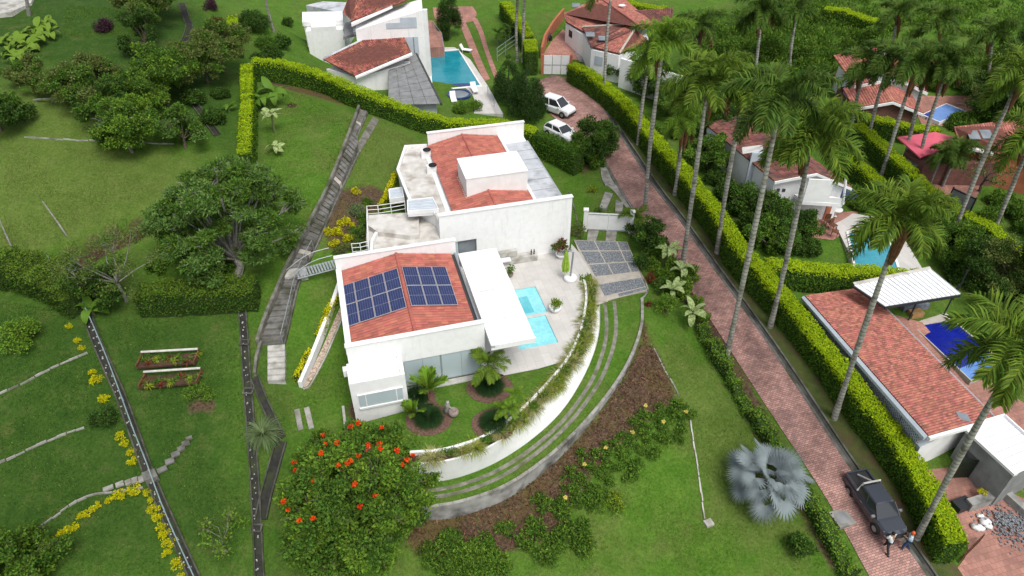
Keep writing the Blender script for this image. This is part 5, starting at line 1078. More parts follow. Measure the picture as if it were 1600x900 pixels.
# ------------------------------------------------------------------ trees
def dome(rx, ry, z0, z1, n, seed, r0=.8, r1=1.3):
    rs = np.random.RandomState(seed); out = []
    for k in range(n):
        a = k * 2.39996 + rs.normal() * .3; q = math.sqrt((k + .5) / n); out.append((math.cos(a) * q * rx, math.sin(a) * q * ry, z0 + (z1 - z0) * (1 - q * q) + rs.normal() * .25, rs.uniform(r0, r1)))
    return out
b = G(372, 432); c = Vector((P(355, 310, 8)[0] - b.x, P(355, 310, 8)[1] - b.y, 0)) * .75
tree('feathery_tree', b, [(x + c.x, y + c.y, z, r) for x, y, z, r in dome(4.7, 4.7, 3.0, 7.4, 26, 1, .95, 1.4) + dome(4.2, 3.8, 1.7, 2.6, 9, 8, .8, 1.1)], ['leaf_feather', 'leaf_mid'], 'large spreading tree with feathery grey-green foliage left of the stairway', .26, 125, .26, .085, 1, 'bark_grey', flat=.6, under=.6)
b = G(560, 868); fl = [q_ for q_ in [(441,722,1.2),(450,730,1.0),(460,722,1.3),(502,708,2.2),(526,692,2.6),(508,694,2.6),(505,680,2.8),(548,667,3.2),(559,661,3.2),(604,653,3),(621,655,3),(596,668,3),(575,700,2.8),(592,694,3),(575,694,3),(560,712,2.6),(546,720,2.4),(528,727,2.2),(542,725,2.2),(594,701,2.8),(443,784,.2),(450,797,.2),(468,813,.2),(489,810,.3),(554,756,2.2),(586,774,2),(562,792,1.6),(645,711,2.4),(636,718,2.2),(629,726,2),(693,764,.8),(667,757,1.2),(621,704,2.6),(672,720,2.0),(490,752,1.4),(533,735,2),(462,734,1.2)]]
tree('flame_tree', b, [(x * 1.0, y + 1.9, z, r) for x, y, z, r in dome(4.4, 4.4, 2.2, 6.9, 38, 2, .95, 1.35) + [(dx, -1.6 + dy, z, 1.1) for dx, dy, z in ((-1.6, 0, 2.6), (0, -.4, 2.4), (1.5, .1, 2.7), (-.7, .8, 3.9), (.8, .9, 4.0), (-2.8, .6, 2.2), (2.7, .6, 2.2), (0, -1.4, 1.3), (-1.7, -1.0, 1.3))]], ['leaf_mid', 'leaf_fresh'], 'wide bushy tree dotted with orange-red blossoms at the bottom of the picture', .22, 95, .21, .115, 2, flowers=('flower_orange', fl, .10), flat=.75, under=.7)
def tr(px, py, rx, z0, z1, n, mats, lab, seed, r0=.7, r1=1.1, dens=105, l=.19, w=.105, name='broadleaf_tree', tr_=.12, dy=0.0, group=None, bark='bark', flat=.75):
    return tree(name, G(px, py), [(x, y + dy, z, r) for x, y, z, r in dome(rx, rx, z0, z1, n, seed, r0, r1)], mats, lab, tr_, dens, l, w, seed, bark, group=group, flat=flat)
tr(207, 238, 2.2, 2.4, 4.0, 10, ['leaf_mid', 'leaf_fresh'], 'round green tree with a pale trunk standing on the upper left lawn', 4, .9, 1.3, bark='bark_grey')
tr(150, 165, 2.9, 1.8, 3.2, 12, ['leaf_olive', 'leaf_mid'], 'broad olive tree with bare pale twigs in the upper left thicket', 5, 1.0, 1.5)
tr(172, 195, 2.2, 1.6, 3.0, 8, ['leaf_mid', 'leaf_dark'], 'dark tree at the lower left side of the upper thicket', 6, .9, 1.3)
tr(262, 165, 2.8, 2.2, 4.2, 12, ['leaf_mid', 'leaf_fresh'], 'bright green tree in the middle of the upper thicket', 7, 1.0, 1.4)
tr(235, 85, 2.0, 2.0, 3.5, 8, ['leaf_dark', 'leaf_dark'], 'dark round tree at the top of the upper thicket', 8)
tr(325, 130, 3.2, 2.0, 3.8, 12, ['leaf_olive', 'leaf_mid'], 'loose olive tree beside the upright bright hedge', 9, 1.0, 1.4)
tr(240, 42, 3.4, 2.2, 3.8, 12, ['leaf_mid', 'leaf_olive'], 'wide green tree at the top edge above the upper lawn', 10, 1.0, 1.4)
tr(352, 115, 2.6, 2.6, 4.4, 9, ['leaf_olive', 'leaf_mid'], 'olive tree overhanging the upright bright hedge', 11, .9, 1.2)
tr(60, 140, 2.0, 1.2, 2.2, 7, ['leaf_olive', 'leaf_mid'], 'low spreading tree over a soil patch at the left', 12, .8, 1.1)
tr(2, 205, 1.9, 1.6, 2.8, 7, ['leaf_dark', 'leaf_mid'], 'dark tree cut by the left edge of the picture', 13, .9, 1.3)
tr(290, 232, 1.8, 1.4, 3.0, 7, ['leaf_mid', 'leaf_feather'], 'small leafy tree just above the feathery tree', 14, .8, 1.1)
tr(198, 470, 3.0, 3.0, 4.6, 10, ['leaf_olive', 'leaf_mid'], 'thin-leaved tree with bare grey branches above the banana plant', 15, .9, 1.3, dens=34, l=.16, w=.07, bark='bark_grey')
tr(158, 480, 1.6, 1.6, 2.8, 7, ['leaf_dark', 'leaf_mid'], 'dark bush-like tree hanging over the top of the channel', 16, .7, 1.0)
tr(355, 862, 1.3, 1.5, 2.4, 7, ['leaf_fresh', 'leaf_olive'], 'young thin tree on the lower lawn beside the straight channel', 17, .4, .6, 40, bark='bark_grey', tr_=.05)
tr(20, 925, 2.6, 2.0, 3.6, 10, ['leaf_mid', 'leaf_fresh'], 'leafy tree with a few red flowers in the bottom left corner', 18, .9, 1.3)
tr(1562, 470, 3.4, 2.4, 5.2, 14, ['leaf_dark', 'leaf_olive'], 'big dark bushy tree right of the metal-roofed pavilion', 19, 1.2, 1.7, 70, .18, .09)
tr(1205, 366, 2.0, 1.0, 2.2, 8, ['leaf_dark', 'leaf_mid'], 'dense dark tree in front of the white two-storey house', 20, .9, 1.3)
tr(1180, 340, 1.9, 1.0, 2.3, 8, ['leaf_dark', 'leaf_mid'], 'dark tree left of the white two-storey house', 21, .9, 1.2)
tr(1200, 395, 1.8, 1.2, 2.4, 7, ['leaf_mid', 'leaf_fresh'], 'round green shrub tree behind the long road hedge', 22, .8, 1.1)
tr(1250, 372, 1.5, 1.0, 2.2, 7, ['leaf_dark', 'leaf_mid'], 'dark shrub tree at the corner of the pool lawn', 23, .7, 1.0)
tr(1130, 230, 2.6, 1.8, 3.6, 10, ['leaf_dark', 'leaf_mid'], 'dark tree behind the long hedge below the palms', 24, .9, 1.3)
tr(1105, 265, 2.0, 1.4, 3.0, 8, ['leaf_mid', 'leaf_fresh'], 'mid green tree touching the long hedge', 25, .9, 1.2)
tr(1050, 185, 2.6, 1.8, 3.4, 9, ['leaf_dark', 'leaf_mid'], 'dark tree below the white wall of the terracotta house', 26, .9, 1.3)
tr(1010, 150, 2.0, 1.6, 3.0, 8, ['leaf_dark', 'leaf_mid'], 'dark round tree at the corner of the terracotta house', 27, .9, 1.2)
tr(962, 118, 1.9, 1.4, 2.8, 8, ['leaf_dark', 'leaf_mid'], 'dark round bush tree beside the terracotta house drive', 28, .8, 1.1)
tr(925, 250, 2.0, 1.8, 3.4, 9, ['leaf_mid', 'leaf_dark'], 'leafy green tree beside the road above the villa gate', 29, .8, 1.2)
tr(1010, 395, 1.2, 1.2, 2.4, 7, ['leaf_dark', 'leaf_mid'], 'dark tree just right of the white villa gate', 30, .7, 1.0)
tr(1140, 150, 2.6, 2.0, 4.0, 10, ['leaf_mid', 'leaf_fresh'], 'bright tree among the palms above the blue pool', 31, .9, 1.3)
tr(1440, 385, 1.8, 1.2, 2.6, 7, ['leaf_mid', 'leaf_fresh'], 'green shrub tree right of the pale teal pool', 32, .8, 1.1)
tr(1475, 400, 2.0, 1.4, 3.0, 8, ['leaf_mid', 'leaf_fresh'], 'green tree behind the metal-roofed pavilion', 33, .9, 1.2)
tr(1530, 300, 2.0, 2.0, 3.6, 8, ['leaf_olive', 'leaf_olive'], 'thin olive tree before the orange-tiled house', 34, .7, 1.0, 20, bark='bark')
tr(1560, 205, 3.2, 2.2, 4.6, 12, ['leaf_dark', 'leaf_mid'], 'dark tree at the upper right edge above the orange-tiled house', 35, 1.1, 1.5)
tr(1530, 170, 2.6, 1.6, 3.6, 9, ['leaf_olive', 'leaf_dark'], 'olive bush tree right of the light blue pool', 36, .9, 1.3)
tr(1590, 130, 3.0, 2.4, 5.0, 10, ['leaf_dark', 'leaf_dark'], 'very dark tree cut by the upper right edge', 37, 1.1, 1.6)
# shrubs
S = lambda px, py, r, h, m, lab, sd, **k: shrub('shrub', G(px, py), r, h, m, lab, seed=sd, **k)
S(38, 535, 1.3, 1.8, ['leaf_fresh'], 'round bright green bush on the left lawn', 70, dens=80)
S(312, 622, .9, 1.1, ['leaf_fresh', 'leaf_mid'], 'feathery light green shrub below the planter beds', 71, dens=90, l=.14, w=.05, accent=.5)
S(163, 660, .9, 1.3, ['leaf_dark'], 'dark shrub beside the channel on the left lawn', 72)
S(1247, 866, .95, 1.5, ['leaf_dark', 'leaf_mid'], 'round dark shrub standing alone on the lower right lawn', 73, accent=.5, dens=90)
S(165, 46, 1.1, 1.1, ['leaf_purple'], 'round purple-leaved shrub on the upper left lawn', 74)
S(330, 14, .9, 1.0, ['leaf_purple'], 'purple-leaved shrub at the top edge', 75)
S(398, 45, 1.8, 2.0, ['leaf_dark'], 'big round dark shrub left of the palm-like pole at the top', 76); S(340, 40, 1.0, .9, ['leaf_dark', 'leaf_red'], 'dark reddish shrub beside the short hedge end', 77, accent=.4); S(415, 75, 1.3, 1.4, ['leaf_mid'], 'green shrub at the foot of the grey pole', 78)
S(960, 790, .7, .9, ['leaf_fresh', 'leaf_yellow_green'], 'light green shrub at the lower edge of the mulch bed', 79, accent=.5)
for k, (px, py, r, h) in enumerate(sorted(((845,790,.7,.8),(835,830,.8,.9),(875,800,.7,.8),(905,830,.9,1.0),(880,845,.9,1.0),(860,865,.8,.9),(915,860,.8,.9),(846,870,.7,.8)))):
    S(px, py, r, h, ['leaf_mid', 'leaf_fresh'], 'leafy shrub in the dense clump below the mulch bed, %s from the left' % ORD[k], 80 + k, group='clumped shrubs below the mulch bed', accent=.35, dens=80, l=.2)
ROSE = [(1005,650),(1030,640),(1050,655),(1062,672),(1035,668),(1010,672),(985,690),(1000,705),(960,700),(975,715),(935,715),(950,735),(920,735),(905,752),(925,765),(940,778),(985,735),(1010,690),(1055,640),(890,770),(990,660),(1045,690),(915,790),(955,755),(1075,655),(1020,655),(1068,640),(1030,690),(1000,680),(970,685),(950,715),(940,745),(965,735),(985,750),(900,785),(880,785),(930,795),(1060,690),(1020,710),(945,700),(910,715),(890,745),(995,725),(870,800)]
RM = [shrub_mesh(120 + k, .55, .65, ['leaf_mid', 'leaf_fresh'], 95, .15, .075, n=7, accent=.35) for k in range(4)]; FM = npmesh('blossom', *ball_leaves(np.random.RandomState(3), [(0, 0, 0)], [.09], 900, .09, .07, shell=.3), mats=['flower_yellow'])
for k, (px, py) in enumerate(sorted(ROSE, reverse=True)):
    p = G(px, py); t = thing('rose_bush', p, 'low green rose bush on the mulch slope, %s from its right end' % (ORD[k]), 'rose bush', 'rose bushes on the mulch slope', rz=R.uniform(0, 6)); o = link('foliage', RM[k % 4], t); s = R.uniform(.75, 1.2); o.scale = (s, s, s)
    if k % 7 == 0: o = link('blossom', FM, t); o.location = (R.uniform(-.3, .3), R.uniform(-.3, 0), .72 * s)
for k, (px, py, s) in enumerate(((700,850,1.2),(735,880,1.6),(770,890,1.4),(700,890,1.4),(790,830,.8),(760,850,.8),(820,850,.9),(670,870,1.0),(745,905,1.5))):
    shrub('fern_shrub', G(px, py), .75 * s, .8 * s, ['leaf_mid', 'leaf_fresh'], 'bushy green plant on bare soil, %s' % ('nearest the flame tree top', 'bright and large', 'at the right of the group', 'lower left of the group', 'small beside the grey wall', 'small in open soil', 'beside the clumped shrubs', 'under the flame tree edge', 'cut by the bottom edge')[k], group='bushy plants on the bare soil', seed=140 + k, accent=.6 if k in (1, 2, 8) else .3, l=.2, w=.08)
leafmat('dry_dark', (.075,.040,.026), .4, .1)
# mulch: loose dry plant litter on the slope
rs = np.random.RandomState(9); q = [G(*c)[:2] for c in SOIL[0]]; xs = np.array([c[0] for c in q]); ys = np.array([c[1] for c in q]); N = 26000
x = rs.uniform(xs.min(), xs.max(), N); y = rs.uniform(ys.min(), ys.max(), N); k = inpoly(x, y, q) & ~inpoly(x, y, np.r_[drv_in, drv_out[::-1]]) & ~inpoly(x, y, plat_poly); x, y = x[k], y[k]
C = np.c_[x, y, terr(x, y) + .02]; D = unit(rs.normal(size=C.shape) * [1, 1, .5] + [0, 0, .35]); V, F = cards(C, D, rsides(rs, D), rs.uniform(.12, .32, len(C)), rs.uniform(.03, .09, len(C)))
tag(link('leaf_litter', npmesh('leaf_litter', V, F, mats=['leaf_brown', 'dry_dark', 'leaf_olive'], mi=rs.choice([0, 0, 0, 1, 1, 2], len(C)))), 'dry reddish brown leaf litter covering the planted slope', 'leaf litter', kind='stuff')
# bismarck palm
def fan_mesh():
    """pleated fan: webbed to half its radius, then split into pointed segments"""
    V, F = [(0, 0, 0)], []; n = 54; w = 4.7 / n / 2
    for k in range(n):
        a = -2.35 + 4.7 * (k + .5) / n; r1 = (.82 + .18 * math.cos(a)) * (1 + .06 * ((k * 7) % 3 - 1)); mid = r1 * .46; cup = .20 * abs(math.sin(a * .5)); b = len(V)
        for da, rr, dz in ((-w, mid, -.035), (0, mid * 1.02, .05), (w, mid, -.035), (0, r1, -.16 + .05 * ((k * 5) % 3))): V.append((rr * math.cos(a + da), rr * math.sin(a + da), cup * rr + dz))
        F += [(0, b, b + 1), (0, b + 1, b + 2), (b, b + 3, b + 1), (b + 1, b + 3, b + 2)]
    return npmesh('fan_leaf', np.array(V), None, F, mats=['leaf_bluegrey'])
FAN = fan_mesh(); b = G(1192, 770); t = thing('blue_fan_palm', b, 'silvery blue-grey fan palm on the lawn beside the road', 'palm tree'); mb = MB(); mb.tube([(0, 0, -.2), (0, 0, 1.0), (0, 0, 1.6)], [.3, .25, .2], 9); link('trunk', mb.mesh('trunk', 'bark'), t)
rs = np.random.RandomState(4)
for k in range(30):
    an = k * 2.39996; el = 1.3 - 1.75 * (k / 30) ** .9 + rs.normal() * .1; L = 1.0 + .95 * (k / 30) + rs.normal() * .1; d = Vector((math.cos(an) * math.cos(el), math.sin(an) * math.cos(el), math.sin(el))); e = Vector((0, 0, 1.6)) + d * L
    mb = MB(); mb.tube([(0, 0, 1.5), e], [.035, .022], 5); lf = link('leaf_stalk', mb.mesh('leaf_stalk', 'crownshaft'), t)
    o = link('fan_leaf', FAN, lf); s = rs.uniform(.95, 1.2); o.scale = (s, s, s); o.location = e; o.rotation_euler = (rs.normal() * .5, -(el - .45) + rs.normal() * .15, an + rs.normal() * .15)
# bananas and big-leaved plants
for k, (px, py, h, L, n, m, lab) in enumerate((
 (432,165,1.2,1.8,10,'leaf_banana','bright banana plant below the hedge behind the villa'),(415,170,1.0,1.6,8,'leaf_banana','second banana plant touching the upright bright hedge'),
 (430,208,1.9,1.1,10,'leaf_variegated','cream-variegated plant on a thin stem on the upper lawn'),(432,240,.6,1.0,8,'leaf_variegated','low cream-variegated plant above the feathery tree'),
 (147,492,.5,1.4,7,'leaf_banana','banana plant at the top of the stone channel'),(358,175,.4,.9,5,'leaf_banana','single small banana plant in the shade left of the upright hedge'),
 (1040,415,1.8,1.3,9,'leaf_variegated','tall variegated banana between the gate shrubs and the road'),(1062,445,1.6,1.3,9,'leaf_variegated','variegated banana nearest the road edge'),(1078,510,1.5,1.4,9,'leaf_variegated','variegated banana standing lowest on the lawn'),(1048,470,1.2,1.2,7,'leaf_variegated','variegated banana in the middle of the roadside group'),
 (942,222,1.2,1.5,9,'leaf_palm_young','big-leaved plant beside the second white car'))):
    banana(G(px, py), h, L, n, lab, m, 200 + k, name='banana_plant' if m == 'leaf_banana' else 'variegated_plant', cat='banana plant' if m == 'leaf_banana' else 'plant')
for k, (px, py, r, h, m, lab) in enumerate(((985,370,.8,1.6,'leaf_dark','dark shrub against the right gate pillar'),(1000,420,.8,1.4,'leaf_dark','dark shrub beside the gravel parking pad'),(1015,440,.6,.9,'leaf_red','reddish shrub at the edge of the parking pad'),(1040,490,.9,1.9,'leaf_fresh','upright bright bamboo-like shrub below the parking pad'),(1030,455,.8,1.3,'leaf_mid','green shrub between parking pad and bananas'),(902,370,.7,1.6,'leaf_olive','olive shrub at the white wall corner by the gate'),(935,335,.4,.9,'leaf_mid','small green shrub at the left gate pillar'),(925,300,.5,.6,'leaf_yellow_green','light shrub along the drive outside the gate'),(1013,480,.35,.45,'leaf_red','small red shrub at the end of the outer kerb'))):
    S(px, py, r, h, [m], lab, 220 + k, dens=85)
p = G(990, 365); small_palm(p, 1.6, 1.5, 12, 'feathery palm overhanging the right gate pillar', 'leaf_palm', 'small', 9)
for k, (px, py) in enumerate(sorted(((18,88),(38,62),(60,52),(75,45),(28,75),(48,80),(62,70),(82,60),(15,70),(40,95),(30,100)))):
    banana(G(px, py), .5, 1.3, 9, 'large-leaved bright philodendron in the upper left bed, %s counted from the left' % ORD[k], 'leaf_philodendron', 260 + k, .6, 'philodendron', 'plant', .05, group='philodendrons in the upper left bed')
t = thing('grey_tuft', G(412, 680), 'large grey-green spiky tuft between channel and side lawn', 'plant'); o = link('blades', blade_mesh(9, 500, 1.3, .04, 1.0, 'leaf_grey_tuft', .25), t)
# conifers and cypress by the neighbours' drive
def conifer(px, py, top_px, r, lab, seed, mats=('leaf_conifer', 'leaf_dark')):
    b = G(px, py); h = PY(*top_px, b.y).z - b.z; rs = np.random.RandomState(seed); n = int(h * 9); z = np.sort(rs.uniform(.05, 1, n)); rad = r * np.interp(z, [0, .15, .6, 1], [.8, 1, .75, .08]); a = rs.uniform(0, 6.28, n)
    t = thing('conifer', b, lab, 'conifer'); mb = MB(); mb.tube([(0, 0, -.2), (0, 0, h * .9)], [.14, .03], 6); link('trunk', mb.mesh('trunk', 'bark'), t); C = np.c_[np.cos(a) * rad * .75, np.sin(a) * rad * .75, z * h]
    V, F = ball_leaves(rs, C, np.maximum(.2, rad * .42), 110, .17, .05, up=.8); link('crown', npmesh('crown', V, F, mats=list(mats), mi=(rs.uniform(size=len(F)) < .3).astype(int)), t)
conifer(795, 158, (800, 88), 1.7, 'broad dark conifer left of the parked white cars', 1); conifer(822, 185, (822, 100), 1.9, 'taller dark conifer nearest the parked white cars', 2); conifer(703, 58, (702, -25), 1.6, 'tall narrow cypress beside the neighbour pool', 3, ('leaf_dark', 'leaf_conifer'))
# wild slope at the top right: growth nobody could count
rs = np.random.RandomState(12); cc, rr_ = [], []
for k in range(900):
    px, py = rs.uniform(1180, 1640), rs.uniform(-60, 110)
    if py > 60 + (px - 1180) * .0 and 1290 < px < 1500: continue
    if px < 1290 and py > 70: continue
    p = G(px, py); cc.append((p.x, p.y, p.z + rs.uniform(0, .5))); rr_.append(rs.uniform(.3, .9))
for k in range(420):
    px, py = rs.uniform(1060, 1300), rs.uniform(20, 200)
    if py > 130 + (1300 - px) * .35 or (1090 < px < 1140 and 112 < py < 165) or (px < 1085 and py < 130): continue
    p = G(px, py); cc.append((p.x, p.y, p.z + rs.uniform(.1, .9))); rr_.append(rs.uniform(.35, .9))
V, F = ball_leaves(rs, cc, rr_, 24, .40, .12, up=.9, flat=.6); tag(link('wild_growth', npmesh('wild_growth', V, F, mats=['leaf_fresh', 'leaf_mid'], mi=(rs.uniform(size=len(F)) < .5).astype(int))), 'wild green undergrowth covering the slope and palm yards at the top right', 'undergrowth', kind='stuff')

# understorey that fills the yards and thickets
UNDER = [('in the yard behind the long road hedge', 'leaf_dark', [(1062,212),(1080,235),(1098,250),(1118,285),(1140,310),(1160,335),(1172,362),(1190,372),(1150,270),(1172,292),(1125,245),(1095,212),(1075,180),(1040,160),(1160,225),(1232,392),(1215,380),(1246,366),(1260,396)], 1.2, 1.9),
 ('in the shady strip behind the tile-roofed long building', 'leaf_dark', [(1262,440),(1285,446),(1308,452),(1330,448),(1345,470),(1360,480)], 1.0, 1.2),
 ('under the trees of the upper left thicket', 'leaf_dark', [(165,160),(215,150),(240,165),(300,160),(345,150),(335,190),(200,175)], 1.1, 1.0),
 ('under the feathery tree', 'leaf_mid', [(270,395),(300,410),(330,400),(290,370),(250,420),(345,420)], .9, .8),
 ('around the brick house and its palms', 'leaf_mid', [(1300,95),(1320,80),(1460,140),(1500,135),(1520,145),(1545,185),(1500,200),(1525,195),(1480,120),(1440,85),(1360,70)], 1.4, 1.8),
 ('among the palms at the top middle', 'leaf_mid', [(1110,75),(1130,95),(1150,80),(1165,110),(1200,90),(1220,130),(1205,160),(1240,170),(1265,150),(1275,120),(1150,170),(1120,60),(1080,55),(1180,185),(1255,95)], 1.5, 2.0),
 ('at the right edge behind the pavilion', 'leaf_dark', [(1490,425),(1515,415),(1520,450),(1540,470),(1585,440),(1590,470),(1600,500),(1500,445)], 1.1, 1.5),
 ('in the pale-leaved row between parking pad and road', 'leaf_fresh', [(1028,402),(1050,428),(1062,462),(1085,482),(1072,438),(1097,502),(1038,440),(1020,420)], .75, 1.3),
 ('in the gardens at the right edge below the orange roof', 'leaf_mid', [(1515,360),(1545,345),(1585,340),(1560,320),(1425,330),(1450,345),(1480,360),(1330,312),(1345,328),(1535,395),(1600,365)], 1.2, 1.7),
 ('beside the road above the villa gate', 'leaf_mid', [(905,238),(915,250),(945,240),(930,262),(900,222)], .8, 1.2),
 ('below the pool house hedge at the top left', 'leaf_dark', [(425,90),(440,75),(405,95),(450,40)], 1.0, 1.2)]
for gi, (where, mt, pts, r, hh) in enumerate(UNDER):
    ms = [shrub_mesh(400 + gi * 3 + q, r, hh, [mt, 'leaf_mid' if mt == 'leaf_dark' else 'leaf_fresh'], 100, .18, .10, accent=.3) for q in range(2)]
    for k, (px, py) in enumerate(sorted(pts)):
        t = thing('understorey_shrub', G(px, py), 'leafy shrub %s, %s from left' % (where, ORD[k]), 'shrub', 'shrubs ' + where, rz=R.uniform(0, 6.28)); o = link('foliage', ms[k % 2], t); s = R.uniform(.8, 1.25); o.scale = (s, s, s * R.uniform(.8, 1.2))

# lawn blades: uncut tips, clover and thatch over the near lawns
leafmat('blade_fresh', (.085,.165,.018), .4, .2); leafmat('blade_olive', (.150,.170,.045), .4, .2); leafmat('blade_dark', (.032,.078,.010), .4, .2)
LAWNS = [(1, [(0,470),(120,490),(140,520),(300,900),(0,900)]), (1, [(165,500),(370,480),(398,880),(330,890)]), (0, [(425,605),(470,612),(540,520),(545,640),(520,680),(450,690)]), (0, [(1025,480),(1080,520),(1270,830),(1290,890),(850,895),(960,760),(1065,660),(1040,560)]), (2, [(10,230),(270,235),(250,315),(100,375),(0,395)]), (0, [(405,130),(480,150),(555,190),(500,320),(440,420),(430,300)]), (2, [(590,200),(650,215),(620,270),(540,330),(500,420),(530,300)]), (0, [(100,60),(230,60),(270,20),(100,10)])]
rs = np.random.RandomState(21); Vb, Mb = [], []
for kind, pp in LAWNS:
    q = [G(*c)[:2] for c in pp]; xs = [c[0] for c in q]; ys = [c[1] for c in q]; N = int((max(xs) - min(xs)) * (max(ys) - min(ys)) * 150); x = rs.uniform(min(xs), max(xs), N); y = rs.uniform(min(ys), max(ys), N); patch = np.sin(x * .9 + 2 * np.sin(y * .5)) + np.sin(y * 1.1 + 1.5 * np.sin(x * .7)) + rs.normal(size=N) * .8
    k = inpoly(x, y, q) & (patch > -.5); x, y, patch = x[k], y[k], patch[k]; c = np.c_[x, y, terr(x, y) - .01]; a = rs.uniform(0, 6.28, len(x)); s = np.c_[np.cos(a), np.sin(a), np.zeros(len(x))] * rs.uniform(.012, .03, (len(x), 1)); tip = c + np.c_[rs.normal(size=(len(x), 2)) * .05, rs.uniform(.05, .11, len(x))]
    Vb.append(np.stack([c - s, c + s, tip], 1).reshape(-1, 3)); main = (0, 2, 1)[kind]; Mb.append(np.where(rs.uniform(size=len(x)) < .72, main, np.where(patch > .8, 1, 0 if kind else 2)))
V = np.concatenate(Vb); tag(link('lawn_blades', npmesh('lawn_blades', V, None, np.arange(len(V)).reshape(-1, 3), mats=['blade_fresh', 'blade_olive', 'blade_dark'], mi=np.concatenate(Mb))), 'uneven grass blades and clover over the lawns', 'grass', kind='stuff')
# ------------------------------------------------------------------ neighbouring houses (lower case q3: pixel + height above local ground)
def slab3(name, mat, pts, th, parent):
    mb = MB(); mb.hexa([Vector(p) - Vector((0, 0, th)) for p in pts], [Vector(p) for p in pts]); return mb.build(name, mat, parent)
def wallface(name, mat, a, b, zb, za, zt, parent, th=.2, back=True):
    """upright wall from a to b (plan points): base zb, top heights za at a, zt at b"""
    a, b = Vector(a), Vector(b); d = (b - a); s = Vector((-d.y, d.x, 0)).normalized() * th; mb = MB()
    mb.hexa([(a.x, a.y, zb), (b.x, b.y, zb), (b.x + s.x, b.y + s.y, zb), (a.x + s.x, a.y + s.y, zb)], [(a.x, a.y, za), (b.x, b.y, zt), (b.x + s.x, b.y + s.y, zt), (a.x + s.x, a.y + s.y, za)]); return mb.build(name, mat, parent)
def onwall(name, mat, a, b, u0, u1, z0, z1, parent, proud=.03, th=.02):
    """flat panel on the camera side of a wall from a to b, between fractions u0-u1"""
    a, b = Vector(a), Vector(b); d = b - a; s = Vector((d.y, -d.x, 0)).normalized(); p, q = a + d * u0 + s * proud, a + d * u1 + s * proud; mb = MB()
    mb.prism([(p.x, p.y), (q.x, q.y), (q.x + s.x * th, q.y + s.y * th), (p.x + s.x * th, p.y + s.y * th)], z0, z1); return mb.build(name, mat, parent)
def mass(name, mat, pts, z0, z1, parent): mb = MB(); mb.prism([p[:2] for p in pts], z0, z1); return mb.build(name, mat, parent)
Pz = lambda l, z: [P(a, b, z) for a, b in l]
# ---- house with the teal pool, top middle
z0 = 1.7; h = thing('pool_house', P(590, 110, z0), 'white neighbouring house with slanted red roofs and a teal pool behind the hedge', 'house')
blk = Pz([(474, 34), (535, 31), (534, 18), (473, 19)], z0 + 4.6); mass('block', 'white_wall', blk, z0 - .5, z0 + 4.2, h); 
mb = MB(); wall_along(mb, [Vector((p.x, p.y, z0 + 4.6)) for p in blk + [blk[0]]], [z0 + 4.1] * 5, .25); mb.build('parapet', 'white_paint', h)
fw = Pz([(478, 49), (536, 46)], z0 + 4.0); wallface('front_wall', 'white_wall', fw[0], fw[1], z0 - .5, z0 + 4.0, z0 + 4.0, h, 1.6); q = Pz([(486, 43), (525, 41), (524, 33), (485, 35)], z0 + 4.4); mass('roof_box', 'bright_roof', q, z0 + 3.9, z0 + 4.4, h)
A, B, C, D = P(506, 93, z0 + 4.0), P(622, 37, z0 + 4.9), P(643, 82, z0 + 4.2), P(555, 119, z0 + 3.3)
tile_roof(A, B, C, D, .26, .42, 'roof_tile_old', h, seed=11); slab3('roof_edge', 'white_paint', [D + Vector((0, 0, .02)), C + Vector((0, 0, .02)), C + Vector((.1, -.25, -.05)), D + Vector((.1, -.25, -.05))], .18, h); slab3('flashing', 'grey_metal_roof', [A, B, B + Vector((-.2, .4, .05)), A + Vector((-.2, .4, .05))], .2, h)
body = [P(508, 96, z0 + 3.8), P(556, 118, z0 + 3.2), P(640, 84, z0 + 4.0), P(622, 42, z0 + 4.5)]; mass('wall', 'white_wall', [Vector((p.x, p.y, 0)) for p in body], z0 - .5, z0 + 3.0, h)
W1, W2 = P(552, 44, z0 + 6.2), P(667, 0, z0 + 7.6); Wb = P(668, 122, z0); W2 = Vector((Wb.x, Wb.y + .3, 0)); W1 = P(556, 50, z0 + 5.4); W1.z = 0
wallface('gable_wall', 'white_wall', W1, W2, z0 - .5, z0 + 5.6, z0 + 7.4, h, 4.0); L = (W2 - W1).length
onwall('window', 'bluish_wall', W1, W2, .62, .90, z0 + 2.6, z0 + 4.6, h); onwall('window_frame', 'grey_steel', W1, W2, .82, .84, z0 + 2.6, z0 + 4.6, h, .052); onwall('window', 'bluish_wall', W1, W2, .45, .90, z0 + 5.6, z0 + 6.2, h); onwall('window', 'bluish_wall', W1, W2, .66, .90, z0 + 6.2, z0 + 6.7, h)
mass('pier', 'white_paint', [W2, W2 + Vector((.45, .0, 0)), W2 + Vector((.45, .5, 0)), W2 + Vector((0, .5, 0))], z0 - .5, z0 + 7.4, h)
tile_roof(P(560, -4, z0 + 7.6), P(668, -34, z0 + 8.6), P(632, 3, z0 + 7.6), P(548, 34, z0 + 6.4), .26, .42, 'roof_tile_old', h, seed=12); tile_roof(P(545, -6, z0 + 7.2), P(560, -6, z0 + 7.2), P(549, 32, z0 + 6.2), P(535, 20, z0 + 5.6), .26, .42, 'roof_tile_orange', h, seed=13)
slab3('fascia', 'white_paint', [P(549, 38, z0 + 6.3), P(613, 9, z0 + 7.4), P(613, 6, z0 + 7.45), P(549, 34, z0 + 6.35)], .25, h); slab3('flat_roof', 'grey_render', Pz([(536, 58), (592, 42), (598, 28), (540, 34)], z0 + 4.0), .3, h); slab3('roof_plant', 'grey_metal_roof', Pz([(552, 50), (590, 42), (588, 38), (552, 44)], z0 + 4.4), .4, h)
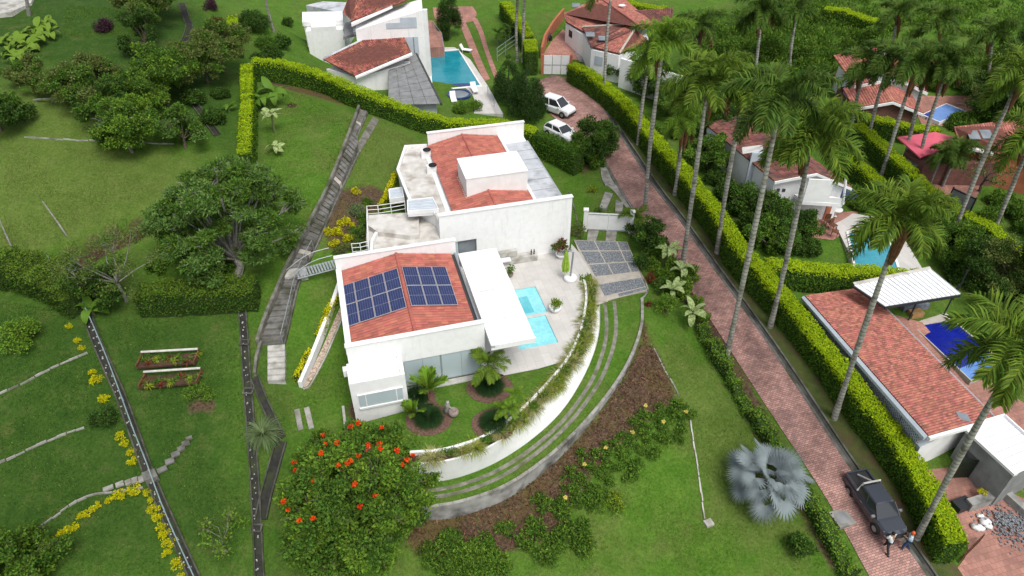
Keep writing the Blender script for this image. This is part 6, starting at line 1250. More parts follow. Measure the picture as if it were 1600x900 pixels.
c = P(565, 45, z0 + 4.3); mb = MB(); mb.box(c, (.9, .5, .6), .3); mb.lathe(c + Vector((0, -.05, .3)), [(.22, 0), (.22, .05), (.1, .06)], 12, 1); mb.build('air_conditioner', ['white_paint', 'dark_metal'], h)
q = Pz([(536, 20), (548, 4), (505, 2), (478, 8)], z0 + 4.0); mass('rear_roof', 'grey_metal_roof', q, z0 - .5, z0 + 4.0, h)
M('carport_tile', (.23,.235,.235), (.17,.175,.175), 1.5, .8); cp = [P(608, 108, z0 + 2.9), P(649, 83, z0 + 3.1), P(688, 162, z0 + 2.6), P(606, 164, z0 + 2.4)]; cq = [p + (sum(cp, Vector()) / 4 - p) * .12 for p in cp]; mass('carport_wall', 'bluish_wall', cq, z0 - .8, z0 + 2.2, h)
for r in range(7):
    for cidx in range(4):
        f = lambda s, t: (cp[0] * (1 - s) + cp[1] * s) * (1 - t) + (cp[3] * (1 - s) + cp[2] * s) * t
        s0, s1, t0, t1 = cidx / 4 + .004, (cidx + 1) / 4 - .004, r / 7 + .004, (r + 1) / 7 - .004; slab3('roof_panel', 'carport_tile', [f(s0, t0), f(s1, t0), f(s1, t1), f(s0, t1)], .06, h)
slab3('roof_edge', 'dark_gutter', [cp[1] + Vector((0, 0, .03)), cp[1] + Vector((.2, 0, .03)), cp[2] + Vector((.2, 0, .03)), cp[2] + Vector((0, 0, .03))], .2, h); mass('pier', 'white_paint', [P(600, 135, z0), P(609, 136, z0), P(609, 131, z0), P(600, 130, z0)], z0 - .3, z0 + 2.6, h)
q = Pz([(668, 75), (694, 73), (690, 50), (676, 32), (667, 32)], z0 + 1.2); mass('balcony', 'patio_brick', q, z0 - .3, z0 + 1.2, h)
mb = MB(); rl = [P(a, b, z0 + 2.2) for a, b in ((694, 73), (690, 52), (676, 33))]; mb.tube(rl, .03, 5); mb.tube([p - Vector((0, 0, .5)) for p in rl], .025, 5); [mb.tube([p, p - Vector((0, 0, 1.0))], .03, 5) for p in rl]; mb.build('railing', 'grey_steel', h)
dk = [P(a, b, z0) for a, b in ((664, 82), (672, 74), (722, 74), (762, 134), (786, 178), (712, 177), (676, 160))]; zt = max(terr(np.array([p.x for p in dk]), np.array([p.y for p in dk]))); mb = MB(); mb.prism([p[:2] for p in dk], z0 - 1.2, z0 + .02); mb.build('neighbour_deck', 'deck_stone', kind='structure')
def px_pool(pts, z, lab, water, dark=None, darkmat='water_navy', coping=.25, cm='white_paint'):
    q = Pz(pts, z); c = sum(q, Vector()) / len(q); t = thing('swimming_pool', c, lab, 'pool'); o = [c + (p - c) * (1 + coping / max(.1, (p - c).length) * 1.4) for p in q]
    for i in range(len(q)): j = (i + 1) % len(q); mb = MB(); mb.prism([o[i][:2], o[j][:2], q[j][:2], q[i][:2]], z - .3, z + .09); mb.build('coping', cm, t)
    mb = MB(); mb.prism([p[:2] for p in q], z - .3, z + .03); mb.build('water', water, t)
    if dark: mb = MB(); mb.prism([p[:2] for p in Pz(dark, z)], z - .2, z + .034); mb.build('shallow_end', darkmat, t)
    return t
px_pool([(670, 83), (716, 79), (750, 134), (690, 140), (676, 134)], z0, 'teal swimming pool of the white house behind the hedge', 'water_teal', [(677, 133), (732, 130), (738, 136), (692, 140)])
c = P(717, 151, z0); t = thing('hot_tub', c, 'round dark hot tub on the pale deck below the teal pool', 'hot tub'); mb = MB(); mb.lathe(c, [(1.3, -.1), (1.3, .35), (1.1, .35), (1.1, .22)], 20); mb.build('rim', 'water_navy', t); mb = MB(); mb.lathe(c, [(1.08, .0), (1.08, .26)], 20); mb.build('water', 'grey_glass', t)
for k, (px, py, rz) in enumerate(((742, 145, .3), (709, 160, .2), (730, 82, 1.2))):
    c = P(px, py, z0 + .02); t = thing('lounge_chair', c, 'white lounge chair on the pale pool deck, %s' % ('right of the hot tub', 'left of the hot tub', 'at the far pool end')[k], 'chair', 'white chairs on the pale deck', rz=rz)
    mb = MB(); mb.box((0, 0, .35), (.6, 1.2, .08)); link('seat', mb.mesh('seat', 'white_paint'), t); mb = MB(); mb.hexa([(-.3, .55, .35), (.3, .55, .35), (.3, .62, .35), (-.3, .62, .35)], [(-.3, .85, .9), (.3, .85, .9), (.3, .92, .9), (-.3, .92, .9)]); link('backrest', mb.mesh('backrest', 'white_paint'), t)
    for sx in (-.25, .25):
        for sy in (-.5, .5): mb = MB(); mb.box((sx, sy, .16), (.05, .05, .32)); link('leg', mb.mesh('leg', 'white_paint'), t)
for k, (px, py) in enumerate(((720, 176), (741, 172))): S(px, py, .9, 1.3, ['leaf_fresh', 'leaf_mid'], 'light green shrub at the lower edge of the pale deck, %s of two' % ('left', 'right')[k], 300 + k, accent=.5)
mb = MB(); rl = [P(a, b, z0 + 1.0) for a, b in ((762, 134), (772, 153), (785, 178))]; [mb.tube([p - Vector((0, 0, k)) for p in rl], .025, 5) for k in (0, .35, .7)]; [mb.tube([p, p - Vector((0, 0, 1))], .03, 5) for p in rl]; mb.build('deck_railing', 'galvanised', label='metal railing along the right edge of the pale pool deck', cat='railing')
for k, (a, b) in enumerate((([(712,25),(722,48),(734,78),(748,110),(757,128)], [(722,24),(733,47),(745,77),(758,108),(766,124)]), ([(735,25),(747,50),(757,80),(767,108),(773,124)], [(746,30),(755,50),(764,80),(774,106),(779,120)]))):
    sheet('brick_drive_strip', 'patio_brick', a, b, nx=2, dz=.05)
sheet('brick_court', 'patio_brick', [(676, 12), (680, 30), (690, 42)], [(738, 10), (745, 22), (738, 34)], nx=4, dz=.04)
mb = MB(); rl = [G(a, b) + Vector((0, 0, 1.5)) for a, b in ((777, 95), (790, 85), (806, 74))]; [mb.tube([p - Vector((0, 0, k)) for p in rl], .03, 5) for k in (0, .5, 1.0)]; [mb.tube([p, p - Vector((0, 0, 1.7))], .04, 5) for p in rl]; mb.build('metal_fence', 'galvanised', label='short grey metal fence beside the dark conifers', cat='fence')
for k, (px, py) in enumerate(((778, 70), (790, 68), (796, 62))): small_palm(G(px, py), 1.4, 1.1, 9, 'small dark palm beside the upper drive, %s of three' % ('left', 'middle', 'right')[k], 'leaf_palm_dark', 'small', 310 + k, .06, group='small palms by the upper drive')
p = G(428, 50); mb = MB(); mb.tube([p - Vector((0, 0, .3)), p + Vector((-.2, 0, 3)), PY(416, -30, p.y)], [.16, .13, .1], 8); mb.build('grey_pole', 'bark_grey', label='tall grey pole-like trunk at the top left of the pool house', cat='pole')
# ---- terracotta house, top right of centre
z0 = 2.0; h = thing('terracotta_house', P(960, 70, z0), 'white house with several terracotta tile roofs behind the white gate', 'house')
TR = lambda a, b, c, d, sd, m='roof_tile_orange': tile_roof(P(*a), P(*b), P(*c), P(*d), .27, .45, m, h, seed=sd)
e = z0 + 3.0; r = z0 + 4.6
TR((937, -4, r), (1005, 44, r), (978, 40, e), (880, 22, e), 21); TR((937, -4, r), (1005, 44, r), (1022, 38, e + .3), (972, -4, e + .3), 22); TR((880, 22, e), (978, 38, e + .5), (912, 50, e - .3), (884, 34, e - .3), 23)
TR((980, 37, e + .9), (990, 48, e + .9), (924, 74, e - .2), (910, 42, e), 24, 'roof_tile_dark'); TR((982, 39, e + 1.0), (992, 46, e + 1.0), (967, 84, e - .4), (922, 73, e - .3), 25); TR((990, 44, e + 1.0), (994, 46, e + 1.0), (1015, 66, e - .3), (968, 84, e - .4), 26)
TR((984, 17, e + .6), (1052, 13, e + .6), (1050, 40, e - .2), (1018, 38, e - .2), 27, 'roof_tile_dark')
ridge_cap(P(992, 45, e + 1.05), P(968, 83, e - .3), 'beige_concrete', h, .14); ridge_cap(P(937, -4, r + .05), P(1005, 44, r + .05), 'roof_tile_orange', h, .14); ridge_cap(P(982, 38, e + 1.0), P(910, 42, e + .1), 'beige_concrete', h, .12)
fl = [P(884, 34, e - .4), P(904, 48, e - .4), P(912, 52, e - .4), P(924, 76, e - .4), P(967, 86, e - .5), P(1015, 68, e - .5), P(1005, 10, e), P(940, 0, e)]; mass('wall', 'white_wall', fl, z0 - .8, e - .55, h)
for (a, b, sd) in (((970, 90), (1075, 124), 0),):
    p, q = P(*a, z0 + 2.6), P(*b, z0 + 2.2); wallface('side_wall', 'white_wall', p, q, z0 - 1.5, z0 + 2.5, z0 + 2.3, h, .3)
p, q = P(924, 76, e - .4), P(967, 86, e - .5); onwall('window', 'bluish_wall', p, q, .15, .45, z0 + .9, z0 + 1.9, h); p, q = P(884, 34, e - .4), P(904, 48, e - .4); onwall('window', 'dark_glass', p, q, .3, .55, z0 + 1.2, z0 + 2.0, h)
for a in ((922, 56), (942, 62), (900, 10), (915, 12)): c = P(*a, e + .35); slab3('roof_light', 'grey_glass', [c + Vector(v) for v in ((-.5, -.4, .1), (.5, -.4, .1), (.5, .4, .3), (-.5, .4, .3))], .06, h)
c = P(972, 10, z0 + 4.5); t = thing('satellite_dish', c, 'white round satellite dish above the terracotta roof', 'satellite dish'); mb = MB(); mb.lathe(c, [(.05, 0), (.4, .12), (.42, .14), (.05, .03)], 16); mb.build('dish', 'white_paint', t); mb = MB(); mb.tube([c, c - Vector((0, 0, 1.5))], .03, 5); mb.build('mast', 'grey_steel', t)
sheet('gated_court', 'patio_brick', [(848, 88), (856, 74), (868, 58), (880, 46)], [(905, 95), (898, 78), (890, 62), (884, 50)], nx=5, dz=.05); sheet('porch_path', 'concrete', [(905, 97), (895, 75), (884, 55)], [(924, 100), (912, 78), (900, 60)], nx=2, dz=.07)
mb = MB(); wl = [G(a, b) + Vector((0, 0, 1.4)) for a, b in ((846, 92), (851, 72), (864, 50), (880, 30))]; wall_along(mb, wl, [p.z - 2 for p in wl], .25); mb.build('orange_wall', 'orange_wall', label='orange boundary wall along the gated court', cat='wall')
mb = MB(); p = G(857, 66); t = thing('motorcycle', p, 'dark motorcycle parked by the orange wall in the gated court', 'motorcycle')
for dx in (-.6, .6): mb = MB(); mb.lathe((0, 0, 0), [(.3, -.06), (.3, .06)], 14); me = mb.mesh('wheel', 'black_rubber'); o = link('wheel', me, t); o.location = (dx * .5, dx * .85, .3); o.rotation_euler = (math.pi / 2, 0, 1.05)
mb = MB(); mb.tube([(-.25, -.45, .55), (0, 0, .7), (.2, .35, .85), (.3, .5, .4)], [.1, .17, .1, .05], 7); link('frame', mb.mesh('frame', 'dark_metal'), t); mb = MB(); mb.tube([(-.1, .5, 1.0), (.5, .25, 1.0)], .03, 5); link('handlebar', mb.mesh('handlebar', 'dark_metal'), t)
a, b = G(849, 116), G(889, 118); gd = b - a; gf = Fr(a, math.atan2(gd.y, gd.x)); gw = gd.length; zg = max(a.z, b.z); t = thing('gate', a, 'white panelled gate with orange pillars below the terracotta house', 'gate')
for k in range(3): lf = part(gf, 'leaf', 'white_paint', t, [(k * gw / 3 + .03, (k + 1) * gw / 3 - .03, -.04, .04, zg + .05, zg + 2.2)]); part(gf, 'rail', 'galvanised', lf, [(k * gw / 3 + .05, (k + 1) * gw / 3 - .05, -.07, -.042, zg + 1.1, zg + 1.18)])
for k in (-.3, gw): part(gf, 'pillar', 'orange_wall', t, [(k, k + .3, -.15, .15, zg - .3, zg + 2.3)])
px_pool([(1098, 128), (1128, 120), (1136, 142), (1110, 150)], 1.0, 'royal blue pool glimpsed between palm crowns behind the terracotta house', 'water_blue'); px_pool([(1112, 153), (1126, 149), (1131, 155), (1118, 160)], .95, 'small royal blue basin just below the glimpsed blue pool', 'water_blue')
# ---- white two-storey house
z0 = -.5; fl_, fr2 = P(1206, 340, z0), P(1322, 345, z0); h = thing('balcony_house', P(1265, 330, z0), 'white two-storey house with dark red gable roof and a balcony above a patio', 'house')
Yf = P(1285, 342, z0).y; ap = PY(1272, 267, Yf); el = PY(1206, 280, Yf + .3); er = PY(1326, 290, Yf - .2)
bx = [PY(1206, 300, Yf + .3), PY(1318, 300, Yf)]; zr, ze = ap.z, el.z; back = Vector((-3.4, 10.5, 0))
wl = Vector((el.x + .3, el.y, 0)); wr = Vector((er.x - .4, er.y, 0)); ac = Vector((ap.x, ap.y, 0))
mb = MB(); mb.hexa([(wl.x, wl.y, z0 - .6), (wr.x, wr.y, z0 - .6), (wr.x + back.x, wr.y + back.y, z0 - .6), (wl.x + back.x, wl.y + back.y, z0 - .6)], [(wl.x, wl.y, ze - .25), (wr.x, wr.y, er.z - .25), (wr.x + back.x, wr.y + back.y, er.z - .25), (wl.x + back.x, wl.y + back.y, ze - .25)])
mb.add([(wl.x, wl.y, ze - .25), (wr.x, wr.y, er.z - .25), (ac.x, ac.y, zr - .15)], [(0, 1, 2)]); mb.build('wall', 'white_wall', h)
f = Vector((.1, -.35, 0)); tile_roof(ap + f, ap + back, el + back, el + f, .26, .45, 'roof_tile_dark', h, seed=31); tile_roof(ap + f, ap + back, er + back, er + f, .26, .45, 'roof_tile_dark', h, seed=32)
for a, b in ((el, ap), (ap, er)): slab3('bargeboard', 'white_paint', [a + f * 1.02, b + f * 1.02, b + f * 1.35, a + f * 1.35], .22, h)
a, b = wl, wr
for u in (.06, .14, .50, .59, .68): onwall('vent_window', 'interior_dark', a, b, u, u + .045, ze - 1.15, ze - .85, h)
bl, brr = P(1253, 318, z0 + 2.3), P(1316, 322, z0 + 2.3); mb = MB(); mb.prism([bl[:2], brr[:2], (brr.x - .3, brr.y + 1.2), (bl.x - .3, bl.y + 1.2)], z0 + 2.2, z0 + 2.5); mb.build('balcony_floor', 'white_paint', h); wallface('balcony_front', 'white_paint', bl, P(1292, 320, z0 + 2.3), z0 + 2.5, z0 + 4.6, z0 + 4.6, h, .15); wallface('balcony_rail', 'white_paint', P(1292, 320, z0 + 2.3), brr, z0 + 2.5, z0 + 3.0, z0 + 3.0, h, .12)
mb = MB(); mb.tube([Vector((brr.x, brr.y, z0 + 2.5)), Vector((brr.x - .4, brr.y + .1, z0 + 4.8))], .1, 6); mb.build('balcony_post', 'white_paint', h)
dl, dr = P(1248, 341, z0), P(1284, 341, z0); onwall('sliding_door', 'dark_glass', dl, dr, .05, .6, z0 + .05, z0 + 2.1, h, .0); onwall('door_panel', 'grey_glass', dl, dr, .6, .98, z0 + .05, z0 + 2.1, h, .05); mass('ground_wall', 'white_paint', [dl + Vector((0, .1, 0)), P(1288, 342, z0) + Vector((0, .1, 0)), P(1288, 342, z0) + Vector((0, 1.5, 0)), dl + Vector((0, 1.5, 0))], z0 - .3, z0 + 2.25, h)
onwall('brick_pier', 'orange_wall', P(1284, 342, z0), P(1292, 342, z0), 0, 1, z0, z0 + 2.2, h, .1, .1)
sheet('pool_patio', 'patio_brick', [(1248, 340), (1252, 352), (1268, 372)], [(1340, 330), (1335, 350), (1302, 376)], nx=6, dz=.06); 
dq = [P(a, b, -1.0) for a, b in ((1300, 352), (1330, 340), (1392, 350), (1440, 430), (1338, 430))]; mb = MB(); mb.prism([p[:2] for p in dq], -2.2, -.55); mb.build('white_house_pool_deck', 'deck_stone', kind='structure')
px_pool([(1326, 366), (1385, 368), (1403, 424), (1338, 424)], -.55, 'pale teal pool below the white two-storey house', 'water_pale_teal')
c = P(1308, 330, z0); t = thing('blue_parasol', c, 'dark blue open parasol beside the balcony of the white house', 'parasol'); mb = MB(); mb.lathe(c + Vector((0, 0, 1.9)), [(1.2, 0), (.7, .28), (.05, .45)], 10); M('navy_canvas', (.03,.045,.13), (.025,.035,.10), 4, .85); mb.build('canopy', 'navy_canvas', t); mb = MB(); mb.tube([c, c + Vector((0, 0, 2.3))], .03, 6); mb.build('pole', 'grey_steel', t)
c = P(1304, 338, z0); t = thing('patio_table', c, 'round white patio table below the blue parasol', 'table'); mb = MB(); mb.lathe(c, [(.5, .7), (.5, .75)], 16); mb.build('top', 'white_paint', t); mb = MB(); mb.lathe(c, [(.2, .05), (.05, .1), (.05, .7)], 10); mb.build('leg', 'white_paint', t)
for k, (px, py) in enumerate(((1292, 352), (1300, 358), (1303, 368))):
    c = P(px, py, z0 + .05); t = thing('patio_chair', c, 'dark metal patio chair on the brick patio, %s from the house' % ORD[k], 'chair', 'dark chairs on the brick patio', rz=.5 * k)
    mb = MB(); mb.box((0, 0, .45), (.5, .5, .05)); link('seat', mb.mesh('seat', 'wood_brown'), t); mb = MB(); mb.box((0, .24, .75), (.5, .04, .5)); link('backrest', mb.mesh('backrest', 'wood_brown'), t)
    for sx in (-.22, .22):
        for sy in (-.22, .22): mb = MB(); mb.box((sx, sy, .2), (.04, .04, .45)); link('leg', mb.mesh('leg', 'dark_metal'), t)
q = P(1160, 236, z0 + 4.6); slab3('dormer_roof', 'white_paint', [P(1161, 238, 4.4), P(1192, 233, 4.4), P(1192, 226, 4.9), P(1160, 230, 4.9)], .15, h); mass('dormer', 'bluish_wall', [P(1170, 262, 2.8), P(1192, 262, 2.8), P(1192, 255, 2.8), P(1170, 255, 2.8)], 0, 4.2, h); onwall('dormer_window', 'interior_dark', P(1174, 277, 1.2), P(1191, 278, 1.2), 0, 1, .2, 2.0, h)
# ---- brown brick house with the light blue pool
z0 = .1; h = thing('brick_house', P(1385, 175, z0), 'brown brick house with stacked orange gable roofs behind the palm row', 'house'); Y1 = P(1393, 190, z0).y
a1, a2, a3 = PY(1336, 167, Y1), PY(1393, 156, Y1), PY(1436, 175, Y1); mb = MB(); mb.add([(a1.x, Y1, z0 - .5), (a3.x, Y1, z0 - .5), (a3.x, Y1, a3.z), (a2.x, Y1, a2.z), (a1.x, Y1, a1.z)], [(0, 1, 2, 3, 4)]); mb.add([(a1.x, Y1 + 5, z0 - .5), (a3.x, Y1 + 5, z0 - .5), (a3.x, Y1 + 5, a3.z), (a2.x, Y1 + 5, a2.z), (a1.x, Y1 + 5, a1.z)], [(4, 3, 2, 1, 0)]); mb.add([(a1.x, Y1, z0 - .5), (a1.x, Y1 + 5, z0 - .5), (a1.x, Y1 + 5, a1.z), (a1.x, Y1, a1.z)], [(3, 2, 1, 0)]); mb.add([(a3.x, Y1, z0 - .5), (a3.x, Y1 + 5, z0 - .5), (a3.x, Y1 + 5, a3.z), (a3.x, Y1, a3.z)], [(0, 1, 2, 3)]); mb.build('brick_wall', 'brown_brick_wall', h)
bk = Vector((-.3, 2.6, .9)); f = Vector((0, -.4, 0)); ex = Vector((.3, 0, 0))
tile_roof(a2 + bk, a1 - ex + bk, a1 - ex + f, a2 + f, .26, .42, 'roof_tile_orange', h, seed=41); tile_roof(a2 + bk, a3 + ex + bk, a3 + ex + f, a2 + f, .26, .42, 'roof_tile_orange', h, seed=42)
for a, b in ((a1 - ex, a2), (a2, a3 + ex)): slab3('bargeboard', 'white_paint', [a + f, b + f, b + f * 1.4, a + f * 1.4], .25, h)
Y2 = Y1 + 2.8; c1, c2, c3 = PY(1337, 131, Y2), PY(1401, 119, Y2), PY(1442, 142, Y2); mb = MB(); mb.add([(c1.x, Y2, 0), (c3.x, Y2, 0), (c3.x, Y2, c3.z), (c2.x, Y2, c2.z), (c1.x, Y2, c1.z)], [(0, 1, 2, 3, 4)]); mb.add([(c1.x, Y2, 0), (c1.x, Y2 + 5, 0), (c1.x, Y2 + 5, c1.z), (c1.x, Y2, c1.z)], [(3, 2, 1, 0)]); mb.add([(c3.x, Y2, 0), (c3.x, Y2 + 5, 0), (c3.x, Y2 + 5, c3.z), (c3.x, Y2, c3.z)], [(0, 1, 2, 3)]); mb.build('upper_wall', 'white_wall', h)
bk = Vector((-.4, 5.5, 1.0)); tile_roof(c2 + bk, c1 - ex + bk, c1 - ex + f, c2 + f, .26, .42, 'roof_tile_orange', h, seed=43); tile_roof(c2 + bk, c3 + ex + bk, c3 + ex + f, c2 + f, .26, .42, 'roof_tile_orange', h, seed=44)
for a, b in ((c1 - ex, c2), (c2, c3 + ex)): slab3('bargeboard', 'white_paint', [a + f, b + f, b + f * 1.4, a + f * 1.4], .3, h)
onwall('window', 'bluish_wall', (c1.x, Y2, 0), (c3.x, Y2, 0), .01, .10, c1.z - 1.3, c1.z - .3, h); c = P(1375, 100, z0 + 6); mb = MB(); mb.box((c.x, c.y, z0 + 5.6), (1.0, .9, 2.4)); mb.box((c.x, c.y, z0 + 6.9), (1.3, 1.2, .2), m=1); mb.build('chimney', ['grey_metal_roof', 'white_paint'], h)
c = P(1333, 100, z0 + 3); mb = MB(); mb.box((c.x, c.y, z0 + 1.5), (1.1, 1.0, 5)); mb.build('brick_tower', 'orange_wall', h); c = P(1447, 105, z0 + 3); mb = MB(); mb.box((c.x, c.y, z0 + 1.5), (.9, .9, 4.5)); mb.build('brick_tower', 'orange_wall', h)
sheet('brick_house_court', 'patio_brick', [(1290, 115), (1310, 140), (1328, 168)], [(1336, 105), (1336, 135), (1338, 165)], nx=4, dz=.06); sheet('brick_house_terrace', 'patio_brick', [(1436, 150), (1432, 175), (1440, 196)], [(1522, 150), (1525, 170), (1480, 198)], nx=6, dz=.06)
px_pool([(1441, 180), (1478, 163), (1509, 175), (1468, 191)], .1, 'light blue pool with painted lines beside the brown brick house', 'water_light_blue', [(1441, 180), (1456, 173), (1460, 178), (1448, 184)], 'water_blue', .1)
c = P(1500, 156, .1); t = thing('round_pool', c, 'small round blue pool above the light blue pool', 'pool'); mb = MB(); mb.lathe(c, [(1.5, 0), (1.5, .12), (1.25, .12), (1.25, .08)], 20); mb.build('rim', 'beige_concrete', t); mb = MB(); mb.lathe(c, [(1.25, 0), (1.25, .09)], 20); mb.build('water', 'water_light_blue', t)
# ---- pink and orange roofed house
z0 = -.6; h = thing('pink_roof_house', P(1480, 270, z0), 'house with a pink canopy roof and orange tiled roofs at the right', 'house'); slab3('pink_canopy', 'pink_roof', [P(1402, 214, 2.4), P(1438, 246, 2.0), P(1452, 240, 2.2), P(1462, 206, 2.8)], .12, h); slab3('pink_canopy', 'pink_roof', [P(1440, 243, 2.1), P(1482, 236, 2.1), P(1490, 214, 2.6), P(1462, 206, 2.8)], .12, h)
mass('brick_wall', 'brown_brick_wall', [P(1412, 240, 1.2), P(1440, 268, .6), P(1560, 268, .6), P(1560, 240, .8), P(1430, 225, 1.2)], z0 - .5, 1.4, h); onwall('window', 'grey_glass', P(1412, 250, .6), P(1438, 272, .2), .2, .8, .5, 1.0, h, .2)
tile_roof(P(1490, 198, 4.0), P(1576, 188, 4.0), P(1600, 250, 2.2), P(1497, 224, 2.6), .26, .45, 'roof_tile_orange', h, seed=51); tile_roof(P(1576, 188, 4.0), P(1640, 195, 4.0), P(1660, 270, 2.2), P(1600, 252, 2.2), .26, .45, 'roof_tile_orange', h, seed=52); mass('wall', 'orange_wall', [P(1500, 226, 2.4), P(1598, 252, 2.0), P(1640, 262, 2.0), P(1640, 200, 3.5), P(1500, 205, 3.5)], z0 - .6, 2.0, h); slab3('fascia', 'white_paint', [P(1497, 226, 2.6), P(1552, 241, 2.4), P(1552, 237, 2.45), P(1497, 222, 2.65)], .2, h); q = P(1528, 262, -.4); onwall('door', 'grey_glass', P(1522, 262, .0), P(1540, 266, .0), 0, .6, z0, 1.6, h, .3)
for a in ((1520, 213), (1540, 212)): c = P(*a, 3.4); slab3('roof_light', 'grey_glass', [c + Vector(v) for v in ((-.5, -.5, .0), (.5, -.5, .0), (.5, .5, .35), (-.5, .5, .35))], .06, h)
sheet('brick_lane', 'patio_brick', [(1340, 232), (1360, 250), (1400, 288), (1440, 320)], [(1352, 225), (1375, 243), (1415, 280), (1460, 312)], nx=3, dz=.05); sheet('lane_court', 'patio_brick', [(1440, 300), (1450, 285), (1460, 280)], [(1520, 320), (1530, 300), (1540, 285)], nx=4, dz=.06)
a, b = G(1480, 318), G(1512, 336); gf = Fr(a, math.atan2((b - a).y, (b - a).x)); gw = (b - a).length; t = thing('dark_gate', a, 'dark grey metal gate across the end of the brick lane', 'gate'); part(gf, 'panel', 'grey_render', t, [(0, gw, -.03, .03, a.z - .5, a.z + 1.5)]); part(gf, 'frame', 'dark_metal', t, [(0, gw, -.06, .06, a.z + 1.5, a.z + 1.6)]); part(gf, 'post', 'dark_metal', t, [(-.1, .0, -.06, .06, a.z - .5, a.z + 1.7)]); part(gf, 'post', 'dark_metal', t, [(gw, gw + .1, -.06, .06, a.z - .8, a.z + 1.7)])
# ---- long low building with lattice wall
zr1, zr2 = .2, -1.0; A, B, C, D = P(1257, 462, zr1), P(1450, 681, zr1), P(1552, 652, zr2), P(1378, 478, zr2); h = thing('long_building', P(1440, 728, -4.0), 'long low building with a red tile roof and lattice-block side wall', 'house')
D2 = A + (C - B); C2 = C
tile_roof(A, B, C, D2, .18, .31, 'roof_tile_orange', h, seed=61, amp=.05); u = (B - A).normalized(); n_ = Vector((u.y, -u.x, 0)); n_ = n_ if n_.x < 0 else -n_
slab3('fascia', 'bluish_wall', [A + n_ * .02, B + n_ * .02, B + n_ * .22 - Vector((0, 0, .12)), A + n_ * .22 - Vector((0, 0, .12))], .22, h); slab3('fascia', 'white_paint', [B + u * .02, C + u * .02, C + u * .22, B + u * .22], .25, h); slab3('gutter', 'galvanised', [D2 - n_ * .02, C - n_ * .02, C - n_ * .2, D2 - n_ * .2], .12, h)
wa, wb = A - n_ * .35 + u * .3, B - n_ * .35 - u * .35; wa.z = wb.z = 0; wc = Vector((C.x, C.y, 0)) + n_ * .3 - u * .35; wd = wc - (wb - wa); mass('wall', 'bluish_wall', [wa, wb, wc, wd], -4.6, -1.35, h); mass('end_wall', 'white_paint', [wb + u * .02, wc + u * .02, wc + u * .05, wb + u * .05], -4.6, -1.35, h)
Lw = (wb - wa).length; nb = int(Lw / .27); M('lattice_shadow', (.03,.035,.035), rough=.9); 
for k in range(7):                                   # lattice bays: crossed bars over a dark opening
    u0, u1 = .03 + k * .137, .03 + k * .137 + .13; bay = onwall('lattice_bay', 'lattice_shadow', wa, wb, u0, u1, -1.32, -.12, h, .01, .02); d = (wb - wa); s = Vector((d.y, -d.x, 0)).normalized(); s = s if s.dot(n_) > 0 else -s; p0 = wa + d * u0 + s * .06; p1 = wa + d * u1 + s * .06; Lb = (p1 - p0).length; du = (p1 - p0).normalized(); mb = MB(); hb = 1.2; stp = .24; x = -hb
    while x < Lb:
        for sg in (1, -1):
            xs = [x, x + hb] if sg > 0 else [x + hb, x]; zs = [0, hb]; t0 = max(0, (0 - min(xs)) / hb); t1 = min(1, (Lb - min(xs)) / hb)
            if t1 - t0 < .05: continue
            q0 = min(xs) + t0 * hb; q1 = min(xs) + t1 * hb; za, zb_ = (t0 * hb, t1 * hb) if sg > 0 else ((1 - t0) * hb, (1 - t1) * hb)
            mb.tube([p0 + du * q0 + Vector((0, 0, -1.32 + za)), p0 + du * q1 + Vector((0, 0, -1.32 + zb_))], .042, 4)
        x += stp
    tag(mb.build('lattice', 'lattice_block', bay), kind='stuff')
bay = onwall('lattice_window', 'lattice_shadow', wa, wb, .80, .91, -2.9, -1.7, h, .01, .02)
c = A.lerp(C, .86) + Vector((0, 0, -.0)); q = (B * .1 + A * .02 + C * .5 + D2 * .38); q = P(1504, 652, -.5); slab3('roof_light', 'grey_glass', [q + Vector(v) for v in ((-.35, -.3, .12), (.35, -.4, .02), (.4, .3, .02), (-.3, .35, .12))], .06, h)
# pavilion with white ribbed roof
t = thing('pavilion', P(1430, 490, -2.3), 'open pavilion with white ribbed metal roof on dark posts beside the blue pool', 'pavilion'); q = [P(1335, 446, .9), P(1455, 421, 1.3), P(1501, 459, .9), P(1383, 478, .5)]
for k in range(16):
    s0, s1 = k / 16 + .003, (k + 1) / 16 - .003; e0, e1 = q[0].lerp(q[1], s0), q[0].lerp(q[1], s1); f0, f1 = q[3].lerp(q[2], s0), q[3].lerp(q[2], s1); slab3('roof_sheet', 'white_metal_roof', [e0, e1, f1, f0], .05, t); mb = MB(); mb.tube([q[0].lerp(q[1], s1 + .003) + Vector((0, 0, .02)), q[3].lerp(q[2], s1 + .003) + Vector((0, 0, .02))], .028, 4); mb.build('rib', 'grey_metal_roof', t)
slab3('roof_edge', 'dark_metal', [q[3] - Vector((0, 0, .06)), q[2] - Vector((0, 0, .06)), q[2] + Vector((0, -.08, -.06)), q[3] + Vector((0, -.08, -.06))], .2, t); slab3('roof_edge', 'dark_metal', [q[0] - Vector((0, 0, .04)), q[3] - Vector((0, 0, .06)), q[3] + Vector((-.1, 0, -.06)), q[0] + Vector((-.1, 0, -.04))], .16, t); slab3('ridge_flashing', 'weathered_slab', [q[0] + Vector((0, 0, .06)), q[1] + Vector((0, 0, .06)), q[1] + Vector((0, .3, .06)), q[0] + Vector((0, .3, .06))], .08, t)
for a in ((1418, 503), (1474, 493), (1362, 470), (1488, 470)): c = P(*a, -2.3); mb = MB(); mb.tube([c, Vector((c.x, c.y, .75))], .06, 6); mb.build('post', 'dark_metal', t)
fq = Pz([(1375, 490), (1402, 514), (1487, 499), (1462, 470), (1380, 470)], -2.3); mb = MB(); mb.prism([p[:2] for p in fq], -3.4, -2.26); mb.build('pavilion_floor', 'beige_concrete', kind='structure')
